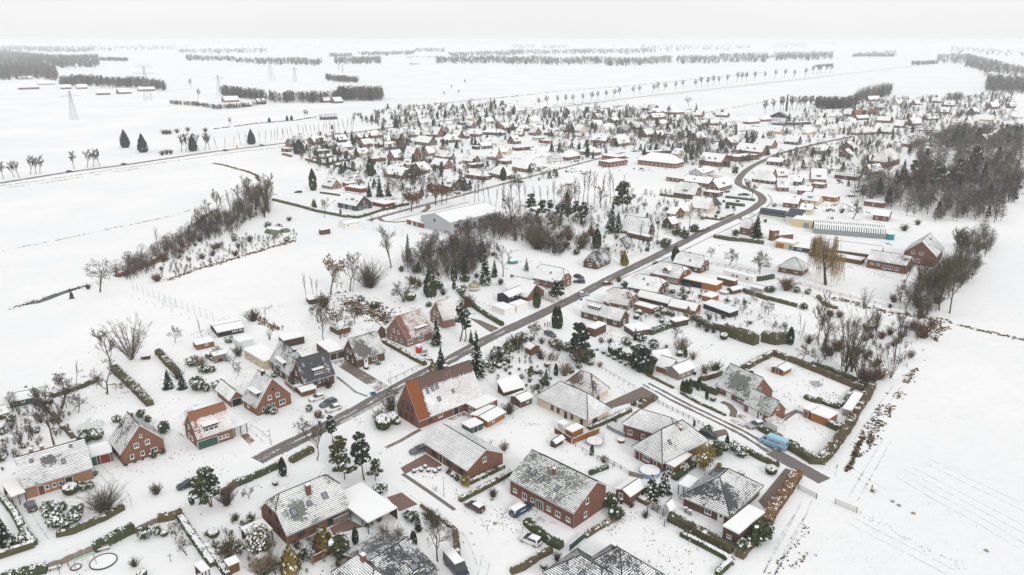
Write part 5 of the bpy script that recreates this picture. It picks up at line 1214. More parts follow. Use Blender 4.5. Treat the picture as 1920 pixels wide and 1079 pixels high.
 (148.74,322.26,-.56,25.5,9.2,2.6,5.4,'gx',dict(wall='brick_orange',snow=1.2,name='hall',cat='workshop',plain=1,win=[],nick='long white-roofed workshop',label='very long low workshop with an unbroken white roof behind the weeping willow')),
 (140.06,314.68,-.69,21.7,5.1,1.9,6.1,'flat',dict(wall='wood_brown',name='outbuilding',cat='outbuilding',plain=1,win=[],label='long brown timber lean-to along the front of the long white-roofed workshop')),
 (125.02,333.88,-.69,8.6,6.4,3.1,7.4,'flat',dict(wall='plaster_beige',name='workshop',cat='workshop',win=[('F',2.48,.1,3.6,2.2,'panel_wood_orange'),('F',7.25,.1,1.4,2.1,'door_plastic_teal')],nick='beige workshop',label='beige flat-roofed workshop with pale orange doors')),
 (131.87,329.39,-.64,8.3,8.4,2,6.3,'flat',dict(wall='brick_dark',name='workshop',cat='workshop',plain=1,win=[('F',3.02,.9,2,.8,'w')],label='low workshop with flat snowy roof right of the beige workshop')),
 (128.56,348.44,.29,8.2,3.7,2.8,7.1,'flat',dict(name='outbuilding',cat='outbuilding',plain=1,win=[('F',1.63,.9,1,1.1,'w')],label='flat brick block with grey roof centre behind the beige workshop')),
 (148.77,376.4,-.6,9.9,9.1,3.9,8.2,'flat',dict(wall='plaster_yellow',name='workshop',cat='workshop',win=[('F',6.92,.05,2.8,2.6,'door_metal_grey')],nick='cream workshop',label='cream workshop with a grey roller door left of the greenhouses')),
 (146.75,384.65,-.68,7.2,5.8,3.2,5.8,'shed',dict(wall='plaster_white',roof='tiles_anthracite',snow=.1,name='solar_hall',cat='hall',win=[],solar=[('F',.5,.5,8,7.5)],nick='solar-roofed hall',label='white hall whose tilted roof is covered in dark solar panels')),
 (137.44,391.46,-.7,13.7,1.6,2.4,4.7,'shed',dict(wall='plaster_white',roof='tiles_anthracite',snow=.1,name='lean_to',cat='lean-to',win=[],solar=[('F',.5,.5,12,2)],label='long narrow lean-to with a strip of solar panels beside the main road bend')),
 (114.71,359.73,-.74,5,5.6,3.9,7.4,'hx',dict(wall='brick_orange',roof='tiles_red',snow=.95,nick='brick house behind the spruce',label='orange brick house with pinkish snowy roof half hidden by the large spruce at the road')),
 (123.57,347.31,.37,3.9,2.4,4.9,9.2,'flat',dict(name='brick_tower',cat='outbuilding',win=[('F',1.96,2.4,1.2,1.3,'wx')],label='taller square brick block with one white window left of the grey-roofed flat block')),
 (-26.02,378.27,-.76,22.1,34.7,5.9,8.9,'gy',dict(wall='cladding_grey',snow=1.2,name='sports_hall',cat='sports hall',plain=1,trim='metal_light',ov=.2,og=.2,win=[('R',20.82,2.4,4.2,2.6,'wx'),('R',25.68,2.4,4.8,2.8,'wx'),('R',30.54,2.4,3.4,2.6,'wx'),('R',4.16,2.6,4,2.2,'wx'),('R',10.41,2.4,4,2.4,'wx'),('F',10.6,4.6,1.4,1.4,'d')],nick='sports hall',label='large grey and brick sports hall with a wide white roof and big gridded windows')),
 (-47.59,377.58,-.79,13.2,5,2.4,6.7,'flat',dict(name='annex',cat='annex',win=[('F',4.39,0,1.2,2.1,'door_frame_white'),('F',8.23,.5,1,1.6,'w')],label='low flat brick entrance block on the gable end of the sports hall')),
 (-88.47,420.26,-.68,15.9,11.3,3.2,7.8,'gx',dict(wall='brick_dark',snow=1.1,sky=[('F',.36,.4,.8,1.2),('F',.88,.4,.8,1.2),('F',.62,.5,3.2,1.4)],win=[('F',5.1,.3,1.6,1.9,'w'),('F',10.21,.2,3,2.2,'w'),('R',2.49,.8,1.3,1.4,'w'),('R',6.23,.2,3.2,2.2,'w'),('R',5.67,3.6,1.4,1.3,'w')],nick='dark slate-brick house',label='dark grey brick house with a bright white roof near the sports hall')),
 (-73.22,425.19,-.72,11,7.4,2.2,6.5,'flat',dict(wall='wood_red',name='carport',cat='carport',plain=1,win=[],label='flat snowy reddish carport right of the dark slate-brick house')),
 (-115.27,480.64,-.69,10,7.6,2.2,5.8,'gx',dict(wall='brick_pink',snow=1,chim=[(3,0,1,.6)],dorm=[('F',.55,3.5,1.6,1.2,1,'wood_dark','flat')],nick='pink village-edge house',label='pink brick gable house right of the tall ivy-dark conifer at the village edge')),
 (-82.78,374.73,.74,7.7,5.7,2.4,3.4,'gx',dict(wall='plaster_white',snow=1.2,name='clubhouse',cat='clubhouse',plain=1,win=[('F',1.92,.9,.8,.8,'w')],nick='white clubhouse',label='small white clubhouse with snowy gable roof at the top edge of the sports field')),
 (-91.32,359.44,.72,4.9,2.4,2.4,6.7,'flat',dict(wall='brick_brown',name='shed',cat='shed',plain=1,win=[],label='brown flat shed at the top edge of the sports field left of the white clubhouse')),
 (281.27,571.61,.76,26.9,10.9,5,12.6,'hip',dict(wall='brick_pink',roof='tiles_red',snow=.8,name='church',cat='church',win=[('F',4.49,1.5,1.1,2.8,'d'),('F',10.47,1.5,1.1,2.8,'d'),('F',16.46,1.5,1.1,2.8,'d'),('F',22.44,1.5,1.1,2.8,'d'),('L',5.43,1.6,1,2.6,'d')],nick='church',label='brick church with a very tall steep snowy roof hipped at one end, beside the churchyard')),
]
FW = ['brick_red', 'tiles_anthracite', 'tiles_grey', 'brick_brown', 'plaster_cream', 'plaster_white', 'brick_pink', 'tiles_red', 'brick_orange', 'wood_red', 'brick_dark', 'tiles_green', 'wood_dark', 'plaster_yellow', 'wood_black', 'plaster_grey', 'tiles_orange', 'wood_brown', 'wood_orange']
# x, y, turn, length, width, eave, ridge, roof kind, wall, roof, snow, use
FAR = [
 (-195,678,.78,8.6,8.7,2.8,6.9,'gx',0,1,.35,''),
 (-177,697,.83,14.2,9.2,2.8,6.9,'gx',0,2,.9,''),
 (-159,708,.71,11.1,8.8,2.8,6.8,'gx',3,2,.95,''),
 (-145,657,.76,12.8,9,2.8,6.1,'gx',0,2,.85,''),
 (-142,630,.78,10.3,9,2.8,5.7,'gx',3,2,1,''),
 (-130,678,.83,9.6,9.3,2.8,6.7,'gx',0,2,1,''),
 (-123,621,.8,9.8,9,2.8,6.1,'gx',4,2,1,''),
 (-156,666,-.69,15.1,9,2.8,7.1,'hip',3,2,.4,''),
 (-178,665,.73,6.7,7,2.5,6.8,'flat',5,2,1,'garage'),
 (-142,726,.42,9.1,9.3,2.8,5.4,'hx',3,2,1,''),
 (-133,743,.47,13.9,9.3,2.8,6.6,'hip',3,2,1,''),
 (-115,702,.43,5.2,8,2.8,6.8,'gx',3,2,.95,''),
 (-106,658,.36,7.5,8.1,2.8,6.9,'gx',6,7,.85,''),
 (-92,600,-.78,9.4,9,2.8,7.8,'gy',0,2,1,''),
 (-105,593,.73,11.1,7,2.5,6.8,'flat',0,2,1,'outbuilding'),
 (-104,486,.67,9,7,2.5,6.8,'flat',8,2,1,'garage'),
 (-102,499,.24,5.6,7.5,2.8,5.4,'hx',6,7,.8,''),
 (-97,470,-.62,14.8,7,2.5,6.8,'flat',9,2,1,'carport'),
 (-191,646,1,5,7.3,2.6,6.9,'flat',3,2,1,'shed'),
 (-159,635,.7,12.1,7,2.5,6.8,'flat',10,2,1,'shed'),
 (-116,676,-.77,10.2,7,2.5,6.8,'flat',10,2,1,'shed'),
 (-148,689,.75,7.3,7,2.5,6.8,'flat',3,2,1,'garage'),
 (-108,719,-.72,13.6,8.3,2.8,7.3,'gx',0,1,.5,''),
 (-96,748,.35,10.5,8,2.8,6.9,'gx',6,2,.8,''),
 (-72,752,.71,9.2,9,2.8,9.1,'gy',0,2,.9,''),
 (-78,692,-.71,18.6,10.5,2.8,7.3,'gx',3,2,1,''),
 (-57,708,.43,16.9,8.7,2.8,6.6,'hip',3,2,1,''),
 (-52,740,-.71,9.2,7.7,2.8,7.3,'gx',0,7,.9,''),
 (-36,754,-.48,11,8.5,2.8,6.8,'hip',3,2,.95,''),
 (-18,767,-.33,22.2,10.5,2.8,5.7,'hip',10,2,1,''),
 (-16,685,-.72,15.8,9,2.8,7,'hx',5,2,1,''),
 (-26,665,.67,17.1,7,2.5,6.8,'flat',10,2,1,'garage'),
 (-14,602,-.62,8.7,7.6,2.8,7.6,'gx',6,7,.95,''),
 (-105,658,.27,9.4,8.4,2.8,6.6,'gx',6,7,.8,''),
 (-92,648,-.68,10.5,7.6,2.8,7,'gx',3,1,.1,''),
 (-78,594,-.75,10.6,9.6,2.9,11.3,'gx',0,2,.9,''),
 (-68,623,.7,6.9,8.6,2.8,7.2,'gx',6,2,.9,''),
 (-54,603,-.61,13.8,6.3,2.8,7.1,'hip',3,11,.9,''),
 (-52,560,-.68,13.9,8.8,2.8,6.8,'gx',0,7,1,''),
 (-65,538,.89,8.5,9.9,2.8,7.7,'gx',3,2,1,''),
 (-79,520,-.62,17,7.9,2.8,7.6,'hx',3,2,1,''),
 (-31,580,-.74,11.8,8,2.8,6.6,'gx',6,7,.85,''),
 (-27,563,.69,10.6,7,2.5,6.8,'flat',12,2,1,'shed'),
 (-75,564,-.81,8.1,7,2.5,6.8,'flat',0,2,1,'garage'),
 (-48,902,.76,5.9,9,2.8,7.1,'gy',4,2,1,''),
 (-44,827,.76,7.1,9,2.8,7.4,'gy',0,2,1,''),
 (-26,873,.44,8.8,8.2,2.8,6.8,'hx',4,2,.95,''),
 (-56,861,-.79,9.2,7,2.5,6.8,'flat',3,2,1,'shed'),
 (-78,746,-.78,9.6,7,2.5,6.8,'flat',3,2,1,'shed'),
 (-45,738,.55,5.1,7.6,2.8,5.9,'gx',3,2,1,''),
 (-6,580,-.76,9.4,7,2.5,6.8,'flat',3,2,1,'shed'),
 (-5,629,-.61,7,6.8,2.8,5.8,'gx',4,2,1,''),
 (-7,520,-.96,18.9,9.3,2.8,7.1,'hip',3,2,1,''),
 (-77,563,-.3,5.3,5.1,2.8,6,'gx',3,2,1,''),
 (-36,476,-.92,10.1,13,2.9,7.9,'gx',3,2,1,''),
 (-23,514,-.65,16.9,7,2.5,6.8,'flat',3,2,1,'outbuilding'),
 (-5,807,.83,20.8,11.7,3.6,8,'gx',6,2,1.2,'hall'),
 (24,878,.74,11.5,9,2.8,7.3,'gx',5,2,.95,''),
 (23,763,.73,9.1,9,2.8,7.6,'gy',0,1,.6,''),
 (39,762,-.75,12.4,8.7,2.8,7,'hx',3,2,1,''),
 (2,699,.8,8.6,9.2,2.8,7.2,'gx',3,2,1,''),
 (8,753,-.42,6.8,6.1,2.8,7.4,'gx',3,2,1,''),
 (16,801,.74,10.1,7,2.5,6.8,'flat',3,2,1,'shed'),
 (53,786,.72,10.1,9,2.8,7.6,'gy',6,2,.8,''),
 (70,784,.76,11.4,9,2.8,8.1,'gy',4,2,.9,''),
 (46,604,.76,15.3,9,2.8,7.1,'hip',0,2,1,''),
 (33,581,.4,9.8,8.7,2.8,7.1,'hx',5,1,.55,''),
 (8,547,-.78,14.1,8.3,2.8,6.1,'hip',8,2,1,''),
 (31,702,-.76,10.8,7,2.5,6.8,'flat',0,2,1,'shed'),
 (-7,630,.39,6.9,7.1,2.8,5.8,'gx',4,2,1,''),
 (8,656,.63,14.2,7,2.5,6.8,'flat',3,2,1,'shed'),
 (25,721,-.79,9.2,7,2.5,6.8,'flat',3,2,1,'garage'),
 (46,743,-.56,7.8,7.2,2.8,5.9,'hx',5,2,1,''),
 (81,724,-.64,23.4,7,2.5,6.8,'flat',3,2,1,'outbuilding'),
 (-24,666,.6,10.6,7.2,2.8,5.3,'gx',10,2,1.1,''),
 (97,686,.77,17.1,9.9,2.9,9.8,'hx',0,2,.8,''),
 (98,792,.78,15.2,9.6,2.8,8.2,'gx',5,7,.9,''),
 (92,835,.43,10.5,6.3,2.8,7.5,'gx',5,2,1,''),
 (102,921,.78,10.3,8.9,2.8,7,'gx',0,1,.6,''),
 (124,929,-.5,6.1,7.6,2.8,7,'gx',6,2,.95,''),
 (117,885,.67,10.4,7.8,2.8,6,'gx',6,2,1.1,''),
 (114,782,.5,13.2,7,2.8,7,'hx',3,1,.3,''),
 (132,815,-.89,21,6.4,2.8,7.7,'hip',6,7,.95,''),
 (140,902,-.69,18.3,7,2.5,6.8,'flat',5,2,1,'outbuilding'),
 (132,752,.73,12.7,9.2,2.8,7.6,'gx',3,2,.8,''),
 (142,743,.72,9.9,8,2.8,6.7,'gx',3,2,1,''),
 (166,850,.56,9.9,7.4,2.8,6,'hx',5,2,1,''),
 (180,1046,-.71,9.4,8.4,2.8,7.5,'gx',3,2,.9,''),
 (188,1047,.54,10.1,6.7,2.8,7.4,'gx',10,1,.5,''),
 (190,1039,.71,12.6,9,2.8,7.3,'gy',10,1,.6,''),
 (214,1037,.59,10.7,6.9,2.8,7.2,'gx',0,2,.95,''),
 (186,991,.3,23.2,10.2,2.8,7.2,'hip',3,2,1,''),
 (209,988,.39,19.4,8.2,2.8,6.7,'hip',3,2,1,''),
 (174,925,.44,19,9.7,2.8,6.7,'hx',3,2,1,''),
 (231,953,-.73,8.9,8.5,2.8,7.8,'gx',0,7,.95,''),
 (175,726,.75,12.7,8.9,2.8,7.3,'gx',3,2,.8,''),
 (80,597,-.83,14.9,11,3.6,7.9,'flat',0,2,1,'school'),
 (76,572,.71,19.6,11,3.6,7.9,'flat',0,2,1,'school'),
 (112,572,-.68,31.2,14,3.7,9.1,'hip',8,2,1.1,'school'),
 (135,617,-.8,7.8,8.1,2.8,6.7,'hx',4,2,.95,''),
 (80,721,-.62,22.3,7,2.5,6.8,'flat',5,2,1,'outbuilding'),
 (120,632,.4,24,7,2.5,6.8,'flat',3,2,1,'outbuilding'),
 (81,704,-.57,15,7.4,2.8,6.1,'gx',3,2,1.1,''),
 (65,629,-.51,14.8,9.4,2.8,6.4,'hip',3,2,1,''),
 (154,902,-.66,8.7,8,2.8,6,'gx',5,2,1,''),
 (198,629,-.77,23.1,11.3,3.6,8.8,'gx',0,2,1.2,'inn'),
 (223,672,-.87,17.2,9.3,2.8,7.4,'gx',0,2,1.1,''),
 (196,688,.79,13.4,10.3,2.8,7.3,'gx',3,2,.85,''),
 (175,723,.79,14.3,9.8,2.8,7.5,'gx',3,2,.75,''),
 (255,695,-.78,12.6,9.1,2.8,8.1,'gx',3,2,1,''),
 (267,774,-.7,10.2,8.6,2.8,8.2,'gx',13,7,.95,''),
 (297,767,.5,14.4,5.4,2.8,6.3,'hip',13,2,1,''),
 (271,872,.57,19.5,7.9,2.8,6.8,'hip',0,2,1,''),
 (294,898,.5,15.2,8.5,2.8,7.1,'hip',0,2,1,''),
 (322,931,-.73,19,9,2.8,7.5,'gy',14,1,.3,''),
 (297,856,-.71,14.2,8.7,2.8,7.8,'gx',10,2,.55,''),
 (258,948,-.66,14.8,8.2,2.8,5.6,'gx',3,2,1,''),
 (261,978,.72,11.2,9,2.8,7.4,'gy',0,2,.8,''),
 (221,854,-.6,17.9,8.3,2.8,5.5,'gx',0,2,1.1,''),
 (206,783,-.62,9.7,8.4,2.8,7,'gx',4,2,.7,''),
 (336,843,-.64,5.2,8.6,2.8,7.1,'gx',5,2,1,''),
 (320,862,.32,28.7,7,2.6,6.9,'flat',10,2,1,'outbuilding'),
 (279,775,-.57,8.8,8.4,2.8,6.6,'hx',5,2,1,''),
 (153,574,-.79,18.6,12.4,3.6,8.8,'gx',0,2,1.2,'inn'),
 (182,600,.51,24.3,11,3.6,7.9,'flat',0,2,1,'inn'),
 (111,504,-.77,13.7,7,2.5,6.8,'flat',0,2,1,'shop'),
 (133,530,.93,19.1,10.2,2.8,5,'gx',15,2,1.1,''),
 (106,452,-.62,13.6,10,2.8,8.5,'hx',0,2,.75,''),
 (131,475,.85,19.4,8.2,2.8,6.9,'gx',0,2,1.2,''),
 (122,455,-.73,9.3,7,2.5,6.8,'flat',3,2,1,'annex'),
 (122,489,-.7,17.6,8.9,2.8,5.8,'gx',0,2,1.2,''),
 (105,411,-.64,10.7,8.8,2.8,7.8,'gx',4,2,.92,''),
 (94,403,-.46,5.2,8,2.8,6.9,'gx',4,2,1,''),
 (112,419,.65,5,9.6,2.8,6.3,'gx',5,1,.1,''),
 (167,499,-.79,14.7,5,2.8,7.8,'hip',3,7,.85,''),
 (183,515,.42,8.8,5,2.8,6.8,'gx',6,7,.85,''),
 (170,473,-.18,6.7,10,2.8,7.6,'gx',0,2,.8,''),
 (200,575,-.59,11.5,8.1,2.8,5.4,'hx',10,7,.95,''),
 (344,863,.8,11.1,10,2.8,7.3,'gx',5,2,1,''),
 (392,935,-.64,14.9,7.8,2.8,7.2,'hip',5,2,1,''),
 (417,960,-.79,9.8,9,2.8,8,'gx',3,2,.9,''),
 (429,960,.53,17.2,8.7,2.8,7.5,'hx',8,16,.15,''),
 (458,1007,-.6,6.9,8.6,2.8,6.1,'gx',0,2,1.2,''),
 (460,986,-.63,10.1,8.7,2.8,6.7,'gx',0,7,.1,''),
 (559,1206,.38,22.5,7.6,2.8,7.6,'gx',3,2,1,''),
 (503,1062,-.64,12.1,8.7,2.8,7.2,'gx',3,2,.7,''),
 (426,884,-.73,14.8,8.9,2.8,6.7,'gx',0,2,1,''),
 (418,830,-.81,9.6,8.8,2.8,8,'gx',3,2,1,''),
 (446,855,.48,16.3,7.1,2.8,8,'gx',0,7,.95,''),
 (349,807,-.73,13,8.7,2.8,8.6,'gx',5,2,.9,''),
 (372,844,.73,13.1,7.2,2.8,8.1,'gx',5,2,1,''),
 (333,797,-.84,8.7,9.3,2.8,7,'gx',5,2,.9,''),
 (376,775,-.79,14.9,9,2.8,7,'gx',3,2,.85,''),
 (351,767,.3,24.9,7.5,2.8,7.3,'hip',6,7,.7,''),
 (259,638,.66,17.9,7.8,2.8,6.8,'hip',3,2,.9,''),
 (288,654,.85,10.4,11.8,2.8,7.6,'gx',0,2,1,''),
 (270,615,.82,8,8.5,2.8,6.5,'gx',0,2,1.1,''),
 (395,869,.48,19.8,7,2.5,6.8,'flat',5,2,1,'garage'),
 (413,913,.44,19.5,6.2,2.8,5.6,'gx',17,2,1.1,''),
 (560,1127,.59,12.8,6.9,2.8,7.1,'gx',4,2,.9,''),
 (624,1192,.65,14.1,9,2.8,7.3,'gy',3,1,.6,''),
 (494,910,.41,19.9,5,2.8,7.5,'gx',3,11,.75,''),
 (550,894,-.8,13.7,9,2.8,7.8,'gx',4,2,1,''),
 (667,1076,.5,19.2,8.6,2.8,8.3,'gx',0,2,1,''),
 (605,925,-.66,12.9,8.8,2.8,8.3,'gx',5,2,1,''),
 (590,991,.7,12.9,9.2,2.8,8.2,'gx',10,2,1,''),
 (555,992,-.78,10.3,8.9,2.8,8.3,'gx',3,2,1,''),
 (621,1102,-.7,13.5,8.8,2.8,7.3,'gx',3,2,1,''),
 (495,836,.83,10.6,9.8,2.8,8.8,'gx',5,2,1,''),
 (465,743,.52,12.9,5,2.8,6.7,'gx',3,2,1,''),
 (494,773,.81,8.7,8.5,2.8,7.9,'gx',15,2,1,''),
 (535,828,.3,20.2,5.3,2.8,7.2,'gx',3,2,.7,''),
 (381,712,-.77,13.8,7,2.5,6.8,'flat',15,2,1,'outbuilding'),
 (354,679,.59,14.3,9,2.8,6.9,'gy',6,2,.9,''),
 (437,706,.56,17,12.1,2.9,7.9,'gx',3,7,.85,''),
 (454,789,-1.11,15.4,11.4,2.9,8.7,'gx',6,7,.95,''),
 (586,1128,.62,13.9,7.8,2.8,7.7,'gx',3,2,1,''),
 (640,1171,-.69,12.4,8.8,2.8,7.4,'gx',3,2,1,''),
 (693,1078,.55,13.8,6.3,2.8,7.4,'gx',3,2,1,''),
 (562,1133,.67,14.2,7,2.8,7.6,'gx',3,2,1,''),
 (159,423,-.62,8,8.4,2.8,5.4,'gx',0,2,.95,''),
 (173,431,-.7,10,7.9,2.8,6.5,'hx',4,2,.95,''),
 (161,406,-.57,6,7.9,2.8,5.1,'gx',4,2,1,''),
 (180,460,-.55,7.8,8.2,2.8,5,'gx',3,2,1.2,''),
 (197,482,-.79,7.1,7,2.5,6.8,'flat',0,2,1,'shed'),
 (188,440,-.77,7.1,7,2.5,6.8,'flat',18,2,1,'shed'),
 (187,491,-.56,5,8,2.8,5,'gx',10,2,1.2,''),
 (80,373,.63,5,6.1,2.8,5.5,'gx',3,2,1,''),
 (87,396,-.74,5,8.7,2.8,5.6,'gx',0,2,1.1,''),
 (254,533,.45,12.4,7.1,2.8,7,'gx',0,7,.9,''),
 (230,517,-.67,15.1,7,2.5,6.8,'flat',3,2,1,'outbuilding'),
 (195,391,-.6,7.4,8.3,2.8,5,'gx',0,2,1.1,''),
 (207,425,-.71,10.3,7,2.5,6.8,'flat',0,2,1,'shed'),
 (324,498,-.77,5,8.5,2.8,5.5,'gx',3,2,.9,''),
 (353,535,-.85,5,8.9,2.8,6.6,'gx',10,2,1,''),
 (383,634,-.62,10,6.5,2.8,5.8,'hip',3,2,.9,''),
 (204,503,-.22,9.3,9.9,2.8,8.6,'gx',6,7,.95,''),
 (228,513,-.74,14.4,7,2.5,6.8,'flat',3,2,1,'outbuilding'),
 (-979,1646,.66,30.3,14,3.2,8.7,'gx',15,2,1.2,'farm'),
 (-926,1498,.66,34,14,3.3,8.3,'flat',3,2,1,'barn'),
 (-1167,1881,.65,27.3,14,3.2,8,'gx',15,2,1.2,'farm'),
 (-860,1508,.5,18.4,14,3.2,8.2,'gx',3,2,1.2,'farm'),
 (-832,1512,.64,18.2,13.9,3.2,8.5,'gx',6,2,1.2,'farm'),
 (-706,1347,.52,21.8,14,3.2,8.3,'gx',3,2,1.2,'farm'),
 (-682,1371,.81,20.5,14.2,3.2,8.8,'gx',3,2,1.2,'farm'),
 (-677,1446,.57,28.3,13.9,3.2,7.6,'gx',3,2,1.2,'farm'),
 (-429,1185,.69,22.2,13.9,3.2,8.7,'gx',6,2,1.2,'farm'),
 (-377,1103,.53,11.5,13.7,3.2,7.5,'gx',3,2,1.2,'farm'),
 (-450,1125,.46,8.6,13.9,3.2,9,'gx',6,2,1.2,'farm'),
 (-371,1148,.47,11,13.7,3.2,8.1,'gx',3,2,1,'farm'),
 (-282,1177,.66,11.5,13.6,3.2,8,'gx',3,2,1.2,'farm'),
 (-263,1166,.78,14.5,13.9,3.2,8.6,'gx',3,2,1.2,'farm'),
 (-219,922,.36,19.1,13.5,3.2,6.3,'gx',14,1,.5,'barn'),
 (-377,3055,.53,33.9,13.9,3.2,8.4,'gx',3,2,.9,'farm'),
]
ROADS = [
 ('road',5.2,'asphalt',.98,.012,[(-95.9,111.1),(-83.1,122.4),(-76.6,128.5),(-72.4,132.1),(-64,141.2),(-57.4,149.9)]),
 ('road',5.6,'asphalt',.27,.018,[(-57.4,149.9),(-50.3,159.5),(-42.5,170.4),(-29.7,189.9),(-18.6,206),(-9.2,220.6),(-1.7,230.7)]),
 ('road',5.6,'asphalt',.14,.015,[(-3.5,228.3),(7.3,242.2),(23.6,264.1),(39.7,287.8),(66.2,323.8),(94,363),(127.1,406),(139,424.1),(148.4,442.3),(151.8,463.7),(149.1,481.5),(149.9,498.6),(161.4,529.9),(180.3,567.7),(202.2,602.4),(226.6,638.2),(278.4,696.4),(335,752.6)]),
 ('sidewalk',1.3,'asphalt',.42,.022,[(-42.1,167.4),(-35.8,176.5),(-28.7,187.2)]),
 ('sidewalk',1.2,'asphalt',.45,.022,[(39.6,282.2),(52.6,298.1),(70.2,320),(94.5,352),(128.4,396.8),(150.9,434.5),(156.8,458.6)]),
 ('lane',4,'asphalt',.86,.012,[(23.5,221),(25.2,216.2),(31.6,201.8),(36.9,189.9)]),
 ('lane',4.2,'asphalt',.5,.016,[(36.9,189.9),(42.5,180.8),(49.5,171),(55.9,162),(59.7,153.8)]),
 ('lane',4.6,'asphalt',.02,.02,[(59.7,153.8),(63.4,147.6),(67.1,141.6)]),
 ('lane',3.6,'asphalt',.93,.012,[(-30.2,150.1),(-20.5,139.8),(-11,128.1),(-5.6,121.9),(-2.9,115.7)]),
 ('kerb_strip',1,'asphalt',-.1,.022,[(-23.9,144.4),(-17.3,137.4),(-11.5,131)]),
 ('country_road',6.6,'asphalt',.22,.03,[(-344.5,485.2),(-338.4,497.3),(-316.7,541.2),(-294.2,571.8),(-275.3,605.2),(-252.6,644.5),(-208.8,701.3),(-179.5,756.9),(-149.4,803.2),(-101.9,866.5),(-39.5,953.7),(17.8,1035),(110.9,1154.4),(232,1319.2),(490.7,1636.8),(849.2,2085.1),(1387.5,2771.8),(1725.5,3193)]),
 ('village_street',4.6,'asphalt',.3,.024,[(-75.4,388),(-61.8,410),(-36.4,447.1),(-4.9,495.5),(31,549.2),(67.3,603),(94.3,641.3)]),
 ('path',2.6,'paving_brown',.05,.028,[(-63,408.7),(-68.5,400.7),(-70.8,395.5),(-67.4,386.8),(-60.9,384.3),(-54.3,386.8)]),
 ('path',3.2,'paving_brown',.05,.026,[(-48.7,428.5),(-47.1,418.4),(-49.3,408.7)]),
 ('path',2.4,'asphalt',.52,.02,[(-62.9,388),(-49.5,406),(-36.2,421.2),(-24.9,436.1)]),
 ('path',2.2,'paving_brown',.3,.02,[(75.2,168.7),(74.3,171.8),(72.6,173.8),(68.7,170.6),(65.7,166.9)]),
 ('path',2,'paving_brown',.05,.02,[(54.9,179.1),(56.3,177.1),(56.6,173.8),(55.4,170.6)]),
 ('path',1.4,'paving_red',.25,.02,[(-29.4,155.5),(-26.3,158.7),(-23.9,162.1),(-22.2,164.2)]),
 ('drive_track',1,'asphalt',.3,.02,[(-49.3,194.5),(-44.7,188.4),(-42,184.7),(-38.4,182.2)]),
]
TRACKS = [([(-95.4,113),(-83.1,122.4),(-76.5,128.3),(-72.3,131.9),(-63.9,141),(-57.5,149.4)],1.7),([(-20.7,136.9),(-16.5,132.8),(-10.9,127.2),(-7.6,121.6),(-5.4,114.2)],1.7),([(-6.9,128),(-5.2,123.1),(-4.6,117.8),(-5.3,111.5)],1.6),([(25.6,216.1),(31.7,201.9),(36.9,189.9),(39,185.4)],1.7),([(47.6,166.9),(50.2,162.1),(53.2,156.5),(55.2,152.3)],1.7),([(57,128.9),(51.7,121.6),(45.3,111.5)],1.8),([(61,135),(56.1,127.2),(49.7,117.8),(45.5,111.5)],1.8),([(74.4,146.3),(75.9,142.2),(77.8,137.8)],2),([(105.3,188.4),(94,174.4),(84.4,162.1),(79.3,155.7)],1.8),([(88.9,159.3),(80.2,147.9),(70.4,135)],1.8),([(84.4,143.7),(88.1,135),(91.9,128),(95.4,119.3)],2.4),([(87.6,146.8),(91.7,138.8),(95.5,131.4),(99.4,123.9)],2.4),([(93.2,150.1),(97.4,142.2),(101.6,135.5),(104,131)],2.4),([(66.6,128),(69.9,123.1),(74.1,117.8),(78.1,112.1)],2.4),([(-64.1,165.7),(-60.7,162.1),(-57,157.6)],1.6),([(-92,147.4),(-86.6,142.2),(-80,135.5),(-77.5,131.4)],1.6),([(-100.3,133.2),(-95.3,128),(-89,121.6),(-84.7,117.8)],1.6),([(-49.7,178.4),(-44.5,175.7),(-41.1,172.5)],1.6),([(17,242.3),(20.3,233.3),(25.9,222.9)],1.6),([(8.9,229.1),(14.5,220),(17,213.3)],1.6)]
SLABS = [
 ('driveway','paving_brown',.22,.014,[(-53.5,205.3),(-49.8,206.6),(-32.9,187.6),(-35.9,184.7)]),
 ('forecourt','paving_brown',-.05,.014,[(23.5,177.4),(35.6,188.2),(38.8,183.1),(25.3,175.1)]),
 ('forecourt','paving_red',.12,.014,[(-24.7,146.8),(-19.7,152.8),(-15.6,148.2),(-15.9,146.6),(-20.3,147.6),(-23.3,144.2)]),
 ('gravel_drive','paving_brown',.05,.014,[(50.5,134.1),(60.5,146.8),(62.1,145.5),(51.1,130.8)]),
 ('forecourt','paving_brown',.35,.014,[(52.9,168.1),(57.6,172.2),(60.3,169.9),(56.3,164.5)]),
 ('driveway','paving_red',.05,.014,[(-25.9,135.5),(-23.1,137.3),(-19.2,133),(-22.6,130.5)]),
 ('terrace','paving_red',.05,.014,[(-35.4,125.1),(-32.3,128),(-28.8,125.5),(-34.2,122.9)]),
 ('driveway','paving_brown',.1,.014,[(-14.9,242.3),(-10.4,239.4),(-2.8,230.6),(-5.7,226.4)]),
 ('driveway','paving_brown',.1,.014,[(48.5,163.3),(52,164.5),(52,161.8),(47.9,159.9)]),
 ('driveway','paving_red',.2,.014,[(-65.1,161.3),(-63.6,162.4),(-60.7,158.7),(-61.1,156.5)]),
 ('terrace','paving_brown',.35,.014,[(-12.3,173.1),(-9.2,171.2),(-12.1,168.7),(-16.2,169.3)]),
 ('yard','paving_brown',.3,.014,[(134.4,528.3),(143.3,528.3),(147.7,525.6),(139.8,514.9)]),
]
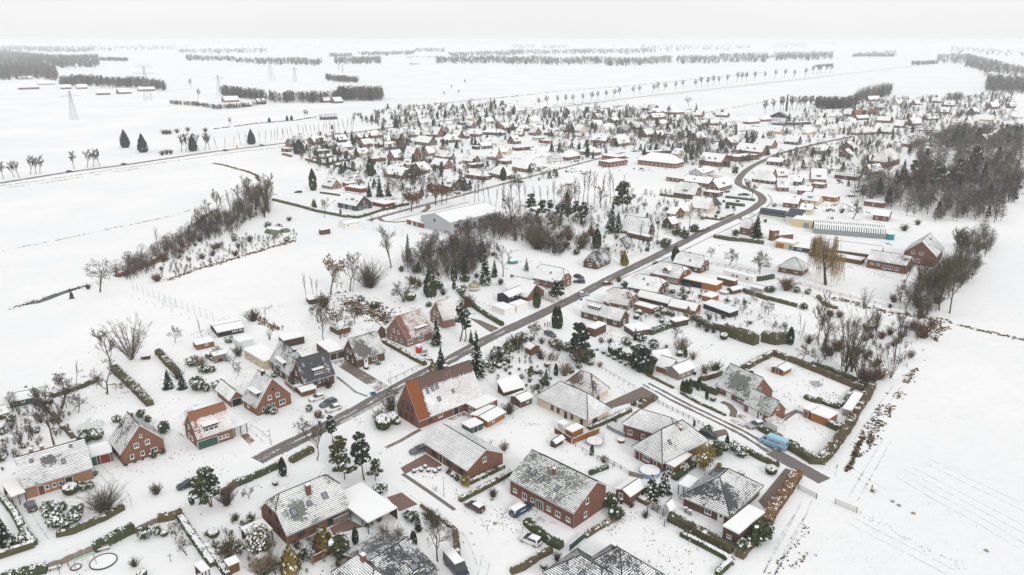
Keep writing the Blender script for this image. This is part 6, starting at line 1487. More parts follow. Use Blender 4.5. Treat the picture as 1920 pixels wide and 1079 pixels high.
HEDGES = [
 ([(-86.8,122.6),(-84.5,123.4),(-82.9,125),(-80.2,128),(-78.4,131.4)],1.1,1.1,'hedge_olive',.12,.1,'curved olive hedge in front of the long tan brick house'),
 ([(-94.6,115.6),(-89.3,119.6)],1.3,1.3,'hedge_olive',.2,1,'snow-capped clipped hedge along the road at the lower left edge'),
 ([(-89.3,119.6),(-92.5,122.3),(-99.4,129.7),(-105.2,135)],1.2,1.2,'hedge_green',.3,1,'snow-capped hedge climbing beside the driveway of the parked dark car'),
 ([(-77.3,118),(-72.8,124.1)],1.5,1.8,'hedge_green',.42,.15,'tall snow-flecked green hedge behind the white bench'),
 ([(-82.8,112.6),(-86,111.5),(-89,109.8)],1.5,1.5,'hedge_green',.5,.1,'snow-flecked green hedge at the bottom edge left of the plank fence'),
 ([(-65.5,128),(-59.6,120.8),(-53.7,113.8)],1.3,1,'hedge_green',.4,1.2,'narrow snow-topped hedge running down beside the dark pergola'),
 ([(-57.2,119.6),(-53.6,115.2),(-50,111.1)],1.2,1,'hedge_green',.4,1.2,'snow-topped hedge end near the little brown garden shed'),
 ([(-69.6,127.4),(-67.8,128),(-65.7,129.5)],1.6,1.2,'hedge_brown',.05,0,'brown leafless roadside hedge below the lone dark blue estate'),
 ([(-60,136),(-58.8,139.5),(-57.9,140.7)],1.3,1.2,'hedge_brown',.1,0,'brown hedge beside the roadside pine'),
 ([(-58.2,140),(-55.7,142.5),(-52.4,146.3),(-51.3,148.2)],1.2,1.2,'hedge_green',.15,.1,'long green roadside hedge in front of the half-hipped farmhouse'),
 ([(-49.5,149),(-47.6,151.7),(-45.9,154)],1.5,1.3,'hedge_olive',.1,0,'olive roadside hedge left of the bushy pines'),
 ([(-114.3,199.4),(-108.5,193),(-101.3,185.4),(-93.5,176.7)],2,1.7,'hedge_olive',.22,.15,'broad olive hedge across the snowy gardens below the pollard willow'),
 ([(-122.8,180.5),(-120.2,183.3),(-116.9,187.6),(-115,192.2)],1.2,1.2,'hedge_olive',.25,.5,'garden hedge along the snowfield with fruit trees beside it'),
 ([(-106.7,211),(-101.5,204.4),(-95.2,196.9)],1.8,1.7,'hedge_olive',.15,.1,'olive hedge behind the two blue spruces'),
 ([(-123.5,179.8),(-117.2,173.1),(-110,165.7),(-104.2,159.9)],1,1,'hedge_brown',.1,.2,'thin brown hedge in front of the broad bare garden tree'),
 ([(-40.7,220.5),(-35.5,214.3),(-29.5,207),(-25.2,202.3)],1.2,1.2,'hedge_olive',.1,.7,'clipped hedge between the white lawn and the red garden shelter'),
 ([(-18.9,266.3),(-15.3,257),(-12.5,250.6),(-8,242.3),(-3.1,234.4)],1.4,1.3,'hedge_green',.12,.1,'dark hedge along the edge of the wooded plot beside the brown driveway'),
 ([(-10.7,133.9),(-7.3,137.1),(-3.6,140.7),(-.1,144.5)],.9,1,'hedge_olive',.1,.8,'snow-capped hedge between the courtyard cars and the low bungalow'),
 ([(-9.1,140.5),(-5.4,143.7),(-1.8,147.1)],1,.8,'hedge_green',.5,.4,'low snowy hedge along the gable of the low bungalow'),
 ([(2.8,126.5),(5.1,123.1),(7.2,120.4),(9.3,118.9)],1.6,1.3,'leaf_green',.1,0,'glossy green hedge beside the white estate car'),
 ([(-11,123.9),(-10.3,119.3),(-9.7,114.5)],1,1.2,'hedge_brown',.1,.1,'brown hedge along the courtyard entrance'),
 ([(-18.5,132.3),(-14.8,128.4),(-11,124.5)],.5,.6,'hedge_brown',.1,.3,'low dark hedge line running down to the courtyard'),
 ([(13.8,122.1),(16.5,124.7),(20.4,128)],1,.7,'hedge_brown',.35,0,'sparse russet hedge behind the tall brick house'),
 ([(-.2,111.9),(2,113.1),(4.8,116),(7.3,118)],1,1,'hedge_brown',.05,0,'brown hedge bottom right of the white estate car'),
 ([(16.9,144),(18.7,145.3),(21.2,146.8)],.9,.9,'hedge_green',.5,0,'short hedge across the lawn behind the tall brick house'),
 ([(31,128),(33.9,124.7),(37.5,121),(40.5,117.6)],1.6,1.7,'hedge_olive',.18,.2,'tall olive hedge along the lane side of the pyramid-roofed bungalow'),
 ([(32.3,122.9),(35.6,119.5),(39.1,116),(39.4,114.7),(36.2,111.3)],1.1,1,'hedge_green',.3,.9,'low dark clipped hedge bordering the large white lawn'),
 ([(49.7,126.3),(52.4,130.6),(56.8,136.4),(62.1,143.7)],2.2,1.6,'leaf_brown',.22,0,'russet beech hedge beside the gravel drive'),
 ([(41.5,116.1),(43.5,118.5),(46.5,121.9)],1.6,1.3,'hedge_brown',.15,0,'brown bushes at the corner of the dark brick garage'),
 ([(26.2,134.6),(27.9,132.8),(29.5,131)],1.4,1,'hedge_brown',.5,.3,'snowy shrub row next to the tiny greenhouse'),
 ([(54,153.7),(55.8,150.6),(59,147.1)],1.2,1,'hedge_olive',.1,.1,'low hedge along the lane opposite the light blue van'),
 ([(34.8,142),(37.5,144.8),(40.5,147.9)],1.4,1.2,'hedge_green',.35,0,'snow-speckled hedge leading up to the yellow-brown shrub'),
 ([(18.6,164.2),(22.2,166.9),(30.2,173.8)],1.2,1,'hedge_olive',.1,1,'snow-topped hedge along the cream bungalow behind the trampoline'),
 ([(32.9,175.4),(35.6,178.4),(38,180.8)],1.4,1.1,'hedge_brown',.35,0,'snowy shrub hedge at the forecourt of the cream bungalow'),
 ([(36.1,199.4),(38.7,194.5),(43.8,186.9)],.6,.6,'hedge_brown',.05,.1,'low dark hedge along the lane below the grey cabin'),
 ([(52.7,192),(55.8,193.7),(59.1,195.9)],1.4,1.6,'hedge_brown',.1,.8,'brown hedge with white top at the left corner of the hedged plot'),
 ([(48.9,189.5),(51.7,186.2),(54.7,182.9)],1.2,1.6,'hedge_green',.1,.2,'dark hedge behind the small thujas at the long house'),
 ([(45.2,183.9),(48.3,178.4),(53.8,171.2)],.7,.5,'hedge_olive',.25,.1,'low hedge line beside the lane in front of the long house'),
 ([(43.6,227.2),(48.9,231.2),(56.1,236.1)],1.6,1.5,'hedge_green',.5,.3,'snow-dusted hedge at the top of the big white lawn'),
 ([(68.2,228.1),(70.9,224),(75.8,217.9)],3,3.4,'hedge_olive',.06,0,'big billowing olive hedge behind the white lawn'),
 ([(78.8,221.5),(81.7,219),(86.4,220.5)],3,3.2,'hedge_olive',.06,0,'second block of the big olive hedge next to the column-shaped conifer'),
 ([(66.3,200),(71.7,204.4),(76.3,207.7)],1.2,1,'hedge_green',.5,.2,'hedge on the far side of the hedged plot'),
 ([(60,164.2),(61.5,161.8)],1.2,1.2,'hedge_olive',.1,.3,'short hedge beside the forecourt of the long house'),
 ([(67.6,200),(73,205.3),(78.2,209.9)],1.4,1.5,'hedge_brown',.1,.7,'snow-edged brown hedge forming the left side of the hedged plot'),
 ([(78.2,209.9),(83.2,203.5),(87.9,196.1),(94.5,185.4)],1.4,1.7,'hedge_brown',.08,.15,'long brown hedge along the back of the hedged plot'),
 ([(87,202.3),(90.6,197.7),(94.6,191.4),(97.2,186.2)],1.6,1.4,'hedge_green',.15,0,'dark green hedge running outside the long brown one'),
 ([(98.2,188),(93.7,181.2),(86.5,171.8)],2,1.7,'hedge_brown',.1,.1,'brown beech hedge beside the narrow stone shed'),
 ([(85.5,169.6),(80.3,162.7),(74.8,155.5),(72.2,152.3),(69.1,149.2)],2,1.8,'hedge_brown',.1,.1,'brown beech hedge curving along the field edge'),
 ([(67.3,149.5),(65.5,152.6),(64,156.3)],1.8,1.6,'hedge_olive',.1,.15,'olive hedge behind the light blue van'),
 ([(69.9,148.7),(68.6,149),(66.4,149.3)],1.8,1.7,'hedge_olive',.35,.1,'snow-speckled hedge end at the lane corner by the road sign'),
 ([(76,169.6),(77.3,166.6),(79.3,163.3)],1.7,1.7,'hedge_green',.1,.7,'dark green clipped hedge block with a white top'),
 ([(80.5,180.3),(81.7,177.1),(83.4,175.4),(86.6,178.4),(91.9,185.4)],1.2,.9,'hedge_green',.6,.4,'curving snow-covered low hedge around the garden bed'),
 ([(77.4,181.2),(78.8,179.1),(80.9,178.1)],1.2,1.1,'hedge_olive',.3,.4,'short hedge between summer garden and drive of the long house'),
 ([(60,164.2),(63,160.4),(66.2,155.2)],1.2,1.1,'hedge_olive',.1,.2,'hedge beside the light blue van at the lane'),
 ([(44.2,226.4),(50.5,231.7),(56.4,237.1)],1.6,1.5,'hedge_green',.4,.2,'snow-dusted hedge by the wide flat garage'),
 ([(61.6,241.1),(64.9,233.3),(69.2,230.1)],2,1.5,'hedge_green',.2,0,'green hedge below the black stable'),
 ([(96.9,352.4),(102.5,346.7),(109.1,344.5),(116.5,339.8)],2,1.7,'hedge_olive',.1,.1,'long olive hedge by the main road below the big spruce'),
 ([(87.1,270.5),(90.3,264.9),(93.1,260.2)],1.4,1.4,'hedge_olive',.2,.1,'hedge behind the pale shed in the long gardens'),
 ([(49.2,248.2),(52.4,245.8),(55.4,243.4)],1.6,1.2,'hedge_green',.35,.1,'dark hedge at the end of the brick garage row'),
 ([(87.3,268.3),(92.4,262.2),(100.9,253.1)],1.3,1.3,'hedge_olive',.15,.1,'hedge dividing the long gardens right of the main road'),
 ([(95.7,283.7),(99,284.5),(103.9,287.6)],1.6,1.6,'hedge_green',.05,.05,'dark green hedge right of the long white cabin'),
 ([(-88.2,397),(-82.1,393.8),(-78.2,399.4),(-73,411.1),(-65.6,418.9)],2,1.4,'hedge_green',.08,.6,'dark green clipped hedge round the dark slate-brick house'),
 ([(-66,421.2),(-62.3,424.3),(-59.2,427.4)],1.6,1.4,'hedge_green',.1,.3,'short dark hedge by the carport of the dark slate-brick house'),
 ([(-188.9,627),(-183.5,621.3),(-178.2,613.9)],2,1.4,'hedge_brown',.1,.1,'brown hedge at the field edge of the village corner'),
 ([(-162.2,597.8),(-152,584.2),(-142.1,572.8),(-137.2,582.6),(-124.7,604.9)],2,1.5,'hedge_brown',.1,.15,'long brown hedge on the edge of the western village gardens'),
 ([(-130.3,564.9),(-122.2,557.2),(-112.5,545.3)],2,1.6,'hedge_green',.1,.2,'green hedge behind the pink brick house at the village edge'),
 ([(-159.1,606.7),(-150.7,604.9),(-144.3,613.9)],2,1.3,'hedge_olive',.2,.2,'olive hedge within the western village gardens'),
 ([(-141.1,440.7),(-132,432.7),(-118.4,420.4),(-108.4,410.2),(-88.1,395.1)],1.6,1.2,'hedge_olive',.05,.1,'long straight dark hedge from the tall tree clump to the dark slate-brick house'),
 ([(112.5,263.5),(111.5,254.4),(114.2,250.6)],1.4,1.1,'hedge_brown',.1,.2,'brown hedge in the long gardens under the bare trees'),
 ([(127.9,448.3),(134.8,444.3),(142.5,438.4)],1.2,1.3,'hedge_green',.1,.3,'dark hedge at the bend of the main road'),
 ([(123.5,428.9),(128.6,425.2),(132.2,423.4)],2,1.5,'hedge_green',.2,.2,'green hedge on the inside of the main road bend'),
 ([(90.1,455.4),(97.7,449.3),(107.6,443.3)],1.8,1.4,'hedge_olive',.1,.1,'olive hedge behind the cream rendered house'),
 ([(100.9,393.8),(109,388.3),(120,402.7)],1.4,1,'hedge_olive',.1,.5,'low hedge around the corner garden of the cream rendered house'),
 ([(87.8,363.6),(93.4,363.6),(98.4,370.6)],1.2,1,'hedge_olive',.1,.6,'low snowy hedge at the roadside by the dark rhododendron'),
 ([(-72.1,123.3),(-71.2,125.5),(-69.8,127)],.5,.8,'hedge_brown',.3,0,'low brushwood hedge behind the white bench'),
]
FENCES = [
 ([(-83,113),(-81.2,114.2),(-79.5,116.1),(-77.4,118.1)],1.25,2,0,1.8,'wood_grey','weathered wave-topped plank fence along the road at the lower left'),
 ([(-72.2,123.7),(-70.8,125.3),(-69.5,126.8)],1.1,2,0,1.6,'wood_grey','grey wave-topped plank fence behind the tall snow-flecked hedge'),
 ([(25.9,199.4),(28.7,194.5),(33.2,187.3)],.9,0,1,2.2,'wood_grey','low post-and-rail fence along the lane in front of the brown-roofed wing'),
 ([(37.4,179.1),(39.9,175.4),(44.2,169.9),(46.8,165.7)],1,0,2,1.6,'wood_grey','post-and-rail fence beside the lane at the hipped bungalow'),
 ([(10.3,162.4),(13.8,157.4)],1.6,1,0,1.9,'wood_brown','brown board fence below the orange garden hut'),
 ([(14.2,157.1),(17.8,159.9),(20.9,162.1)],1.6,1,0,1.9,'wood_orange','orange-brown board fence right of the orange garden hut'),
 ([(23.1,164.8),(24.8,162.4),(26.8,160.4)],1.2,1,0,1.6,'metal_grey','grey panelled fence by the trampoline'),
 ([(25.4,143.7),(28.1,142.2)],1.3,1,0,1.8,'wood_grey','short grey fence beside the round pool'),
 ([(-35.8,114.7),(-34.3,116.1),(-32.8,117.8)],1.7,1,0,1.8,'wood_brown','brown wooden screen fence by the round dark evergreen'),
 ([(-34.7,125.9),(-33.4,127),(-32.3,128.1)],1.5,1,0,1.6,'wood_grey','slatted terrace screen of the half-hipped farmhouse'),
 ([(60.3,138.4),(62.8,135)],1.2,0,4,3.6,'metal_dark','closed metal field gate beside the beech hedge'),
 ([(65.9,133.2),(69,130.1)],1.2,0,4,4,'wood_grey','wooden field gate standing in the white field'),
 ([(103,285.3),(111,277.7),(118.7,268.3),(126.4,259.5),(133.7,253.1),(141.9,247)],1.2,0,2,4,'wood_dark','long post-and-rail fence across the meadow below the willow'),
 ([(84.3,236.7),(89,229.6),(95.4,223),(101.8,216.6),(108.8,207.9),(114.2,201)],1.2,0,2,4.5,'wood_dark','long post-and-rail fence along the ditch path'),
 ([(107.1,240.1),(112.6,233.4),(117.7,225),(124.1,218.1)],1.2,0,2,5,'wood_dark','far post-and-rail fence among the bare trees'),
 ([(21.5,149),(24,146.3),(25.5,144.2)],1,0,2,2,'metal_dark','thin wire fence on the lawn beside the brick shed'),
 ([(14.8,156),(17.7,152),(22.3,146.8)],1,0,1,2.2,'wood_grey','thin garden fence below the trampoline'),
 ([(10.7,118.1),(13.8,121.9)],1.5,1,0,2,'wood_green','green board fence behind the tall brick house'),
 ([(83.9,306.1),(91.2,300),(98.5,293.3)],1.2,0,2,3,'wood_dark','dark rail fence along the white paddock by the long white cabin'),
 ([(-34.1,191),(-30.5,195.7),(-26.6,201.4)],.9,0,1,3,'wood_dark','low rail fence on the lawn beside the main road'),
 ([(-55.4,117.8),(-53.9,116.7),(-53.2,114.2)],1.2,0,2,1.5,'wood_grey','rail fence in the wild garden'),
 ([(27,129.7),(28.2,131),(30.9,128),(29.6,125.5)],1.8,0,5,1.3,'metal_dark','dark wire dog run next to the tiny greenhouse'),
 ([(-118.4,461.7),(-112.3,458.6),(-104.2,453.4)],1.2,1,0,2,'wood_dark','dark picket fence at the pink brick house'),
 ([(10.5,262.2),(15,257)],1,0,3,1.5,'wood_dark','dark garden rails by the thuja cone'),
 ([(-62.3,189.5),(-58.3,184.4)],1.5,1,0,1.8,'wood_grey','board fence between the dormer gable house and the black-roofed semi'),
]
TUFTS = [
 ([(142.2,233.4),(124.8,211.5),(105.6,186.2),(94.9,172.5),(82.2,156)],1.6,5,.5,['earth','dry_grass'],'dark tufts along the ditch at the big field edge',(.15,.45),.2),
 ([(86.7,161.1),(83,156.9),(78.7,151.2)],1.4,5,.5,['earth','dry_grass'],'dark tufts at the end of the ditch',(.15,.45),.15),
 ([(101,184),(94.9,175.7),(89.9,169.3),(79.9,155.7)],1,4,.4,['earth','dry_grass'],'tufts along the inner ditch bank',(.12,.4),.3),
 ([(83.9,160.5),(79.9,155.1),(75.1,147.4),(73.1,145.3)],.8,9,.5,['earth','dry_grass'],'dark water-worn ditch end by the road sign',(.15,.5),-.2),
 ([(61.8,131.4),(54.9,122.3),(45.9,111.3)],1.6,3,.3,['earth','dry_grass'],'tufts poking through the snow of the field track',(.1,.3),.25),
 ([(61,125.5),(54.6,117.8),(48.2,111.3)],1.6,3.4,.35,['earth','dry_grass'],'second line of tufts in the field track',(.1,.35),.2),
 ([(68.9,131),(71.8,127.2),(74.6,122.7),(77,118.9),(80,115.6),(81.9,112.5)],1.5,3.2,.12,['earth','earth'],'clods along the ploughed field boundary',(.05,.16),.1),
 ([(84.6,136),(88,130.1),(91.2,124.7),(94.7,118.9)],2.2,1.6,.08,['earth','earth'],'clods in the headland furrow',(.04,.12),.1),
 ([(146.1,239.3),(148,236.2),(153,229.3),(161.7,222.3)],1.4,6,.5,['earth','dry_grass'],'dark tufts along the field ditch to the right edge',(.15,.5),.1),
 ([(143.9,241.4),(147,240.4),(147,236.2)],1,4,.5,['dry_grass','earth'],'dry grass by the path corner',(.15,.4),0),
 ([(-178.8,247.6),(-175.2,253.8),(-170.8,263.6),(-164.6,278)],3,5,.35,['dry_grass','earth'],'dry grass along the stream at the left',(.15,.4),.1),
 ([(-228.9,326.7),(-222.9,337),(-214.8,346.7),(-205.4,363),(-191.5,383.4),(-178.6,406)],.9,1.6,.4,['earth','earth'],'dark specks along the field boundary at the left',(.12,.35),.1),
 ([(-203.1,369.9),(-196.7,375.2),(-190.6,386.4),(-182.1,395.8),(-179,414.5)],.9,1.6,.4,['earth','earth'],'dark specks along the field boundary before the tall clump',(.12,.4),.15),
 ([(-162.1,376.3),(-163.7,392.2),(-164.7,411.9),(-162.3,409.9)],1.1,7,.8,['earth','dry_grass'],'dark ditch line before the tall clump',(.2,.5),-.2),
 ([(-229,581.5),(-217,571.7),(-203.2,556.2),(-190.9,543.8),(-178.1,526.5),(-169.3,504.6)],1.4,7,.8,['earth','dry_grass'],'dark winding ditch across the western field',(.2,.6),-.3),
 ([(-316.4,814.6),(-302.2,841.7),(-289.6,870.5),(-272.5,888.8),(-253.3,907.8),(-239.7,948.3)],1.6,2.5,1.2,['twig_brown','earth'],'scrubby ditch beyond the country road',(.3,.8),-.1),
 ([(-160,1086.5),(-112.6,1144.3),(-60.6,1219.9),(9.8,1319.2)],1.5,1.4,1,['earth','twig_brown'],'dark ditch across the wide snowfield',(.3,.8),0),
 ([(-163.9,1086),(-111.3,1146.4),(-53.3,1228),(18.1,1321.8)],1.5,1,.8,['earth','twig_brown'],'thin ditch before the village across the snowfield',(.3,.8),0),
 ([(0,1295.5),(92.6,1446.7),(239.6,1606.7),(501.3,1967.6),(722.1,2272.2)],2,.8,1,['earth','twig_brown'],'faint ditch beyond the avenue',(.4,1),0),
 ([(238.5,986.3),(297.6,1068.4),(387.2,1186.4)],1.4,1.6,.6,['earth','earth'],'faint ditch across the field behind the village',(.3,.6),.1),
 ([(-326.2,478.3),(-309,497.2),(-294.5,525.1),(-270.4,563.9)],1.2,2,.35,['dry_grass','earth'],'dry grass on the verge of the country road',(.2,.5),0),
 ([(-331.9,487.1),(-315.1,507.6),(-296.4,543.8),(-267.7,588.2),(-244.9,623.8)],2.4,3,.3,['dry_grass','dry_grass'],'tan verge along the country road',(.2,.5),0),
 ([(-244.9,623.8),(-226.2,649.9),(-206.8,667.4),(-202.1,678.3)],2.4,3,.3,['dry_grass','dry_grass'],'tan verge of the country road near the village',(.2,.5),0),
 ([(22,1024.1),(183.3,1222.2),(376.6,1471.1),(811.6,2012.6)],2,1,.3,['dry_grass','earth'],'dark edge of the far country road',(.3,.7),-.2),
 ([(-156.9,288.4),(-153.6,301.7),(-150,316.1)],2.6,7,.9,['dry_grass','rust_leaf'],'tawny reeds along the scrub belt ditch',(.2,.5),-.3),
 ([(-158,289),(-154.7,301.6),(-152.1,317.5)],3,8,.9,['dry_grass','rust_leaf'],'tawny bank in the scrub belt',(.2,.5),-.4),
 ([(-135.7,283.7),(-130.9,297.3),(-121.1,313.6),(-114.1,326.5),(-102.4,346)],2.2,6,.6,['earth','dry_grass'],'dark edge of the scrub belt above the sports field',(.2,.5),-.3),
 ([(-63,260.9),(-56.8,255.7),(-51,251.9),(-44.8,244.6),(-40.6,238.8)],5,6,.4,['rust_leaf','earth'],'brown leaf-covered garden beds by the sports field',(.2,.6),-.2),
 ([(-66.8,253.1),(-62.2,245.8),(-58.2,238.8)],2.5,5,.6,['rust_leaf','dry_grass'],'russet hedge bottom in the garden under the fruit trees',(.2,.5),-.2),
 ([(-87.7,242.3),(-81.5,235.5),(-75.7,230.2)],2.2,6,.8,['rust_leaf','dry_grass'],'brown bramble row beside the black timber shed',(.2,.5),-.3),
 ([(104.5,206.1),(105.6,201),(108,200.2)],4,6,.5,['rust_leaf','dry_grass'],'brown bracken by the ditch path',(.2,.5),-.3),
 ([(130.2,233.4),(133.7,230.2),(142.8,235.6)],5,6,.7,['rust_leaf','dry_grass'],'brown bracken at the ditch path corner',(.2,.5),-.3),
 ([(116.3,262.2),(122.1,259.5),(125.3,253.1),(130.8,247),(140.7,242.3),(143.3,236.6)],3,6,.6,['dry_grass','earth'],'brown bank of the ditch below the meadow fence',(.2,.5),-.3),
 ([(76.3,161.1),(70.2,150.1),(68.6,146.8)],1,1,.1,['earth','earth'],'specks on the verge by the beech hedge',(.05,.1),.3),
]
# kind, x, y, height, label
TREES = [
 ('multi_big',-112.6,206.6,14,'huge pollard willow with a fan of long bare stems at the sports field edge'),
 ('ash1',-115.6,200.6,9.9,'spreading bare tree left of the huge pollard willow'),
 ('slim',-119.7,189.5,6.9,'slender bare tree standing in the snowfield edge hedge'),
 ('fruit1',-115.8,175.1,9.5,'bare fruit tree with a thin upright trunk by the long green shed'),
 ('fruit2',-108.1,183.4,8.9,'leaning mossy fruit tree at the end of the garden hedge'),
 ('fruit1',-110.2,172.8,4.8,'low spreading bare fruit tree on the white lawn'),
 ('ash2',-107,156.8,11.2,'broad bare garden tree behind the long tan brick house'),
 ('multi1',-114.9,156.5,8,'bare multi-stemmed tree on the far left behind the tan house'),
 ('round_small',-105.1,219.5,5,'lone small bare tree on the snowfield near the sports field corner'),
 ('spruce_blue',-93.2,187,5.7,'left one of two small blue spruces on the white lawn'),
 ('spruce_blue',-89.4,186.9,4.9,'right one of two small blue spruces on the white lawn'),
 ('twig_shrub_big',-82,130.9,5.5,'wide fan-shaped shrub tree in the front garden of the tan house'),
 ('column_dark',-65.2,133,3,'small cone-shaped conifer on the verge by the roadside pine'),
 ('pine2',-61.2,132.3,8.5,'roadside pine leaning over the dark blue estate'),
 ('twig_olive',-74.1,136.6,2.5,'round brown bush alone on the white verge'),
 ('fruit1',-59.7,117,3.9,'low bare fruit tree on the lawn with the sandpit ring'),
 ('ball',-91.9,136.7,2.6,'big snow-capped clipped ball in the front garden of the tan house'),
 ('spruce_dark',-94.6,119.3,7.8,'dark bushy spruce in the corner garden at the left edge'),
 ('pine1',-60.9,132.1,8.5,'roadside pine left of the half-hipped farmhouse'),
 ('pine1',-31.8,142,11,'tallest bushy pine beside the side lane'),
 ('pine_brown',-38.2,145.8,8.5,'olive-brown pine left of the tallest bushy pine'),
 ('pine2',-36,142.2,6.9,'dark pine in front of the olive-brown pine'),
 ('bare_olive',-43.9,150.1,7.8,'bare roadside tree by the exposed asphalt'),
 ('shrub_snowbig',-46.7,118.5,4.7,'yellow-green shrub heavy with snow at the gable of the half-hipped farmhouse'),
 ('conifer_yellow',-34.9,118.1,5.8,'yellow-tipped conifer at the terrace of the half-hipped farmhouse'),
 ('shrub_green',-31.4,116.9,4,'round dark evergreen between the yellow-tipped conifer and the lane'),
 ('conifer_yellow',-39.1,111.6,6,'tall yellow-green conifer near the bottom edge'),
 ('bare_round',-13.5,115.2,7.7,'bushy bare tree inside the hedged corner by the courtyard'),
 ('twig_olive',-3.9,135.7,2.1,'tawny grass clump in the white courtyard'),
 ('shrub_yellow',-9.9,139.9,2.1,'yellow-green rounded bush at the corner of the low bungalow'),
 ('shrub_green',20,132.8,2.7,'dark evergreen bush at the gable of the tall brick house'),
 ('yellow_shrub',42.2,146.1,6.1,'large yellow-brown leafy shrub beside the hipped bungalow'),
 ('conifer_snow',28.7,135,5.9,'left snow-dusted conifer by the round pool'),
 ('conifer_snow',31.8,137.1,5.8,'right snow-dusted conifer by the round pool'),
 ('bare_olive',-59.1,220.8,8,'first of two olive-tinged bare trees behind the brown flat-roofed shed'),
 ('fruit2',-54.5,223.2,7.1,'second olive-tinged bare tree, right over the brown flat-roofed shed'),
 ('pine1',-42.1,158.2,6.7,'roadside pine directly above the exposed asphalt'),
 ('ball_brown',-48.5,170.4,1.9,'round maroon clipped bush by the three parked cars'),
 ('fruit1',-48.7,160.4,5,'small bare tree at the roadside left of the blue bin'),
 ('spruce_big',-9.9,193.7,14.6,'tall dark spruce right of the big farmhouse roof'),
 ('spruce_dark',-20.4,199.8,7.5,'dense dark spruce rising over the big farmhouse roof'),
 ('spruce_dark',-23.4,217.6,9,'dark spruce right of the red garden shelter'),
 ('pine_tall',-16.3,220.9,12.8,'left trunk of the pair of tall thin pines by the main road'),
 ('pine_tall',-14.8,220.7,11.7,'right trunk of the pair of tall thin pines by the main road'),
 ('ballbig',-31.3,164.6,3.8,'huge snow-topped clipped ball before the big farmhouse gable'),
 ('birch',10.5,194.4,10.8,'slim bare birch in the bushy garden by the main road'),
 ('bigconifer',20.4,206.6,11.6,'massive dark yew-like conifer at the top of the side lane'),
 ('ball_big_snow',30.9,210.4,3.9,'large snow-capped clipped ball along the side lane'),
 ('mugo',36.3,200.6,6.8,'broad dark mountain pine beside the side lane'),
 ('column_thuja',37.7,196.8,4.5,'left of two thuja cones in front of the grey cabin'),
 ('column_thuja',39.1,195.9,4.9,'right of two thuja cones in front of the grey cabin'),
 ('twig_pale',51.2,212.6,5,'pale many-stemmed bare shrub on the white lawn by the lane'),
 ('column_dark',86.4,218.3,5.6,'slim dark column-shaped conifer at the end of the big olive hedge'),
 ('bare_olive',95.1,217.6,10.8,'tall bare tree right of the column-shaped conifer'),
 ('multi2',95.1,197.7,19.4,'big clump of bare olive-green stems outside the hedged plot'),
 ('bare_tall',112.6,205.3,15.2,'tallest bare trunk near the field ditch'),
 ('ash1',-50.2,301.3,13.8,'bare spreading tree at the left corner of the wooded plot'),
 ('larch',-44.3,311.5,12.5,'dark sparse spruce beside the bare corner tree'),
 ('bare_red',-37.5,325.7,8.7,'russet-twigged bare tree behind the wooded plot'),
 ('conifer_olive',-29.9,264.2,11,'tall olive conifer at the front hedge of the wooded plot'),
 ('bigspruce_plot',-10.3,278.4,15.4,'largest conifer in the middle of the wooded plot'),
 ('ash2',-3.5,289.2,10.8,'bare tree on the lawn right of the largest plot conifer'),
 ('spruce_snow',5.9,297.4,5.4,'snow-dusted blue spruce above the half-hipped house'),
 ('column_thuja',8.7,252.5,7.3,'green thuja cone in front of the brick gabled wing'),
 ('darkpine',16.7,260.9,7.9,'bushy dark pine in front of the half-hipped house'),
 ('column_dark',14.2,232.7,7.2,'left of two dark cypress columns by the standing people'),
 ('column_dark',15.3,232.2,7.2,'right of two dark cypress columns by the standing people'),
 ('ball',-36.9,260.2,3.6,'dark round clipped bush in the garden above the red-roofed pink house'),
 ('twig_brown',-53.8,274.8,10.8,'large dark bare bush at the sports field edge'),
 ('oak',-67.4,267,15.3,'russet oak still holding brown leaves on the sports field edge'),
 ('twig_shrub_big',-55,276.9,10.2,'broad dark bare bush right of the russet oak'),
 ('bare_round',-154.7,269.8,13.6,'big rounded bare tree alone at the end of the scrub belt'),
 ('ash2',-.6,368.6,15.1,'big bare tree at the corner of the sports hall'),
 ('spruce_snowbig',48.8,360.8,16.5,'tall snow-laden spruce beside the old house'),
 ('cypress',38.5,333.6,8.8,'dense dark cypress left of the white house'),
 ('pine2',60.6,405.4,17.4,'dark pine above the snow-laden spruce'),
 ('twig_shrub_big',11.7,331.8,10.4,'broad brown bare bush in front of the pine grove'),
 ('cypress_road',69.7,310.9,6.8,'lone dark cypress at the main road'),
 ('conifer_gold',47.1,305.2,6.3,'golden-yellow conifer in front of the white house with the black roof'),
 ('bare_tall',61,326.7,16.5,'tallest bare roadside tree by the main road'),
 ('shrub_green',70,333.8,4.5,'dark rhododendron mound beside the main road'),
 ('spruce_road',117.1,352.4,11.6,'large spruce standing by the brick house on the main road'),
 ('willow',121.2,278.4,17.7,'great weeping willow with yellow hanging twigs on the white meadow'),
 ('round_small',100.1,292.5,8.7,'bare rounded tree left of the brick pavilion'),
 ('bare_olive',152.7,280.7,7.7,'mossy small tree in front of the long brick school annex'),
 ('ash1',151.5,246.4,14.8,'bare tree leaning over the field path'),
 ('oak2',143.3,446.2,10.4,'olive-brown tree on the inside of the main road bend'),
 ('darkpine',156.3,528.3,6.5,'dark evergreen clump in front of the long inn'),
 ('bare_round',251.1,1103.2,13.4,'rounded bare tree on the skyline edge of the village'),
 ('poplar_dark',362.5,1024,21.6,'very slender dark poplar spike at the far edge of the village'),
 ('bigdark',-176.7,632.7,11.8,'big dark conifer at the western edge of the village'),
 ('talldark',-125,471.9,13.3,'tall ivy-dark conifer at the western village fields'),
]
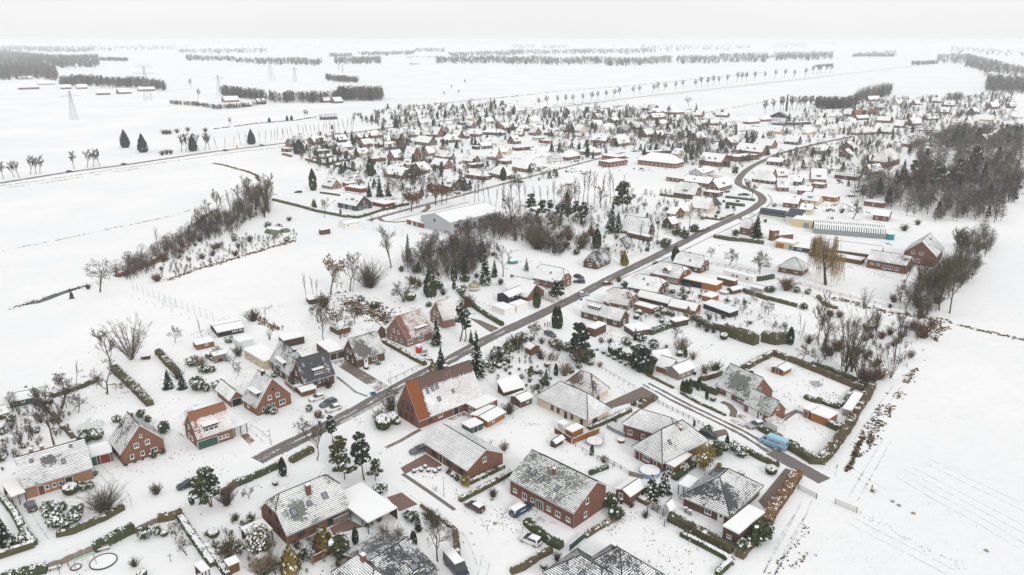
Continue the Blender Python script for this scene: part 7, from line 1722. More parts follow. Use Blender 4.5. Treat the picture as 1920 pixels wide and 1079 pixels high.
# more of each kind: x, y, height
MORE = {
 'fruit2': [(-114.5,175.4,3.5),(-127,173.4,5.5),(-54.2,135,3),(-80.6,200.8,5.1),(-31,181.2,3.1),(89.1,203.4,4.6),(14.1,264.9,6.4),(-39.1,258.2,8.8),(-57.8,234.9,6.9),(-39.3,258.2,7.2),(-64.1,243.4,4.7),(100.7,295.8,7.5),(140,258.2,7.6),(143.4,258.2,6.8)],
 'slim': [(-98.5,224,6.8),(91.1,222.5,6.2),(108.4,207,5.3),(115.1,207,3.8),(-44.1,300,10.1),(-75.4,262.9,10),(-73.2,264.9,7.8),(-71.9,264.2,7.1),(-59.8,269.7,9.5),(-82.8,237.7,4.2),(-5.6,422.4,14),(7.8,428.3,12.5),(13,422.4,11.1),(16.6,424.3,11.6),(20.5,428.3,10.5),(37.6,422.4,14.8),(50.6,432.3,17.6),(60.9,440.7,15.4),(64.6,442.8,15),(57,331.8,13.2),(64,331.8,11),(93.7,304.3,6.2),(93.8,229,6.5),(114.2,256.9,4.9),(118.1,258.2,2.7),(-21.9,434.5,13.3),(-19.5,436.5,11.8),(-15.9,438.4,9.5),(-12.2,427.1,11.5),(-9.3,423.4,11.8),(-5.5,421.6,12.5),(-70.3,388.3,3.2),(-63.7,396.2,3.3),(-60.3,401,2.9),(-51.6,414.5,3.4)],
 'shrub_snow': [(-84.3,186.2,3.9),(-87.5,196.9,2.6),(-93.2,202.7,3),(-98.8,159.3,2.8),(-99.7,157.6,3.4),(-97.6,167.5,2),(-92.9,130.4,2.2),(-89.1,125.9,2.9),(-90.2,131,1.8),(-86.7,129.3,2.4),(-90,138.3,1.9),(-88.8,139,1.6),(-86.8,125.9,2.3),(-91.3,128.9,2.2),(-86.3,127.2,2.1),(-93.6,119.6,2.3),(-92.7,120.4,2),(-69.5,122.3,2.3),(-67.6,123.1,1.7),(-27.5,137.4,2.2),(-20.7,128.9,1.5),(-27.9,125.9,1.8),(-32.6,120,2),(-19.5,127.2,2.1),(48.6,154,2),(50.9,154.8,2.2),(52.3,152.3,2.6),(42.6,117.8,2.5),(-51.5,173.8,1.7),(-60.3,172.5,1.8),(-66.6,194.5,1.8),(-85.1,197.7,1.8),(-79.8,186.9,2.8),(-82.1,185.4,2.1),(-88.7,220,2.4),(-39,202.7,1.3),(-7.8,201,3),(-5.7,197.7,1.7),(-4.2,207.9,3.4),(3,220,3.2),(13.6,216.1,3.1),(16.6,196.9,1.8),(19.5,200.2,1.9),(16.4,214.3,2.7),(43.9,215.2,2.9),(41,221,2.8),(28.2,220,1.6),(35.2,217.1,2.8),(22.5,202.7,1.9),(-19,269.1,3.3),(-41.9,236.6,1.7),(-54.5,259.5,2.3),(63,262.2,2.7),(50.4,243.4,3),(63.2,237.7,2.1),(107,269,2.3),(110.1,267.6,2.3)],
 'twig_brown': [(-93.2,193,3.2),(-67.8,113.8,1.9),(-58,132.8,4.2),(-39.9,118.9,2),(8.1,115.6,1.9),(24.1,131.9,1.5),(26.4,128.4,1.8),(-49.9,187.3,3),(-82.1,209.7,3.5),(.4,216.1,3.9),(-5.9,206.1,2.3),(6,221,2),(9.3,219,2.4),(12.2,217.1,2.8),(14.1,213.3,2.7),(8.5,207,3.4),(19.5,204.4,6),(65.2,228.1,2.5),(61.8,233.4,2.5),(47.3,215.2,1.4),(92.4,219,3.2),(99.6,190.6,3.9),(123.2,223,3.2),(120.9,226,3.3),(-25.5,266.3,3.2),(-35.4,276.2,3.8),(-14.6,279.2,1.9),(-87.2,238.8,4.7),(-161,273.3,2.4),(17.8,335.6,6.1),(71.7,241.1,2.1),(66.6,240,2.1),(63.1,229,2.5),(137.8,258.2,3.6),(180.1,406,3.3),(133.5,251.9,1.8)],
 'twig_pale': [(-90.1,201,3.7),(-44.7,111.5,4),(-42.9,112.8,3.3),(-24.2,121.9,2.9),(-21.7,121.6,2.8),(-1.9,154.3,2.3),(14.8,195.3,4.4),(20.2,204.4,6),(53.6,206.8,2.7),(54.6,196.5,3),(25.4,201,1.9),(118.7,207.9,2.7)],
 'shrub_green': [(-93.1,170.6,2),(-90.2,167.5,2),(-84,162.7,2.9),(-87.1,131.4,1.2),(-94.6,138.8,1.2),(-92.9,140.7,.9),(-90.5,143.7,1.1),(-85.8,147.6,.8),(-84.5,149,.7),(-83.3,150.1,.5),(-81.2,151.2,1.5),(-79.8,152.8,1.2),(-13.8,144.5,1.3),(-11.8,142,1.4),(20.5,128.4,2.4),(29.1,135,1.8),(20,132.3,2.7),(21,128.4,2.4),(46.7,152.3,3.6),(45,119.6,2.5),(47.3,121.9,4),(-61.7,172.5,1.7),(-4.8,201.4,2.1),(8.8,189.1,2.5),(6.8,186.2,1.8),(32.4,207,2.7),(34.4,206.1,2.3),(35.2,200.2,1.5),(16.5,196.9,1.5),(31.5,176.7,1.5),(33.6,178.8,1),(47.3,163,1.9),(-18.5,282.2,3.4),(-27.9,273.3,3.3),(-45.1,296.6,2.5),(-4.5,279.2,2.4),(-29.4,253.1,2),(-48.5,251.9,2.7),(82.2,351.2,4.1),(90,363,4.2),(79.7,355.9,7),(28.5,321.8,2.7),(22.2,325.7,3.3),(43,274.8,2.9),(60.3,305.2,2.1),(59.7,267.7,1.9),(107.8,355.9,3.2),(102.5,250.6,2.2),(96.8,269,2.8)],
 'ball': [(-65.2,111.1,1.6),(-66.3,122.7,1.3),(-50.3,140,1.2),(56.5,144.5,2.1),(-29.5,167.5,2.9),(52.7,179.6,1.5),(50.1,209.2,1.8),(66.9,222.5,2.3),(115.9,230,3.2)],
 'fruit1': [(-63.8,121.6,4),(-37.1,116.1,4.6),(-77.2,195.2,2.8),(-87.6,207,4.2),(6.8,221.5,5.8),(51.5,222.8,4.2),(85.3,205.7,5.2),(92.9,206.3,4.5),(6.9,225.9,4.1),(-65.1,237.5,6.8),(-52.5,236,6.1),(91.2,305.2,7.2),(86.9,318,4.3),(76.1,254.4,2.7),(79.8,247,3.9),(88.4,245.2,5),(179.8,391.5,9.5)],
 'column_dark': [(-49.7,143.7,4.4),(-29.4,120.4,3.5),(-18.7,120.8,2.4),(-18.2,119.6,3.1),(18.2,152.3,2.5),(-3.3,204.4,3),(12.4,195.3,3.6),(36.5,197.7,5.5),(44.6,165.7,1.6),(50.1,156.5,2.8),(30.3,409.1,11),(-92.9,402.7,3.3)],
 'pine2': [(-29.3,141.7,5),(-49.9,116.7,2.8),(5.5,193,3.8),(-1.5,207,5.3),(16,393.1,9.9),(23.3,393.1,7.4),(35,381.5,9.8),(18.9,372,5.9)],
 'twig_olive': [(-52,116.7,3.6),(-43.8,111.5,2.4),(-26.1,127.2,1.5),(-16.3,128,2.4),(-15,125.5,2.9),(20.6,149.3,1.8),(-30.8,173.8,4.3),(-32.6,168.1,3.6),(1.5,214.3,4.7),(11.6,206.1,2.3),(-.6,172.5,3.3),(58,197.6,3.4),(30.7,219,2),(95.3,209.7,3.5),(-38.5,279.2,3.8),(-66.8,253.1,5.3),(24.3,333,4.1),(103.4,253.1,1.8),(194.5,365.4,3.6),(207.4,378.1,3.1)],
 'conifer_small': [(-18.1,124.3,2),(-12.8,219.9,4.6),(97,217.6,2.6),(-161.1,262.2,1.8),(64.5,604.9,7.4),(78.6,636.6,5.5)],
 'ball_small': [(-21.4,145,.8),(-19.9,145.4,.8),(-18.3,145.3,.8),(-16.8,144.9,.8),(-16,145.9,.8),(-19.2,146.8,.8),(-12.9,143.5,.8),(5.7,113.5,1),(49.7,143.7,1.1),(-41.9,199.8,1.1),(-28.3,166.9,1.3),(25.9,213.5,.8),(27.6,211,1),(28.9,208.8,1),(30.3,206.6,1),(31.8,204.2,.9),(33,202.4,.8)],
 'shrub_yellow': [(45.9,147.3,1),(35,179.8,1.2)],
 'multi1': [(-76.4,221.8,4.3),(95.6,189.9,10.2),(106,193.6,7.3),(124,251.3,7.9),(-72.6,383.7,4.2)],
 'conifer_yellow': [(-22.5,196.9,3.8),(59.4,240,4.7)],
 'spruce_blue': [(9.5,193.6,3)],
 'column_thuja': [(45.8,184.9,3.3),(46.7,184.6,3.7),(47.6,184,4.2),(50.4,186,3.7),(51.3,180.6,2.9),(51.7,208.3,2.9)],
 'spruce_dark': [(38.9,222,3.2),(-7,288.4,7.6),(108.7,625.1,9.2),(239.9,1009.6,11.9),(-110.9,420.4,5.1),(66.4,938.5,13),(48.5,898.8,11.4),(-30,914.3,14.6),(2.5,981.8,13.2),(-96,696.4,7.8),(-125.3,828.5,17.2),(-119.8,876.5,11.9),(-29.5,898.8,15.9),(-85.9,450.3,9.7),(-79.5,450.3,12.5),(-74.6,452.3,9.7)],
 'multi2': [(97,198.1,17.1)],
 'twig_red': [(97.9,191.4,4.3),(102.6,193,3.6),(103.5,209.7,2.7),(104.8,207,2.3),(104.9,201,2.2),(99,213.3,3.9),(130.5,224,5.2),(131.1,231.2,3.3),(138.5,233.4,2.5),(-15.9,253.1,4.4),(22.4,346,4.9),(26.7,348.8,4.2),(41.7,282.2,2.4),(103.8,271.9,5.6),(108.8,243.4,2.6),(111.6,242.3,2.6)],
 'conifer_olive': [(-22.8,283.8,6.8),(-22,273.3,3.8)],
 'birch': [(-25.8,283.8,12.1),(-71.2,446.2,9.6),(-67.9,442.3,8.7),(-64.7,442.3,10.7)],
 'bare_olive': [(-61.1,271.2,11.9),(63,405.4,10.8),(149.4,249.4,15.2),(160.8,269,11.1),(-99.7,394.6,8.3)],
 'pine1': [(9.5,391.4,13.5),(20.1,398.3,9),(26.1,388.1,9.8),(29.6,384.7,9.2),(32.8,384.7,11),(37.7,381.5,11.1)],
 'spruce_snow': [(52,361.5,11.2)],
 'twig_shrub_big': [(31.5,333,7.4)],
 'bare_tall': [(.1,412.8,16.9),(4.3,409.1,17.2),(24,424.3,13.7),(36.1,424.3,15.3),(40.6,426.3,17),(43.5,428.3,18.3),(47.4,430.3,17.5),(56.6,430.3,18),(48.8,391.4,10.4),(67.1,340.2,13.5),(87.6,365.4,12.5),(100.6,229.5,13.2),(-28.3,440.3,12.2)],
 'bare_red': [(28.1,420.4,13.5),(33.1,422.4,13.6),(50.1,420.4,11.9)],
 'cypress': [(38.5,332.8,9.2),(61,615.7,8.8),(-98.4,525.1,12.7),(-73,603.1,5.3),(-5.8,507.1,8.8)],
 'ash1': [(145.1,250,12.4)],
 'spruce_big': [(-29.6,469.3,11.7)],
 'oak2': [(-43.7,427.1,13.1),(-40.3,428.9,11.2),(-38,434.5,9.8),(-55.3,409.4,11.5),(-53.8,419.8,8.4),(-55.1,409.4,11.1),(-43.5,427.1,13.1)],
 'ash2': [(-58.6,450.3,13.3)],
 'bare_round': [(-67.7,467.1,12.9)],
 'conifer_gold': [(-112.2,421.9,4.5)],
}
TREES += [(k, *q, "") for k, v in MORE.items() for q in v]
ROWS = [
 ('row_tree','bare round-headed tree in the avenue along the far country road','avenue trees along the far country road',[(24.5,1057,10),(38.9,1097.6,10.3),(51.3,1111.8,10.4),(65.3,1126.3,10.6),(78.4,1135.3,10.7),(92.3,1156.6,10.8),(106.1,1172.4,11),(119.7,1188.5,11.1),(134.3,1215.3,11.4),(149.5,1239.8,11.6),(164.4,1265.2,11.8),(179.1,1287.8,12),(206.2,1315.1,12.3),(221.2,1343.7,12.5),(248.1,1377.8,12.8),(265.6,1413.7,13.1),(276.5,1423,13.2),(304.9,1461.3,13.6),(331,1506.8,14),(359.4,1522.6,14.1),(382.5,1577.7,14.6),(395,1577.7,14.6),(414.1,1606.7,14.9),(430.1,1624.7,15),(458,1668.1,15.4),(500.8,1748.1,16.1),(515.1,1755.1,16.2),(529.7,1769.2,16.3),(552.9,1790.9,16.5),(594.3,1843.7,17),(638.2,1907.8,17.5),(678.7,1958.8,18),(689.9,1924.5,17.7),(738.4,1976.5,18.2),(823,2150.3,19.7),(842.5,2171.5,19.9),(862.4,2193.1,20),(882.7,2215.2,20),(903.3,2237.6,20)]),
 ('row_tree','bare tree on the verge of the country road at the left edge','bare trees along the near country road',[(-345.2,511.8,9.1),(-342.1,518.4,9.2),(-338.6,518.4,9.2),(-337.8,529.7,9.3),(-335.1,531.1,9.4),(-333.1,532.9,9.4),(-320.2,553.7,9.7),(-314.9,561.3,9.8),(-312.6,565.4,9.9),(-308.9,568,9.9),(-278.9,643.2,11.1),(-275.2,644.5,11.1),(-267.5,651.3,11.3),(-263.1,653.4,11.3),(-260.1,656.8,11.3)]),
 ('slim','slim bare tree in the row along the country road before the village','slim trees in the row before the village',[(-255.2,660.3,10.5),(-251.5,667.4,10.6),(-247,678.3,10.7),(-244.4,689.5,10.9),(-240.2,693.3,10.9),(-232.3,705.1,11.1),(-227.7,705.1,11.1),(-225,713.1,11.2),(-222.6,717.2,11.3),(-221.2,721.3,11.3),(-218.2,725.5,11.4),(-217.5,733.9,11.5),(-214.2,735.7,11.5),(-211.5,739.1,11.6),(-207.7,747,11.7),(-203,749.7,11.7),(-201,756,11.8),(-198.1,760.6,11.9),(-195.2,762.4,11.9),(-193.5,764.3,12),(-190.3,771.8,12.1),(-187.6,774.6,12.1),(-185.3,779.4,12.2),(-179.5,781.3,12.2),(-177.7,791.1,12.3),(-174.2,799.2,12.5),(-173,804.2,12.5),(-169.5,807.3,12.6),(-169,814.6,12.7)]),
 ('spruce_dense','dense egg-shaped dark conifer by the country road','dark conifers by the country road',[(-339.7,671,14.4),(-310.6,641.9,13.9),(-271.2,648.6,14)]),
 ('spruce_dense','dense egg-shaped dark conifer by the country road','dark conifers by the country road',[(-236.1,693.3,13.4)]),
 ('spruce_small','small dark conifer on the field boundary beyond the country road','small conifers on the far field boundary',[(-278.8,886.3,5.6),(-263.3,903.9,5.7),(-259.2,907.8,5.8),(-190.4,814.6,5.2)]),
 ('row_tree','tiny lone tree out on the wide snowfield','lone trees on the wide snowfield',[(-112.4,1305.2,6.8),(-113.9,1479.5,7.6),(-91.9,1345.8,7),(-98,1657.5,8.5)]),
 ('row_tree','lone bare tree on the western snowfields','lone trees on the western snowfields',[(-629.3,1536,14.5),(-505,1251.7,11.9),(-370.2,1146.4,11)]),
 ('row_tree','bare tree on the field boundary beyond the country road','bare trees on the far field boundary',[(-307.1,841.7,7.2),(-251.1,934.4,7.9),(-247.3,930.3,7.9)]),
 ('twig_brown','bare scrub on the field boundary beyond the country road','scrub on the far field boundary',[(-349.8,769.9,5.5),(-345.6,768,5.5),(-343.1,769.9,5.5),(-339.8,779.4,5.6),(-335.1,794.1,5.6),(-314.1,787.2,5.6),(-285.3,628.9,4.6),(-282.2,630.1,4.6),(-286.8,623.8,4.5)]),
 ('row_tree','bare tree in the line beside the far wood','trees in the line beside the far wood',[(319.7,977.3,13.2),(341.8,1010.2,13.6),(355.4,1027.5,13.8),(363.1,1036.4,13.9),(371,1036.4,13.9),(376.9,1041.8,14),(380.9,1041.8,14),(387,1045.4,14),(393.1,1049,14.1),(400,1054.6,14.1),(404,1054.6,14.1),(409.4,1058.3,14.2)]),
]
SCATTER = [
 (('slim','bare_tall','ash1','bare_olive','birch','multi1'),40,[(-159,288),(-162,315),(-159,333),(-160,364),(-159,381),(-163,417),(-162,439),(-149,454),(-130,399),(-140,395),(-136,364),(-146,340),(-145,315),(-147,293),(-151,282)],(7,12),'bare tree in the scrub belt beside the sports field','bare trees in the scrub belt',1),
 (('twig_brown','twig_red','twig_olive','shrub_snow'),34,[(-158,286),(-153,320),(-153,346),(-153,364),(-154,395),(-134,404),(-115,395),(-103,352),(-109,332),(-121,314),(-131,297),(-137,282),(-155,282)],(1.5,3.4),'low bare bush in the scrub belt beside the sports field','bushes in the scrub belt',2),
 (('ash1','bare_round','multi2'),8,[(-156,409),(-146,425),(-141,436),(-127,395),(-138,381),(-146,385)],(13,17),'tall bare tree in the clump at the head of the scrub belt','tall trees at the head of the scrub belt',3),
 (('slim','bare_olive','bare_red','ash1','multi1','bare_tall'),22,[(-45,298),(-34,324),(-21,344),(-11,338),(-4,320),(-8,309),(-14,285),(-21,285),(-26,285),(-29,285),(-35,285)],(8,13),'leafless tree inside the wooded plot','leafless trees inside the wooded plot',4),
 (('shrub_green','twig_brown','twig_olive'),14,[(-46,297),(-33,322),(-20,342),(-6,316),(-14,285),(-28,279),(-36,285)],(1.5,3.2),'undergrowth bush inside the wooded plot','bushes inside the wooded plot',5),
 (('slim','bare_red','bare_olive','multi1'),12,[(-32,354),(-21,358),(2,340),(4,358),(13,326),(23,316),(14,349),(0,381),(-15,370)],(7,11),'leafless tree between the sports hall and the wooded plot','leafless trees by the sports hall',6),
 (('twig_red','twig_brown','twig_olive'),16,[(4,375),(18,398),(40,385),(42,366),(34,338),(22,333),(11,330),(1,352),(-7,354),(-7,375)],(2,4.5),'brown bare bush under the pine grove','bushes under the pine grove',7),
 (('slim','bare_olive','bare_red'),10,[(-4,360),(18,388),(41,382),(47,385),(44,398),(19,405),(7,398)],(6,10),'leafless tree among the pine grove','leafless trees in the pine grove',8),
 (('bare_olive','slim','ash1','multi2'),22,[(144,262),(166,288),(180,304),(201,329),(230,358),(221,338),(183,288),(160,262),(141,240)],(8,13),'mossy bare tree in the belt at the big field edge','mossy bare trees at the big field edge',9),
 (('twig_olive','twig_brown','multi1'),10,[(134,245),(163,275),(230,358),(219,336),(164,262),(136,230)],(2,5),'thicket bush in the belt at the big field edge','thicket at the big field edge',10),
 (('slim','bare_tall','multi1','bare_olive'),12,[(91,212),(113,235),(137,240),(114,201),(103,197),(96,201)],(6,11),'slim bare tree beside the ditch path','slim bare trees beside the ditch path',11),
 (('twig_red','twig_brown','twig_olive'),10,[(90,221),(116,240),(141,240),(114,201),(101,193),(89,201)],(1.2,2.6),'bare bush beside the ditch path','bushes beside the ditch path',12),
 (('ash1','bare_tall','bare_red','bare_round','slim'),46,[(193,434),(231,485),(234,458),(229,418),(254,434),(252,398),(249,379),(311,458),(368,544),(356,557),(310,507),(274,503),(255,500),(244,507),(221,489)],(11,16),'bare woodland tree in the wood below the church','woodland trees below the church',13),
 (('pine1','pine2','spruce_dark'),22,[(248,496),(286,531),(299,507),(345,581),(346,557),(276,458),(264,472),(235,458)],(11,16),'dark woodland conifer in the wood below the church','woodland conifers below the church',14),
 (('ash1','bare_tall','bare_round'),10,[(395,726),(464,803),(492,791),(518,779),(445,665),(410,665),(376,665)],(10,14),'bare tree in the wood behind the church','woodland trees behind the church',15),
 (('spruce_dark','pine2','oak2','bare_round','ash1'),22,[(-209,716),(-141,779),(-53,629),(37,526),(14,495),(-38,450),(-60,420),(-126,526),(-168,600)],(6,11),'garden tree in the western part of the village','garden trees in the western village',16),
 (('spruce_dark','bare_round','ash1','bare_red'),26,[(-162,982),(-16,1150),(33,947),(20,736),(-44,629),(-123,803)],(8,13),'tall tree on the northern edge of the village','tall trees on the northern village edge',17),
 (('spruce_dark','bare_round','ash1','pine2'),30,[(34,982),(160,1060),(251,736),(212,629),(143,600),(92,661),(50,600),(34,696)],(7,12),'garden tree in the middle of the village','garden trees in the middle of the village',18),
 (('spruce_dark','bare_round','ash1','bare_red'),30,[(300,884),(560,1202),(775,1202),(546,828),(410,736),(314,661),(229,629)],(7,11),'garden tree in the eastern part of the village','garden trees in the eastern village',19),
 (('bare_round','oak2','ash1'),8,[(97,696),(171,661),(207,828),(176,947),(126,828)],(9,13),'large bare tree by the village school','large bare trees by the village school',20),
 (('shrub_snow','shrub_green','twig_brown','twig_olive'),26,[(59,434),(118,505),(128,406),(67,329),(42,304),(24,329)],(1.2,2.4),'garden shrub between the pine grove and the main road','garden shrubs by the main road',22),
 (('shrub_snow','twig_brown','twig_olive','ball_small'),30,[(34,240),(61,275),(90,262),(90,230),(77,221),(53,235)],(.8,1.8),'low shrub in the long gardens right of the main road','low shrubs in the long gardens',23),
 (('shrub_snow','twig_brown','twig_olive','ball_small'),24,[(-6,201),(0,217),(8,212),(14,204),(10,183),(0,183)],(.7,1.6),'low shrub in the bushy garden by the main road','low shrubs in the bushy garden',24),
 (('shrub_snow','twig_pale','twig_olive','ball_small'),20,[(-59,124),(-52,130),(-39,117),(-31,114),(-46,112),(-55,116)],(.7,1.8),'low shrub in the wild garden at the bottom edge','low shrubs in the wild garden',25),
 (('shrub_snow','twig_brown','ball_small'),18,[(-129,171),(-128,183),(-118,177),(-108,166),(-111,156),(-114,148)],(.8,1.9),'low shrub in the gardens at the left edge','low shrubs in the left gardens',26),
 (('shrub_snow','twig_brown','ball_small','shrub_green'),12,[(131,485),(193,450),(165,381),(119,358),(111,406)],(1,2.2),'garden shrub beyond the bend of the main road','garden shrubs beyond the road bend',27),
]
WOODS = [
 ([(-4256,6594),(-3530,6005),(-3094,5874),(-4889,9283),(-5692,9681),(-7579,11743)],520,16,'hazy wood strip across the far left horizon'),
 ([(-2006,3092),(-1558,2633),(-1428,2557),(-1377,2633),(-2333,4462),(-2348,4206),(-2640,4462),(-4147,6393)],1100,17,'broad grey wood on the left beyond the pylons'),
 ([(-1824,3498),(-1679,3452),(-1782,3665),(-1955,3750)],120,13,'tongue of the broad grey wood reaching into the snowfield'),
 ([(-1194,1818),(-1145,1818),(-1117,1863),(-985,1701),(-1438,2482),(-1748,2916),(-1757,2789),(-1831,2789)],700,16,'wood behind the farms at the left edge'),
 ([(-904,1568),(-878,1582),(-869,1607),(-782,1514),(-765,1523),(-736,1536),(-632,1423),(-698,1572),(-829,1731),(-862,1716),(-881,1706),(-999,1847),(-1000,1801),(-1029,1785)],460,14,'belt of trees behind the farm row at the left'),
 ([(-1439,3498),(-1343,3430),(-1211,3365),(-961,2955),(-1138,3500),(-1522,4231),(-1705,4355),(-1846,4485)],200,13,'copse on the snowfield beyond the left pylons'),
 ([(-3733,7024),(-3332,6594),(-3385,7309),(-3091,7309),(-5135,12141),(-5623,12141),(-5061,10014),(-5959,11211)],260,14,'hazy wood line beyond the left copse'),
 ([(-2278,5402),(-1975,5402),(-1779,5748),(-2545,8224),(-2716,7427),(-3132,7427)],260,14,'low hazy wood beyond the middle copse'),
 ([(-503,1141),(-454,1109),(-401,1053),(-377,1070),(-362,1146),(-366,1158),(-381,1082),(-406,1065),(-459,1121),(-509,1153)],200,5.8,'dark scrub around the lone farmstead'),
 ([(-485,1305),(-378,1200),(-382,1212),(-500,1345)],130,15,'tall trees behind the lone farmstead'),
 ([(-970,2988),(-851,2923),(-1048,3602),(-1207,3719)],120,13,'left half of the copse near the pylons'),
 ([(-855,2955),(-763,2923),(-664,2686),(-750,3129),(-982,4093),(-811,3278),(-959,3674),(-1085,3752)],170,14,'right half of the copse near the pylons'),
 ([(-971,4214),(-853,4214),(-1020,5040),(-1162,5040)],90,13,'small hazy copse over the middle snowfield'),
 ([(-670,2988),(-591,2988),(-513,3092),(-671,4045),(-758,3832),(-859,3832)],260,15,'rectangular wood in the middle of the snowfield'),
 ([(-916,4735),(-737,4653),(-618,5046),(-769,6281),(-891,5621),(-1107,5720)],220,14,'long low wood beyond the rectangular one'),
 ([(-734,6005),(-487,5748),(-669,7904),(-1040,8507)],150,14,'hazy wood clump beyond the middle farm'),
 ([(-292,3057),(-172,3022),(-79,3129),(40,2955),(52,3828),(-105,4175),(-225,3954),(-382,3999)],420,14,'tree-filled hamlet in the middle distance'),
 ([(-325,4085),(-150,4423),(65,4820),(93,6896),(-202,5961),(-417,5239)],300,15,'second hazy wood behind the tree-filled hamlet'),
 ([(-429,1818),(-383,1740),(-336,1712),(-350,1781),(-399,1811),(-451,1911)],120,12,'isolated oval copse on the snowfield'),
 ([(-268,1205),(-241,1200),(-201,1205),(-215,1292),(-258,1286),(-287,1292)],240,17,'high bare wood beside the farm at the middle left'),
 ([(-364,1167),(-320,1159),(-289,1159),(-266,1200),(-280,1261),(-303,1218),(-336,1218),(-382,1227)],150,14,'trees lining the farm road at the middle left'),
 ([(-551,4085),(-402,4214),(-422,4429),(-573,4251)],60,5,'low hedge line beyond the middle farm'),
 ([(0,2916),(81,2955),(182,2878),(337,2955),(459,4023),(244,3841),(110,4023),(0,3931)],420,15,'tree belt beyond the wide snowfield, left part'),
 ([(328,2823),(427,2806),(620,3057),(861,4245),(564,3707),(434,3731)],330,15,'tree belt beyond the wide snowfield, middle part'),
 ([(643,3078),(795,3036),(1072,4092),(876,4190)],190,15,'tree belt beyond the wide snowfield, right part'),
 ([(829,3166),(1052,3258),(1614,4998),(1234,4713)],230,17,'dense block of wood at the right end of the tree belt'),
 ([(1164,3516),(1470,3631),(2255,5569),(1751,5287)],270,17,'long wood on the right of the snowfield'),
 ([(0,5133),(275,5018),(543,5380),(777,7698),(377,6900),(0,7129)],260,14,'hazy wood behind the left tree belt'),
 ([(389,5133),(950,5254),(1373,7592),(556,7345)],330,15,'hazy wood behind the middle tree belt'),
 ([(989,6114),(1413,6467),(1744,6286),(3836,13828),(3109,14227),(2150,13286)],330,17,'large hazy wood near the horizon'),
 ([(2363,8403),(2522,8403),(3869,12890),(3626,12890)],60,14,'small oblong copse near the horizon'),
 ([(2873,8729),(3261,8729),(7174,19204),(6320,19204)],150,16,'flat-topped copse near the horizon'),
 ([(5558,14258),(5481,13409),(11447,28002),(12229,31367)],70,14,'faint copse near the right horizon'),
 ([(330,8729),(641,8729),(945,12868),(486,12868)],110,14,'faint wood strip near the middle horizon'),
 ([(0,8729),(256,8729),(435,14791),(0,14791)],100,15,'faint wood clump near the middle horizon'),
 ([(1053,2736),(1153,2841),(1164,2870),(1057,2748)],60,7.9,'hedge at the right of the snowfield'),
 ([(1233,3953),(1788,4423),(1936,4789),(1296,4154)],150,14,'wood beyond the long right-hand wood'),
 ([(1614,3000),(1717,3089),(1714,2972),(1284,2149),(1051,1728),(1220,2006),(1630,2729),(2656,4604),(2740,4931),(2500,4648)],330,14,'big wood on the right, front edge'),
 ([(854,1410),(877,1394),(897,1363),(1127,1713),(1113,1770),(1096,1808)],420,15,'big wood on the right, near corner'),
 ([(1558,2713),(1323,2149),(1198,1831),(1552,2371),(1892,3075),(2721,4736)],480,15,'big wood on the right, interior'),
 ([(1463,2889),(1624,3029),(1759,3280),(1569,3097)],90,12,'tree line where the country road meets the right wood'),
 ([(1860,4328),(2087,4328),(2306,4781),(2055,4781)],180,14,'dark wood strip behind the country road'),
 ([(677,1213),(706,1225),(720,1250),(683,1225)],40,10,'trees at the far edge of the eastern village'),
 ([(421,1073),(432,1055),(455,1064),(484,1093),(494,1115),(465,1085),(441,1076),(429,1095)],200,14,'wood on the skyline of the village'),
 ([(513,1167),(572,1238),(627,1296),(659,1363),(595,1289),(528,1202)],150,14,'right half of the skyline wood'),
 ([(548,1251),(617,1348),(666,1410),(685,1410),(742,1527),(721,1527),(661,1445),(576,1314)],80,11,'trees at the far corner of the eastern village'),
 ([(-5490,8341),(-4194,9464),(-1793,8341),(-3225,15002),(-8845,19961),(-9876,15002)],200,15,'faint horizon woods at the left'),
 ([(-2349,10936),(318,11857),(2495,10936),(5490,24058),(700,26085),(-5167,24058)],200,15,'faint horizon woods in the middle'),
 ([(3617,15863),(6120,14258),(10424,15863),(22934,34898),(13465,31367),(7957,34898)],200,15,'faint horizon woods at the right'),
 ([(-13171,20468),(-4939,20468),(3851,23941),(15723,23941),(34591,52670),(8471,52670),(-10866,45029),(-28976,45029)],260,16,'faintest woods along the whole horizon'),
 ([(1871,4270),(2206,4549),(3064,6317),(2496,5699)],70,14,'dark copse behind the avenue end'),
 ([(3118,5652),(2659,4024),(3766,5700),(6073,11008)],160,14,'wood at the right horizon behind the big wood'),
]
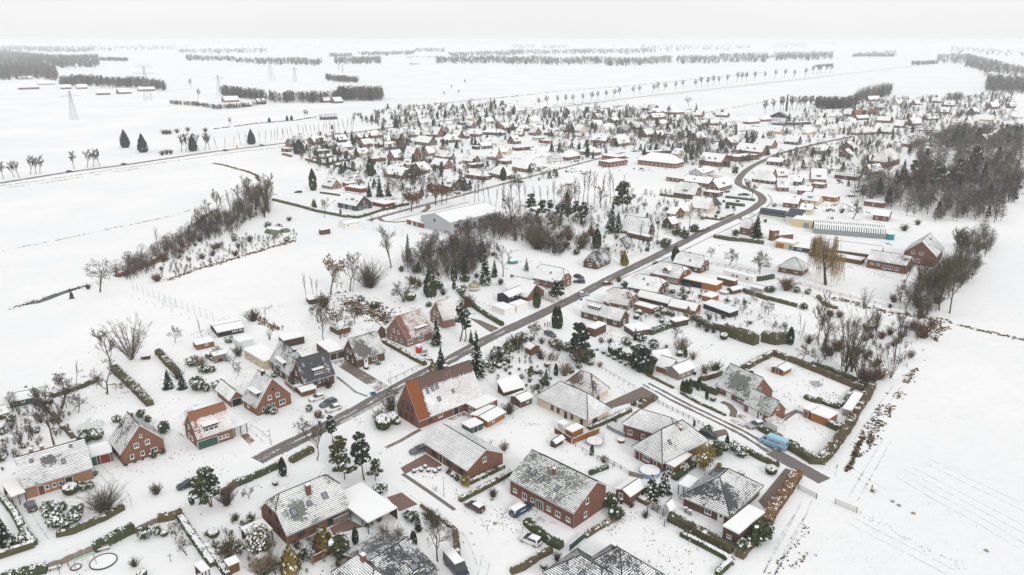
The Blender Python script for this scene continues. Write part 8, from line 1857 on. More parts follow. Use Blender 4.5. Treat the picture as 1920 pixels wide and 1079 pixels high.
MASS = [
 ('garden_bushes',[(-132,176),(-131,188),(-116,177),(-107,166),(-108,153),(-112,145)],60,.8,2.6,['twig_brown','twig_olive'],.12,130,'dense bare garden bushes at the left edge'),
 ('garden_bushes',[(-59,124),(-52,128),(-44,119),(-31,114),(-38,111),(-52,111)],40,.8,2.2,['twig_pale','twig_olive'],.06,110,'tangled bare bushes in the wild garden at the bottom edge'),
 ('garden_bushes',[(-6,201),(-2,214),(8,221),(14,210),(11,183),(4,180),(-4,190)],50,.7,2.2,['twig_brown','twig_olive'],.15,110,'tangled bushes in the garden by the main road'),
 ('scrub_thicket',[(-159,288),(-161,312),(-157,328),(-157,356),(-158,378),(-156,399),(-154,417),(-135,417),(-128,395),(-139,390),(-133,356),(-145,337),(-145,315),(-147,293),(-151,282)],340,2.2,7,['twig_brown','twig_grey','twig_red'],.02,110,'dense bare thicket filling the scrub belt beside the sports field'),
 ('scrub_thicket',[(-146,299),(-143,326),(-133,348),(-121,364),(-106,364),(-102,348),(-114,326),(-129,296),(-137,282)],170,1,2.8,['twig_grey','twig_brown'],.05,80,'low dark brambles along the lower edge of the scrub belt'),
 ('woodland',[(193,434),(234,492),(250,500),(265,503),(276,507),(308,523),(315,507),(348,544),(366,544),(311,458),(248,377),(241,382),(231,373),(234,386),(217,384),(210,388),(214,408),(209,413),(206,440)],330,6,14,['twig_brown','twig_olive','twig_grey','twig_brown'],.12,190,'dense bare woodland below the church'),
 ('woodland',[(401,736),(464,803),(478,779),(518,779),(442,661),(408,661),(367,661)],170,6,13,['twig_grey','twig_brown','twig_olive'],.1,160,'bare woodland behind the church'),
 ('woodland',[(342,659),(380,692),(424,720),(490,736),(367,544),(348,544),(315,507),(308,523),(280,515),(294,557)],200,7,14,['twig_brown','twig_olive','twig_grey'],.1,170,'bare woodland beside the church at the right edge'),
 ('hedgerow_thicket',[(137,251),(167,288),(182,304),(201,329),(233,364),(223,340),(179,282),(155,256),(136,235)],170,3,9,['twig_olive','twig_brown'],0,170,'mossy thicket in the belt along the big field edge'),
 ('plot_thicket',[(-45,298),(-34,324),(-21,344),(-11,338),(-7,320),(-12,307),(-17,285),(-21,285),(-26,282),(-28,279),(-34,284)],170,3,9,['twig_brown','twig_olive','twig_grey'],.05,170,'dense undergrowth inside the wooded plot'),
 ('hall_thicket',[(-32,356),(-21,358),(2,340),(4,361),(13,326),(23,316),(17,354),(6,389),(-15,370)],120,3,8,['twig_brown','twig_red','twig_grey'],.03,170,'bare thicket between the sports hall and the wooded plot'),
 ('grove_thicket',[(4,385),(18,398),(41,388),(42,366),(35,338),(22,333),(11,330),(1,349),(-7,352),(-7,375)],120,2.5,6,['twig_red','twig_brown','twig_olive'],.08,170,'brown thicket under the pine grove'),
 ('village_trees',[(-209,716),(-141,779),(-53,629),(37,526),(14,495),(-38,450),(-60,420),(-126,526),(-168,600)],420,2,8,['twig_brown','twig_grey'],.3,110,'many small garden trees and bushes in the western part of the village'),
 ('village_trees',[(-202,914),(-175,1060),(-16,1150),(33,947),(20,736),(-44,629),(-116,757)],430,3,8,['twig_grey','twig_brown'],.35,100,'many small garden trees along the northern edge of the village'),
 ('village_trees',[(35,1019),(160,1060),(227,914),(251,736),(212,629),(143,600),(92,661),(48,573),(31,629)],850,2,8,['twig_brown','twig_grey'],.25,100,'many small garden trees in the middle of the village'),
 ('village_trees',[(310,914),(560,1202),(891,1387),(514,779),(389,696),(300,629),(229,629)],1000,2,8,['twig_grey','twig_brown'],.22,100,'many small garden trees in the eastern part of the village'),
 ('village_trees',[(130,779),(216,629),(348,736),(326,629),(198,420),(214,505),(190,573),(137,526),(118,600)],420,1.8,8,['twig_brown','twig_olive'],.2,120,'many garden trees and bushes around the inn and beyond the road bend'),
 ('garden_bushes',[(59,434),(116,495),(125,406),(68,333),(42,304),(24,329)],140,1.2,4.5,['twig_brown','twig_olive'],.3,110,'garden bushes between the pine grove and the main road'),
 ('garden_bushes',[(34,240),(61,275),(90,262),(90,230),(77,221),(53,235)],130,.7,2.4,['twig_brown','twig_olive'],.1,70,'low garden bushes in the long gardens right of the main road'),
 ('path_thicket',[(89,217),(114,238),(142,240),(114,201),(103,193),(92,201)],70,1.2,4,['twig_red','twig_brown','twig_olive'],0,130,'brown thicket beside the ditch path'),
]
CARS = [
 dict(k='hatch', paint='paint_grey', cover=0, x=-97.21, y=131.64, a=2.36, label='dark grey hatchback on the driveway of the long tan brick house'),
 dict(k='estate', paint='paint_navy', cover=0, x=-68.51, y=139.52, a=-2.48, label='dark navy estate parked on the snowy verge by the roadside pine'),
 dict(k='estate', paint='paint_brown', cover=2, x=-7.59, y=131.52, a=2.4, label='dark maroon estate with snow on bonnet and roof, parked at the courtyard hedge'),
 dict(k='van', paint='paint_blue', cover=1, x=1.8, y=130.2, a=.77, label='dark blue van with a white stripe of lettering outside the tall brick house'),
 dict(k='mpv', paint='paint_white', cover=1, x=3.47, y=120.65, a=2.54, label='white people carrier with snowy roof beside the glossy hedge'),
 dict(k='estate', paint='paint_grey', cover=0, x=-21.2, y=153.7, a=-2.61, label='grey car under the eave of the low bungalow'),
 dict(k='bigvan', paint='paint_lightblue', cover=0, x=60.81, y=156.44, a=2.35, label='long light blue delivery van parked on the lane'),
 dict(k='estate', paint='paint_silver', cover=1, x=59.5, y=165.49, a=-2.75, label='silver-grey estate with a snowy roof on the forecourt of the long house'),
 dict(k='mpv', paint='paint_black', cover=0, x=46.67, y=160.56, a=-.57, label='black people carrier behind the hipped bungalow'),
 dict(k='hatch', paint='paint_white', cover=2, x=-51.32, y=180.31, a=-2.47, label='white hatchback farthest left of the three parked before the black-roofed semi'),
 dict(k='estate', paint='paint_grey', cover=0, x=-47.63, y=177.25, a=-2.31, label='grey estate, middle of the three parked before the black-roofed semi'),
 dict(k='hatch', paint='paint_white', cover=1, x=-45.61, y=174.2, a=-2.46, label='white hatchback nearest the road of the three parked before the black-roofed semi'),
 dict(k='estate', paint='paint_grey', cover=0, x=12.18, y=225.51, a=-.9, label='grey car with a snowy bonnet near the standing people'),
 dict(k='hatch', paint='paint_black', cover=0, x=26.55, y=287.27, a=-.71, label='upper one of two dark cars beside the half-hipped house in the wooded plot'),
 dict(k='estate', paint='paint_navy', cover=0, x=26.1, y=281.08, a=2.98, label='lower one of two dark cars beside the half-hipped house in the wooded plot'),
 dict(k='hatch', paint='paint_silver', cover=1, x=26.57, y=265.59, a=.36, label='silver hatchback parked at the edge of the main road'),
 dict(k='hatch', paint='paint_red', cover=1, x=37.01, y=278.45, a=.51, label='dark red car pulled in beside the main road'),
 dict(k='hatch', paint='paint_silver', cover=1, x=49.57, y=374.21, a=.46, label='pale snow-covered car before the house with the long glazed dormer'),
 dict(k='hatch', paint='paint_navy', cover=0, x=66.9, y=276.82, a=2.56, label='blue car inside the orange timber carport'),
 dict(k='estate', paint='paint_black', cover=2, x=-132.33, y=464.05, a=-2.96, label='dark car half buried in snow on the western field'),
 dict(k='estate', paint='paint_black', cover=0, x=-243.74, y=649.27, a=.97, label='dark car driving on the country road'),
 dict(k='estate', paint='paint_grey', cover=0, x=-223.13, y=681.6, a=1.02, label='second dark car driving on the country road'),
 dict(k='van', paint='paint_black', cover=0, x=47.09, y=1078.8, a=.9, label='dark lorry-sized van far along the country road'),
 dict(k='estate', paint='paint_grey', cover=1, x=133.76, y=465.51, a=.85, label='dark car in the yard at the main road bend, left one'),
 dict(k='estate', paint='paint_navy', cover=1, x=142.17, y=455.73, a=-.13, label='blue car in the yard at the main road bend, right one'),
 dict(k='hatch', paint='paint_navy', cover=1, x=-317.06, y=541.43, a=.58, label='dark car on the country road at the left'),
 dict(k='hatch', paint='paint_grey', cover=1, x=-294.18, y=574.96, a=.97, label='grey car on the country road at the left'),
 dict(k='bigvan', paint='paint_navy', cover=1, x=-9.89, y=112.66, a=-1, label='blue lorry with a snowy roof at the bottom edge'),
 dict(k='hatch', paint='paint_silver', cover=2, x=109.31, y=688.36, a=.42, label='snowy car in the lane by the grey half-hipped house'),
 dict(k='estate', paint='paint_white', cover=2, x=151.89, y=689.51, a=.54, label='snow-covered van parked by the village school'),
 dict(k='hatch', paint='paint_black', cover=1, x=5.97, y=499, a=.51, label='black car beside the village street'),
 dict(k='hatch', paint='paint_black', cover=2, x=-89.26, y=207.01, a=-.7, label='snow-covered dark car by the vegetable beds'),
]
LAMPS = [(-56.3,156.8,3.9,'street lamp on the verge below the orange-roofed house'),(-33.3,189.5,3.9,'street lamp beside the wide cobbled driveway'),(-14.1,135.7,4.5,'tall lamp on the white verge in front of the low bungalow'),(76.7,336.7,1.3,'street lamp on the main road opposite the old house'),(10.4,194.4,3,'lamp post in the bushy garden by the main road'),(31.8,273.3,2.4,'street lamp on the near kerb of the main road'),(-32.9,446.6,7.3,'tall lamp mast on the village street'),(19.1,258.9,2.5,'street lamp along the main road by the wooded plot'),(1.7,211.9,6.4,'slim lamp post among the shrubs by the main road')]
PT = {'net1':[(-143.7,272.6),(-100.26,238.27)],'net1h':3.5,'lowposts':[(-139.75,263.55),(-135.78,260.48),(-131.35,257.21),(-127.2,254.14),(-122.86,250.89),(-118.14,247.48),(-113.53,243.9),(-109.37,240.88)],'net2':[(-68.54,369.18),(-52.92,356.28)],'net2h':3.6,'goal1':(-121.79,255.03),'goal2':(-71.79,367.78),'bins':[((-47.42,166.87),'plastic_blue','blue bin at the edge of the exposed asphalt'),((-47.3,170.07),'metal_grey','grey bin next to the round maroon bush'),((-37.38,182.93),'plastic_teal','teal bin at the end of the wide cobbled driveway'),((-36.69,183.14),'plastic_blue','blue bin at the end of the wide cobbled driveway'),((34.79,130.35),'metal_grey','left one of two grey bins at the pyramid-roofed bungalow'),((35.46,129.36),'metal_grey','right one of two grey bins at the pyramid-roofed bungalow'),((51.62,195.71),'plastic_black','black bin by the grey timber cabin'),((22.34,133.22),'plastic_black','dark bin beside the door of the brick shed'),((25.21,260.21),'plastic_blue','blue bin near the silver hatchback on the main road')],'tramp1':(19.46,157.35),'tramp2':(-14.29,271.88),'pool1':(30.04,144.5),'pool2':(79.17,267.66),'ring1':(-74.09,115.07),'ring2':(-78.17,113.49),'swing':(-76.54,113.67),'bench':(-75.71,118.33),'bench2':(-81.73,113.08),'bike':(5.59,127.17),'playset':(-79.97,112.8),'shelter':(-28.17,211.95),'sheet':(-26.3,209.68),'wreck':(-24.73,206.57),'flag':(77.38,196.51),'flagh':6.1,'sign':(70.15,143.48),'signh':2.8,'people':[(10.8,233.07),(11.67,233.29),(12.48,233.83)],'pyl':[(-517.15,912.02),(-564.75,1208),(-510.91,1363.4),(-550.05,1793.4),(-489.16,1769.2),(-531.07,2417.3),(-486.67,2262.5),(-496.12,2988.2)],'pylh':[33.4,52.2,32.3,54.1,33.1,21.3,23,29.2],'mast':(367.87,727.99),'masth':14.6,'boards':[(-85.99,940.18),(-76.62,946.88),(-70.86,955.37)],'dish':(-124.47,179.78),'orange':(-237.85,660.29),'bird':(89.38,231.78),'boat':(179.07,348.35),'bunker':(-117.07,363.64),'logs':(-108.63,207.01),'tank':(179.34,348.96),'tunnel':(.32,307.84),'ghouse':[(147.38,360.56),(177.08,348.96),(185.1,362.97)],'frame':(63.84,163.88),'bird2':(-61.9,115.07),'table':(25.69,158.18),'barrel':(43.91,124.11),'truckbin':(44.44,125.52),'climb':(87.12,259.56),'polytunnel':(-103.14,165.66),'stones':[(-4.16,134.58),(-3.33,126.42)],'stone_post':(75.47,137.84),'fieldstones':[(78.02,133.9),(78.64,132.46),(80.18,129.84),(87.86,118.15)],'arch':[(84.26,188.38)],'heart':[(82.45,191.79),(84.92,191.79),(85.22,188.76),(83.32,187.64),(81.99,188.38)],'gardens':[[(-135.5,177.1),(-127.4,221),(-101,240.1),(-78.1,262.3),(-56.1,320),(-15.6,358.3),(51.9,358.3),(142.9,434.5),(204.5,419.8),(157.5,288.5),(147.9,240.1),(94,189.9),(64.3,148.5),(40,112.8),(-5.5,107.3),(-89.7,107.3)],[(-209.4,715.5),(-154,855.3),(-49.4,1201.8),(115.4,1201.8),(247.8,1059.6),(309.5,914.3),(568.6,1201.8),(774.7,1201.8),(395.8,599.6),(164.7,380.7),(164.4,504.6),(89.2,525.6),(37.1,525.6),(-38.3,447.1),(-75.8,406),(-128.7,504.6)]],'fieldR':[(94,177.1),(162.1,262.3),(255.3,380.7),(266.3,380.7),(90.5,110),(50.4,110),(65.7,134.1)],'garden1':[(-65.2,269),(-55.7,277.7),(-41,241.1),(-48.4,237.7),(-57,250.6)],'stream':[[(-178.6,247.2),(-176.7,249.4),(-174.4,248.4),(-176,245.8)],[(-175.2,253.8),(-174.4,258),(-171.9,260.2),(-171.6,264.9),(-168.5,271.9),(-165.2,277.4),(-163.8,276.5),(-167.1,266.3),(-168.4,260.9),(-169.9,257),(-172.2,255.7)],[(83.1,159.9),(84.2,161),(81.7,156.9),(79.6,154.6),(77.9,151.7),(75.8,148.4),(75.8,149),(77.9,152.3),(79.4,154.8)]]}

# ------------------------------------------------------------------ the setting
def big_sheet(name,x0,x1,y0,y1,z,mat):
 b=MB();nx,ny=24,24
 for i in range(nx):
  for j in range(ny):
   xa,xb=x0+(x1-x0)*i/nx,x0+(x1-x0)*(i+1)/nx;ya,yb=y0+(y1-y0)*j/ny,y0+(y1-y0)*(j+1)/ny
   b.face([(xa,ya,z),(xb,ya,z),(xb,yb,z),(xa,yb,z)])
 return tag(b.obj(name,mat),kind='structure')
big_sheet('snow_ground',-16000,16000,-400,24000,.0,'snow')
for n,w,m,s,z,q in ROADS:road(n,q,w,z,m,s)
for n,m,s,z,q in SLABS:slab(n,q,z,m,s)
for q,gap in TRACKS:
 for s_ in(-gap/2,gap/2):
  sp_=smooth_path(q,3);of=offset_path(sp_,s_);road('tyre_track',[(b_.x,b_.y)for a_,b_ in of],.32,.009,'slush',0,smooth=False)
for q in PT['stream'][1:]:
 b=MB();b.face([(p[0],p[1],.012)for p in q]);o=b.obj('stream','water');o['kind']='structure'
 if o.data.polygons[0].normal.z<0:o.data.flip_normals()
for i,(q,w,de,hm,ms,lb,sz,pa)in enumerate(TUFTS):tuft_line('field_tufts',q,w,de,hm,ms,lb,100+i,sz,pa)


hb=MB();hb.box(-9000,9000,-120,12500,-1.0,96.0)
haze=hb.obj('haze',[]);haze['kind']='stuff'
hm_=bpy.data.materials.new('haze');hm_.use_nodes=True;ht=hm_.node_tree
for nd in list(ht.nodes):ht.nodes.remove(nd)
ho=ht.nodes.new('ShaderNodeOutputMaterial');hv=ht.nodes.new('ShaderNodeVolumePrincipled')
hv.inputs['Color'].default_value=(.93,.945,.97,1);hv.inputs['Density'].default_value=HAZE if 'HAZE' in globals()else 1.25e-4;hv.inputs['Anisotropy'].default_value=.0
ht.links.new(hv.outputs[0],ho.inputs['Volume']);haze.data.materials.append(hm_)

# ------------------------------------------------------------------ buildings
FOOT=[];MARK=[]
for row in HOUSES:
 d=dict(zip('xyaLWert',row[:8]),**row[8])
 d.setdefault('near',1);house(d);FOOT.append((d['x'],d['y'],d['a'],d['L']/2+1.0,d['W']/2+1.0))
 if d.get('nick'):MARK.append((d['nick'],d['x'],d['y']))
def near_mark(x,y,k=0,only=None):
 q=sorted((m for m in MARK if only is None or m[0]in only),key=lambda m:(m[1]-x)**2+(m[2]-y)**2)
 return q[k]
def relation(x,y,m):
 vx,vy=m[1],m[2];l=hypot(vx,vy);vx,vy=vx/l,vy/l;dx,dy=x-m[1],y-m[2];f=dx*vx+dy*vy;s=dx*vy-dy*vx
 if abs(f)>abs(s):return 'beyond the ' if f>0 else 'in front of the '
 return 'to the right of the ' if s>0 else 'to the left of the '
LATER=[]
WALLS=dict(brick_red='red brick',brick_brown='brown brick',brick_pink='pale pink brick',brick_orange='orange brick',brick_dark='dark',plaster_white='white',plaster_cream='cream',plaster_yellow='yellow',plaster_grey='grey',plaster_beige='beige',wood_dark='dark timber',wood_brown='brown timber',wood_orange='orange timber',wood_red='red timber',wood_black='black timber',brick_tan='tan brick')
RKIND=dict(gx='gabled',gy='gable-fronted',hx='half-hipped',hip='hipped',flat='flat-roofed')
for i,(x,y,a,L_,W_,e,r,t,wall,roof,snow,use)in enumerate(FAR):
 wall,roof=FW[wall],FW[roof]
 rr=random.Random(i);kind=use or 'house'
 if kind=='farm':kind='farmhouse'
 d=dict(x=x,y=y,a=a,L=L_,W=W_,e=e,r=r,t=t,wall=wall,roof=roof,snow=snow+.05,name=kind if kind in('garage','shed','house','barn','inn','school','farmhouse','hall','shop','outbuilding','annex','carport')else 'house',cat=kind,near=0,group='buildings of the far village' if use!='farm' else 'far farm buildings')
 if t in('gx','gy','hx')and rr.random()<.55 and not use:d['chim']=[(rr.uniform(-.3,.3)*L_,0,1.2,.7,.7)]
 if use in('garage','shed','annex','carport','outbuilding'):d['plain']=1
 if use=='garage':d['win']=[('F',L_*.3,.05,2.4,min(2.0,e-.3),'door_frame_white'),('F',L_*.7,.05,2.4,min(2.0,e-.3),'door_frame_white')]
 if use=='carport':d['win']=[]
 rw=random.Random(i+50).random()
 if t in('gx','hx')and not use and rw<.35:d['sky']=[('F',.3+.4*rw,.5,.9,1.3)]
 if t in('gx','hx')and not use and rw>.82 and r-e>3:d['dorm']=[('F',.5,e+.7,2.6,1.3,2,wall,'flat')]
 if use=='inn':d['dorm']=[('F',.42,e+1.2,1.8,1.0,1,'brick_red','gable'),('F',.68,e+1.2,1.8,1.0,1,'brick_red','gable')]if t=='gx' and L_>17 else[]
 o=house(d);FOOT.append((x,y,a,L_/2+.5,W_/2+.5))
 melt='a dark bare' if snow<.45 else 'a half-melted' if snow<.8 else 'a pinkish snowy' if roof=='tiles_red' else 'a white'
 ph='%s %s %s with %s roof'%(WALLS.get(wall,'brick'),RKIND[t],kind,melt)if t!='flat' else '%s flat-roofed %s'%(WALLS.get(wall,'brick'),kind if kind!='house' else 'building')
 LATER.append((o,ph.replace('gabled ','').replace(' roof',' roof'),x,y,None))
 if(use in('hall','school','inn','shop')and t!='flat')and not any(m[0]=='village '+kind for m in MARK):MARK.append(('village '+kind,x,y))
MARK+=[('yellow village house',*[(f[0],f[1])for f in FAR if FW[f[8]]=='plaster_yellow'][0]),('bright red roof',*[(f[0],f[1])for f in FAR if FW[f[9]]=='tiles_red' and f[10]<.3][0])]
MARK.append(('orange roof in the far village',*[(f[0],f[1])for f in FAR if FW[f[9]]=='tiles_orange'][0]))
MARK.append(('black gable house',*[(f[0],f[1])for f in FAR if FW[f[8]]=='wood_black' and f[7]=='gy'][0]))
MARK+=[('tall white mast',*PT['mast']),('huge pollard willow',TREES[0][1],TREES[0][2])]

RSEG=[(a,b,w/2+.8)for n,w,m,s,z,q in ROADS for a,b in zip(q,q[1:])]
def blocked(x,y,pad=.0):
 for fx,fy,a,hl,hw in FOOT:
  dx,dy=x-fx,y-fy
  if abs(dx)>40 or abs(dy)>40:continue
  if abs(dx*cos(a)+dy*sin(a))<hl+pad and abs(-dx*sin(a)+dy*cos(a))<hw+pad:return True
 for(xa,ya),(xb,yb),w in RSEG:
  l2=(xb-xa)**2+(yb-ya)**2;f=max(0,min(1,((x-xa)*(xb-xa)+(y-ya)*(yb-ya))/max(l2,.01)))
  if(x-xa-f*(xb-xa))**2+(y-ya-f*(yb-ya))**2<(w+pad)**2:return True
 return False
def inside(x,y,poly):
 ins=False
 for i in range(len(poly)):
  (xa,ya),(xb,yb)=poly[i],poly[i-1]
  if(ya>y)!=(yb>y)and x<(xb-xa)*(y-ya)/(yb-ya)+xa:ins=not ins
 return ins
# ------------------------------------------------------------------ hedges, fences, street furniture
for i,(q,w,h,m,s,c,lb)in enumerate(HEDGES):
 o=hedge(q,w,h,m,s,i+1,rough=.16 if h>1.4 else .1,dens=min(9,9*(170/max(170,q[0][1]))**1.3),cap=c);tag(o,lb,'hedge','hedges')
for q,h,sl,ra,gp,m,lb in FENCES:rail_fence(q,h,lb,gp,m,ra,sl,name='gate' if 'gate' in lb.split()[-1:]or 'field gate' in lb else 'fence')
for x,y,h,lb in LAMPS:street_lamp(x,y,min(h,11),.0,lb)
for d in CARS:
 if d['k']=='bigvan' and d['paint']=='paint_lightblue':d['stripe']='paint_navy';d['name']='delivery_van';d['cat']='van'
 if d['k']=='van':d['name']='van';d['cat']='van';d['bar']=d['paint']=='paint_blue'
 car(d)
net_fence(PT['net1'],min(PT['net1h'],6.5),4.0,'row of tall ball-stop net posts across the near corner of the sports field')
net_fence(PT['net2'],min(PT['net2h'],6.0),5.0,'ball-stop net posts by the sports hall')
pm_=MB();pm_.tube((0,0,-.1),(0,0,1.0),.05,.05,6);pm_=pm_.mesh('barrier_post',['metal_grey'])
for p in PT['lowposts']:
 o=link('barrier_post',pm_,None,(p[0],p[1],0));tag(o,'short barrier post in the row before the tall ball-stop net','post','barrier posts by the ball-stop net')
na=atan2(PT['net1'][1][1]-PT['net1'][0][1],PT['net1'][1][0]-PT['net1'][0][0])
goal(PT['goal1'][0],PT['goal1'][1],na+pi,'football goal frame in front of the near ball-stop net');goal(PT['goal2'][0],PT['goal2'][1],na,'football goal frame by the white clubhouse')
for i,(p,m,lb)in enumerate(PT['bins']):bin_(p[0],p[1],.7+i,m,lb)
trampoline(PT['tramp1'][0],PT['tramp1'][1],2.1,'round trampoline with a black safety net in the garden below the cream bungalow');trampoline(PT['tramp2'][0],PT['tramp2'][1],2.2,'round trampoline with a beige net skirt in the wooded plot',True)
for k,(p,rad,lb)in enumerate(((PT['pool1'],2.3,'round covered pool under snow between the brick shed and the hipped bungalow'),(PT['pool2'],1.8,'small round covered pool in the long gardens by the orange carport'))):
 r_=empty('round_pool',(p[0],p[1],0),0,lb,'pool');b=MB();b.lathe((0,0,0),[(rad,0),(rad,.9),(rad*.97,.98)],24);b.obj('pool_wall','pool_wall' if k==0 else 'metal_grey',r_);b=MB();b.lathe((0,0,.93),[(rad*.96,0),(rad*.93,.12),(rad*.3,.16)],24);b.obj('cover','snow_cap',r_)
for p,rad,lb in((PT['ring1'],2.3,'large round sandpit ring filled with snow on the lawn at the lower left'),(PT['ring2'],.9,'small round ring in the snow near the green swing')):
 r_=empty('sandpit',(p[0],p[1],0),0,lb,'sandpit');b=MB();b.lathe((0,0,0),[(rad,0),(rad,.22),(rad-.12,.24),(rad-.12,.12)],28);b.obj('rim','wood_dark',r_);b=MB();b.lathe((0,0,.1),[(rad-.13,0),(rad-.2,.05)],28);b.obj('snow_filling','snow_cap',r_)
def frame_set(name,p,a,label,bars,mat,snow=None,cat=None,extra=()):
 r_=empty(name,(p[0],p[1],0),a,label,cat or name.replace('_',' '))
 for nm,segs,m,rad in bars:
  for s in segs:b=MB();b.tube(s[0],s[1],rad,rad,6);b.obj(nm,m,r_)
 for nm,bx,m in extra:b=MB();b.box(*bx);b.obj(nm,m,r_)
 return r_
frame_set('swing',PT['swing'],.75,'bright green swing frame with slide at the lower left corner',[('leg',[((-1.6,-.8,0),(-1.6,0,2.2)),((-1.6,.8,0),(-1.6,0,2.2)),((1.6,-.8,0),(1.6,0,2.2)),((1.6,.8,0),(1.6,0,2.2))],'metal_grey',.05),('top_bar',[((-1.7,0,2.2),(1.7,0,2.2))],'plastic_green',.07),('rope',[((-.3,0,2.2),(-.3,0,.5)),((.3,0,2.2),(.3,0,.5))],'metal_dark',.015)],None,'swing',[('seat',(-.35,.35,-.12,.12,.45,.52),'plastic_green'),('canopy',(-.6,.6,-.5,.5,2.22,2.32),'plastic_green')])
frame_set('play_tower',PT['playset'],.75,'green and white play tower beside the wave-topped plank fence',[('post',[((-.8,-.6,0),(-.8,-.6,2.1)),((.8,-.6,0),(.8,-.6,2.1)),((-.8,.6,0),(-.8,.6,2.1)),((.8,.6,0),(.8,.6,2.1))],'wood_grey',.06)],None,'play tower',[('deck',(-.85,.85,-.65,.65,1.0,1.1),'wood_grey'),('roof',(-1.0,1.0,-.8,.8,2.1,2.2),'plastic_green'),('snow_cap',(-.95,.95,-.75,.75,2.2,2.3),'snow_cap'),('slide',(.86,2.2,-.3,.3,.3,.4),'frame_white')])
for q,lb in((PT['bench'],'white snow-covered bench in front of the tall snow-flecked hedge'),(PT['bench2'],'snow-covered grey bench beside the play tower')):
 frame_set('bench',q,.5,lb,[],None,None,'bench',[('leg',(-.8,-.7,-.25,.25,0,.42),'wood_dark'),('leg',(.7,.8,-.25,.25,0,.42),'wood_dark'),('seat',(-.95,.95,-.27,.27,.42,.48),'wood_grey'),('backrest',(-.95,.95,.24,.30,.5,.95),'wood_grey'),('snow_cover',(-.93,.93,-.25,.23,.48,.6),'snow_cap')])
bk=empty('bicycle',(*PT['bike'],0),-.35,'black bicycle standing in the snow before the tall brick house','bicycle')
for x in(-.55,.55):
 b=MB()
 for i in range(20):a0,a1=2*pi*i/20,2*pi*(i+1)/20;b.tube((x+.35*cos(a0),0,.36+.35*sin(a0)),(x+.35*cos(a1),0,.36+.35*sin(a1)),.022,.022,4)
 for i in range(8):b.tube((x,0,.36),(x+.34*cos(i*.785),0,.36+.34*sin(i*.785)),.006,.006,3)
 b.obj('wheel','rubber',bk)
b=MB()
for s in(((-.55,0,.36),(-.12,0,.36)),((-.55,0,.36),(-.2,0,.85)),((-.12,0,.36),(-.22,0,.95)),((-.2,0,.85),(.38,0,.85)),((-.12,0,.36),(.4,0,.78)),((.55,0,.36),(.36,0,1.0))):b.tube(*s,.022,.022,5)
b.obj('frame','metal_dark',bk);b=MB();b.tube((.34,-.3,1.05),(.34,.3,1.05),.018,.018,5);b.obj('handlebar','metal_dark',bk);b=MB();b.box(-.34,-.1,-.08,.08,.95,1.0);b.obj('saddle','plastic_black',bk)
sh=empty('red_shelter',(*PT['shelter'],0),.4,'bright red box-shaped garden shelter with snow on its roof','shelter')
b=MB();b.box(-.85,.85,-.7,-.66,.1,2.1);b.box(-.85,-.81,-.66,.7,.1,2.1);b.box(.81,.85,-.66,.7,.1,2.1);b.box(-.81,.81,.66,.7,.1,2.1);b.obj('wall','plastic_red',sh);b=MB();b.box(-.95,.95,-.8,.8,2.1,2.2);b.obj('roof','plastic_red',sh);b=MB();b.box(-.9,.9,-.75,.75,2.2,2.36);b.obj('snow_cap','snow_cap',sh);b=MB();b.box(-.5,.5,-.75,-.71,1.75,2.0);b.obj('name_board','frame_white',sh)
tr_=empty('trailer',(*PT['sheet'],0),.5,'small trailer with an upright grey sheet between the red shelter and the road','trailer')
b=MB();b.box(-1.1,1.1,-.6,.6,.45,.62);b.obj('bed','metal_grey',tr_);b=MB();b.box(-1.0,1.0,-.05,.0,.62,1.75);b.obj('sheet','metal_grey',tr_)
for s in(-.68,.68):b=MB();b.tube((0,s-.08,.3),(0,s+.08,.3),.3,.3,12);b.obj('wheel','rubber',tr_)
b=MB();b.box(-1.05,1.05,-.55,.55,.62,.74);b.obj('snow_cover','snow_cap',tr_)
bt=empty('rowing_boat',(*PT['wreck'],0),-.7,'little snow-filled boat lying by the drive near the red shelter','boat')
b=MB();pr_=[(-1.6,.35,.5),(-.8,.6,.42),(.4,.6,.45),(1.3,.3,.6),(1.7,.02,.75)]
for(xa,wa,za),(xb,wb,zb_)in zip(pr_,pr_[1:]):
 for s in(-1,1):b.face([(xa,s*wa,za),(xb,s*wb,zb_),(xb,s*wb*.4,.08),(xa,s*wa*.4,.08)])
 b.face([(xa,-wa*.4,.08),(xb,-wb*.4,.08),(xb,wb*.4,.08),(xa,wa*.4,.08)])
b.obj('hull','wood_red',bt);b=MB()
for(xa,wa,za),(xb,wb,zb_)in zip(pr_[:-1],pr_[1:-1]):b.face([(xa,-wa*.9,za-.08),(xb,-wb*.9,zb_-.08),(xb,wb*.9,zb_-.08),(xa,wa*.9,za-.08)])
b.obj('snow_filling','snow_cap',bt)
fp=empty('flagpole',(*PT['flag'],0),0,'bare white flagpole beside the orange summer house','flagpole');b=MB();b.tube((0,0,0),(0,0,min(9,PT['flagh'])),.05,.03,8);b.obj('pole','frame_white',fp);b=MB();b.lathe((0,0,min(9,PT['flagh'])),[(.02,0),(.07,.06),(.02,.13)],8);b.obj('finial','metal_light',fp)
sg=empty('road_sign',(*PT['sign'],0),.6,'small square grey road sign on a thin pole at the end of the lane','road sign');hh=min(3.2,PT['signh']);b=MB();b.tube((0,0,0),(0,0,hh),.04,.04,6);b.obj('pole','metal_grey',sg);b=MB();b.box(-.33,.33,-.06,-.04,hh-.7,hh);b.obj('plate','metal_grey',sg)
for i,(p,a,tp,lg,lb)in enumerate(zip(PT['people'],(2.2,-1.6,1.4),('cloth_red','cloth_dark','cloth_dark'),('cloth_red','cloth_dark','plastic_teal'),('person in a red jacket and red trousers standing by the main road','person in dark clothes standing between the two others by the main road','person in a dark coat standing nearest the cypress columns'))):person(p[0],p[1],a,tp,lg,lb)
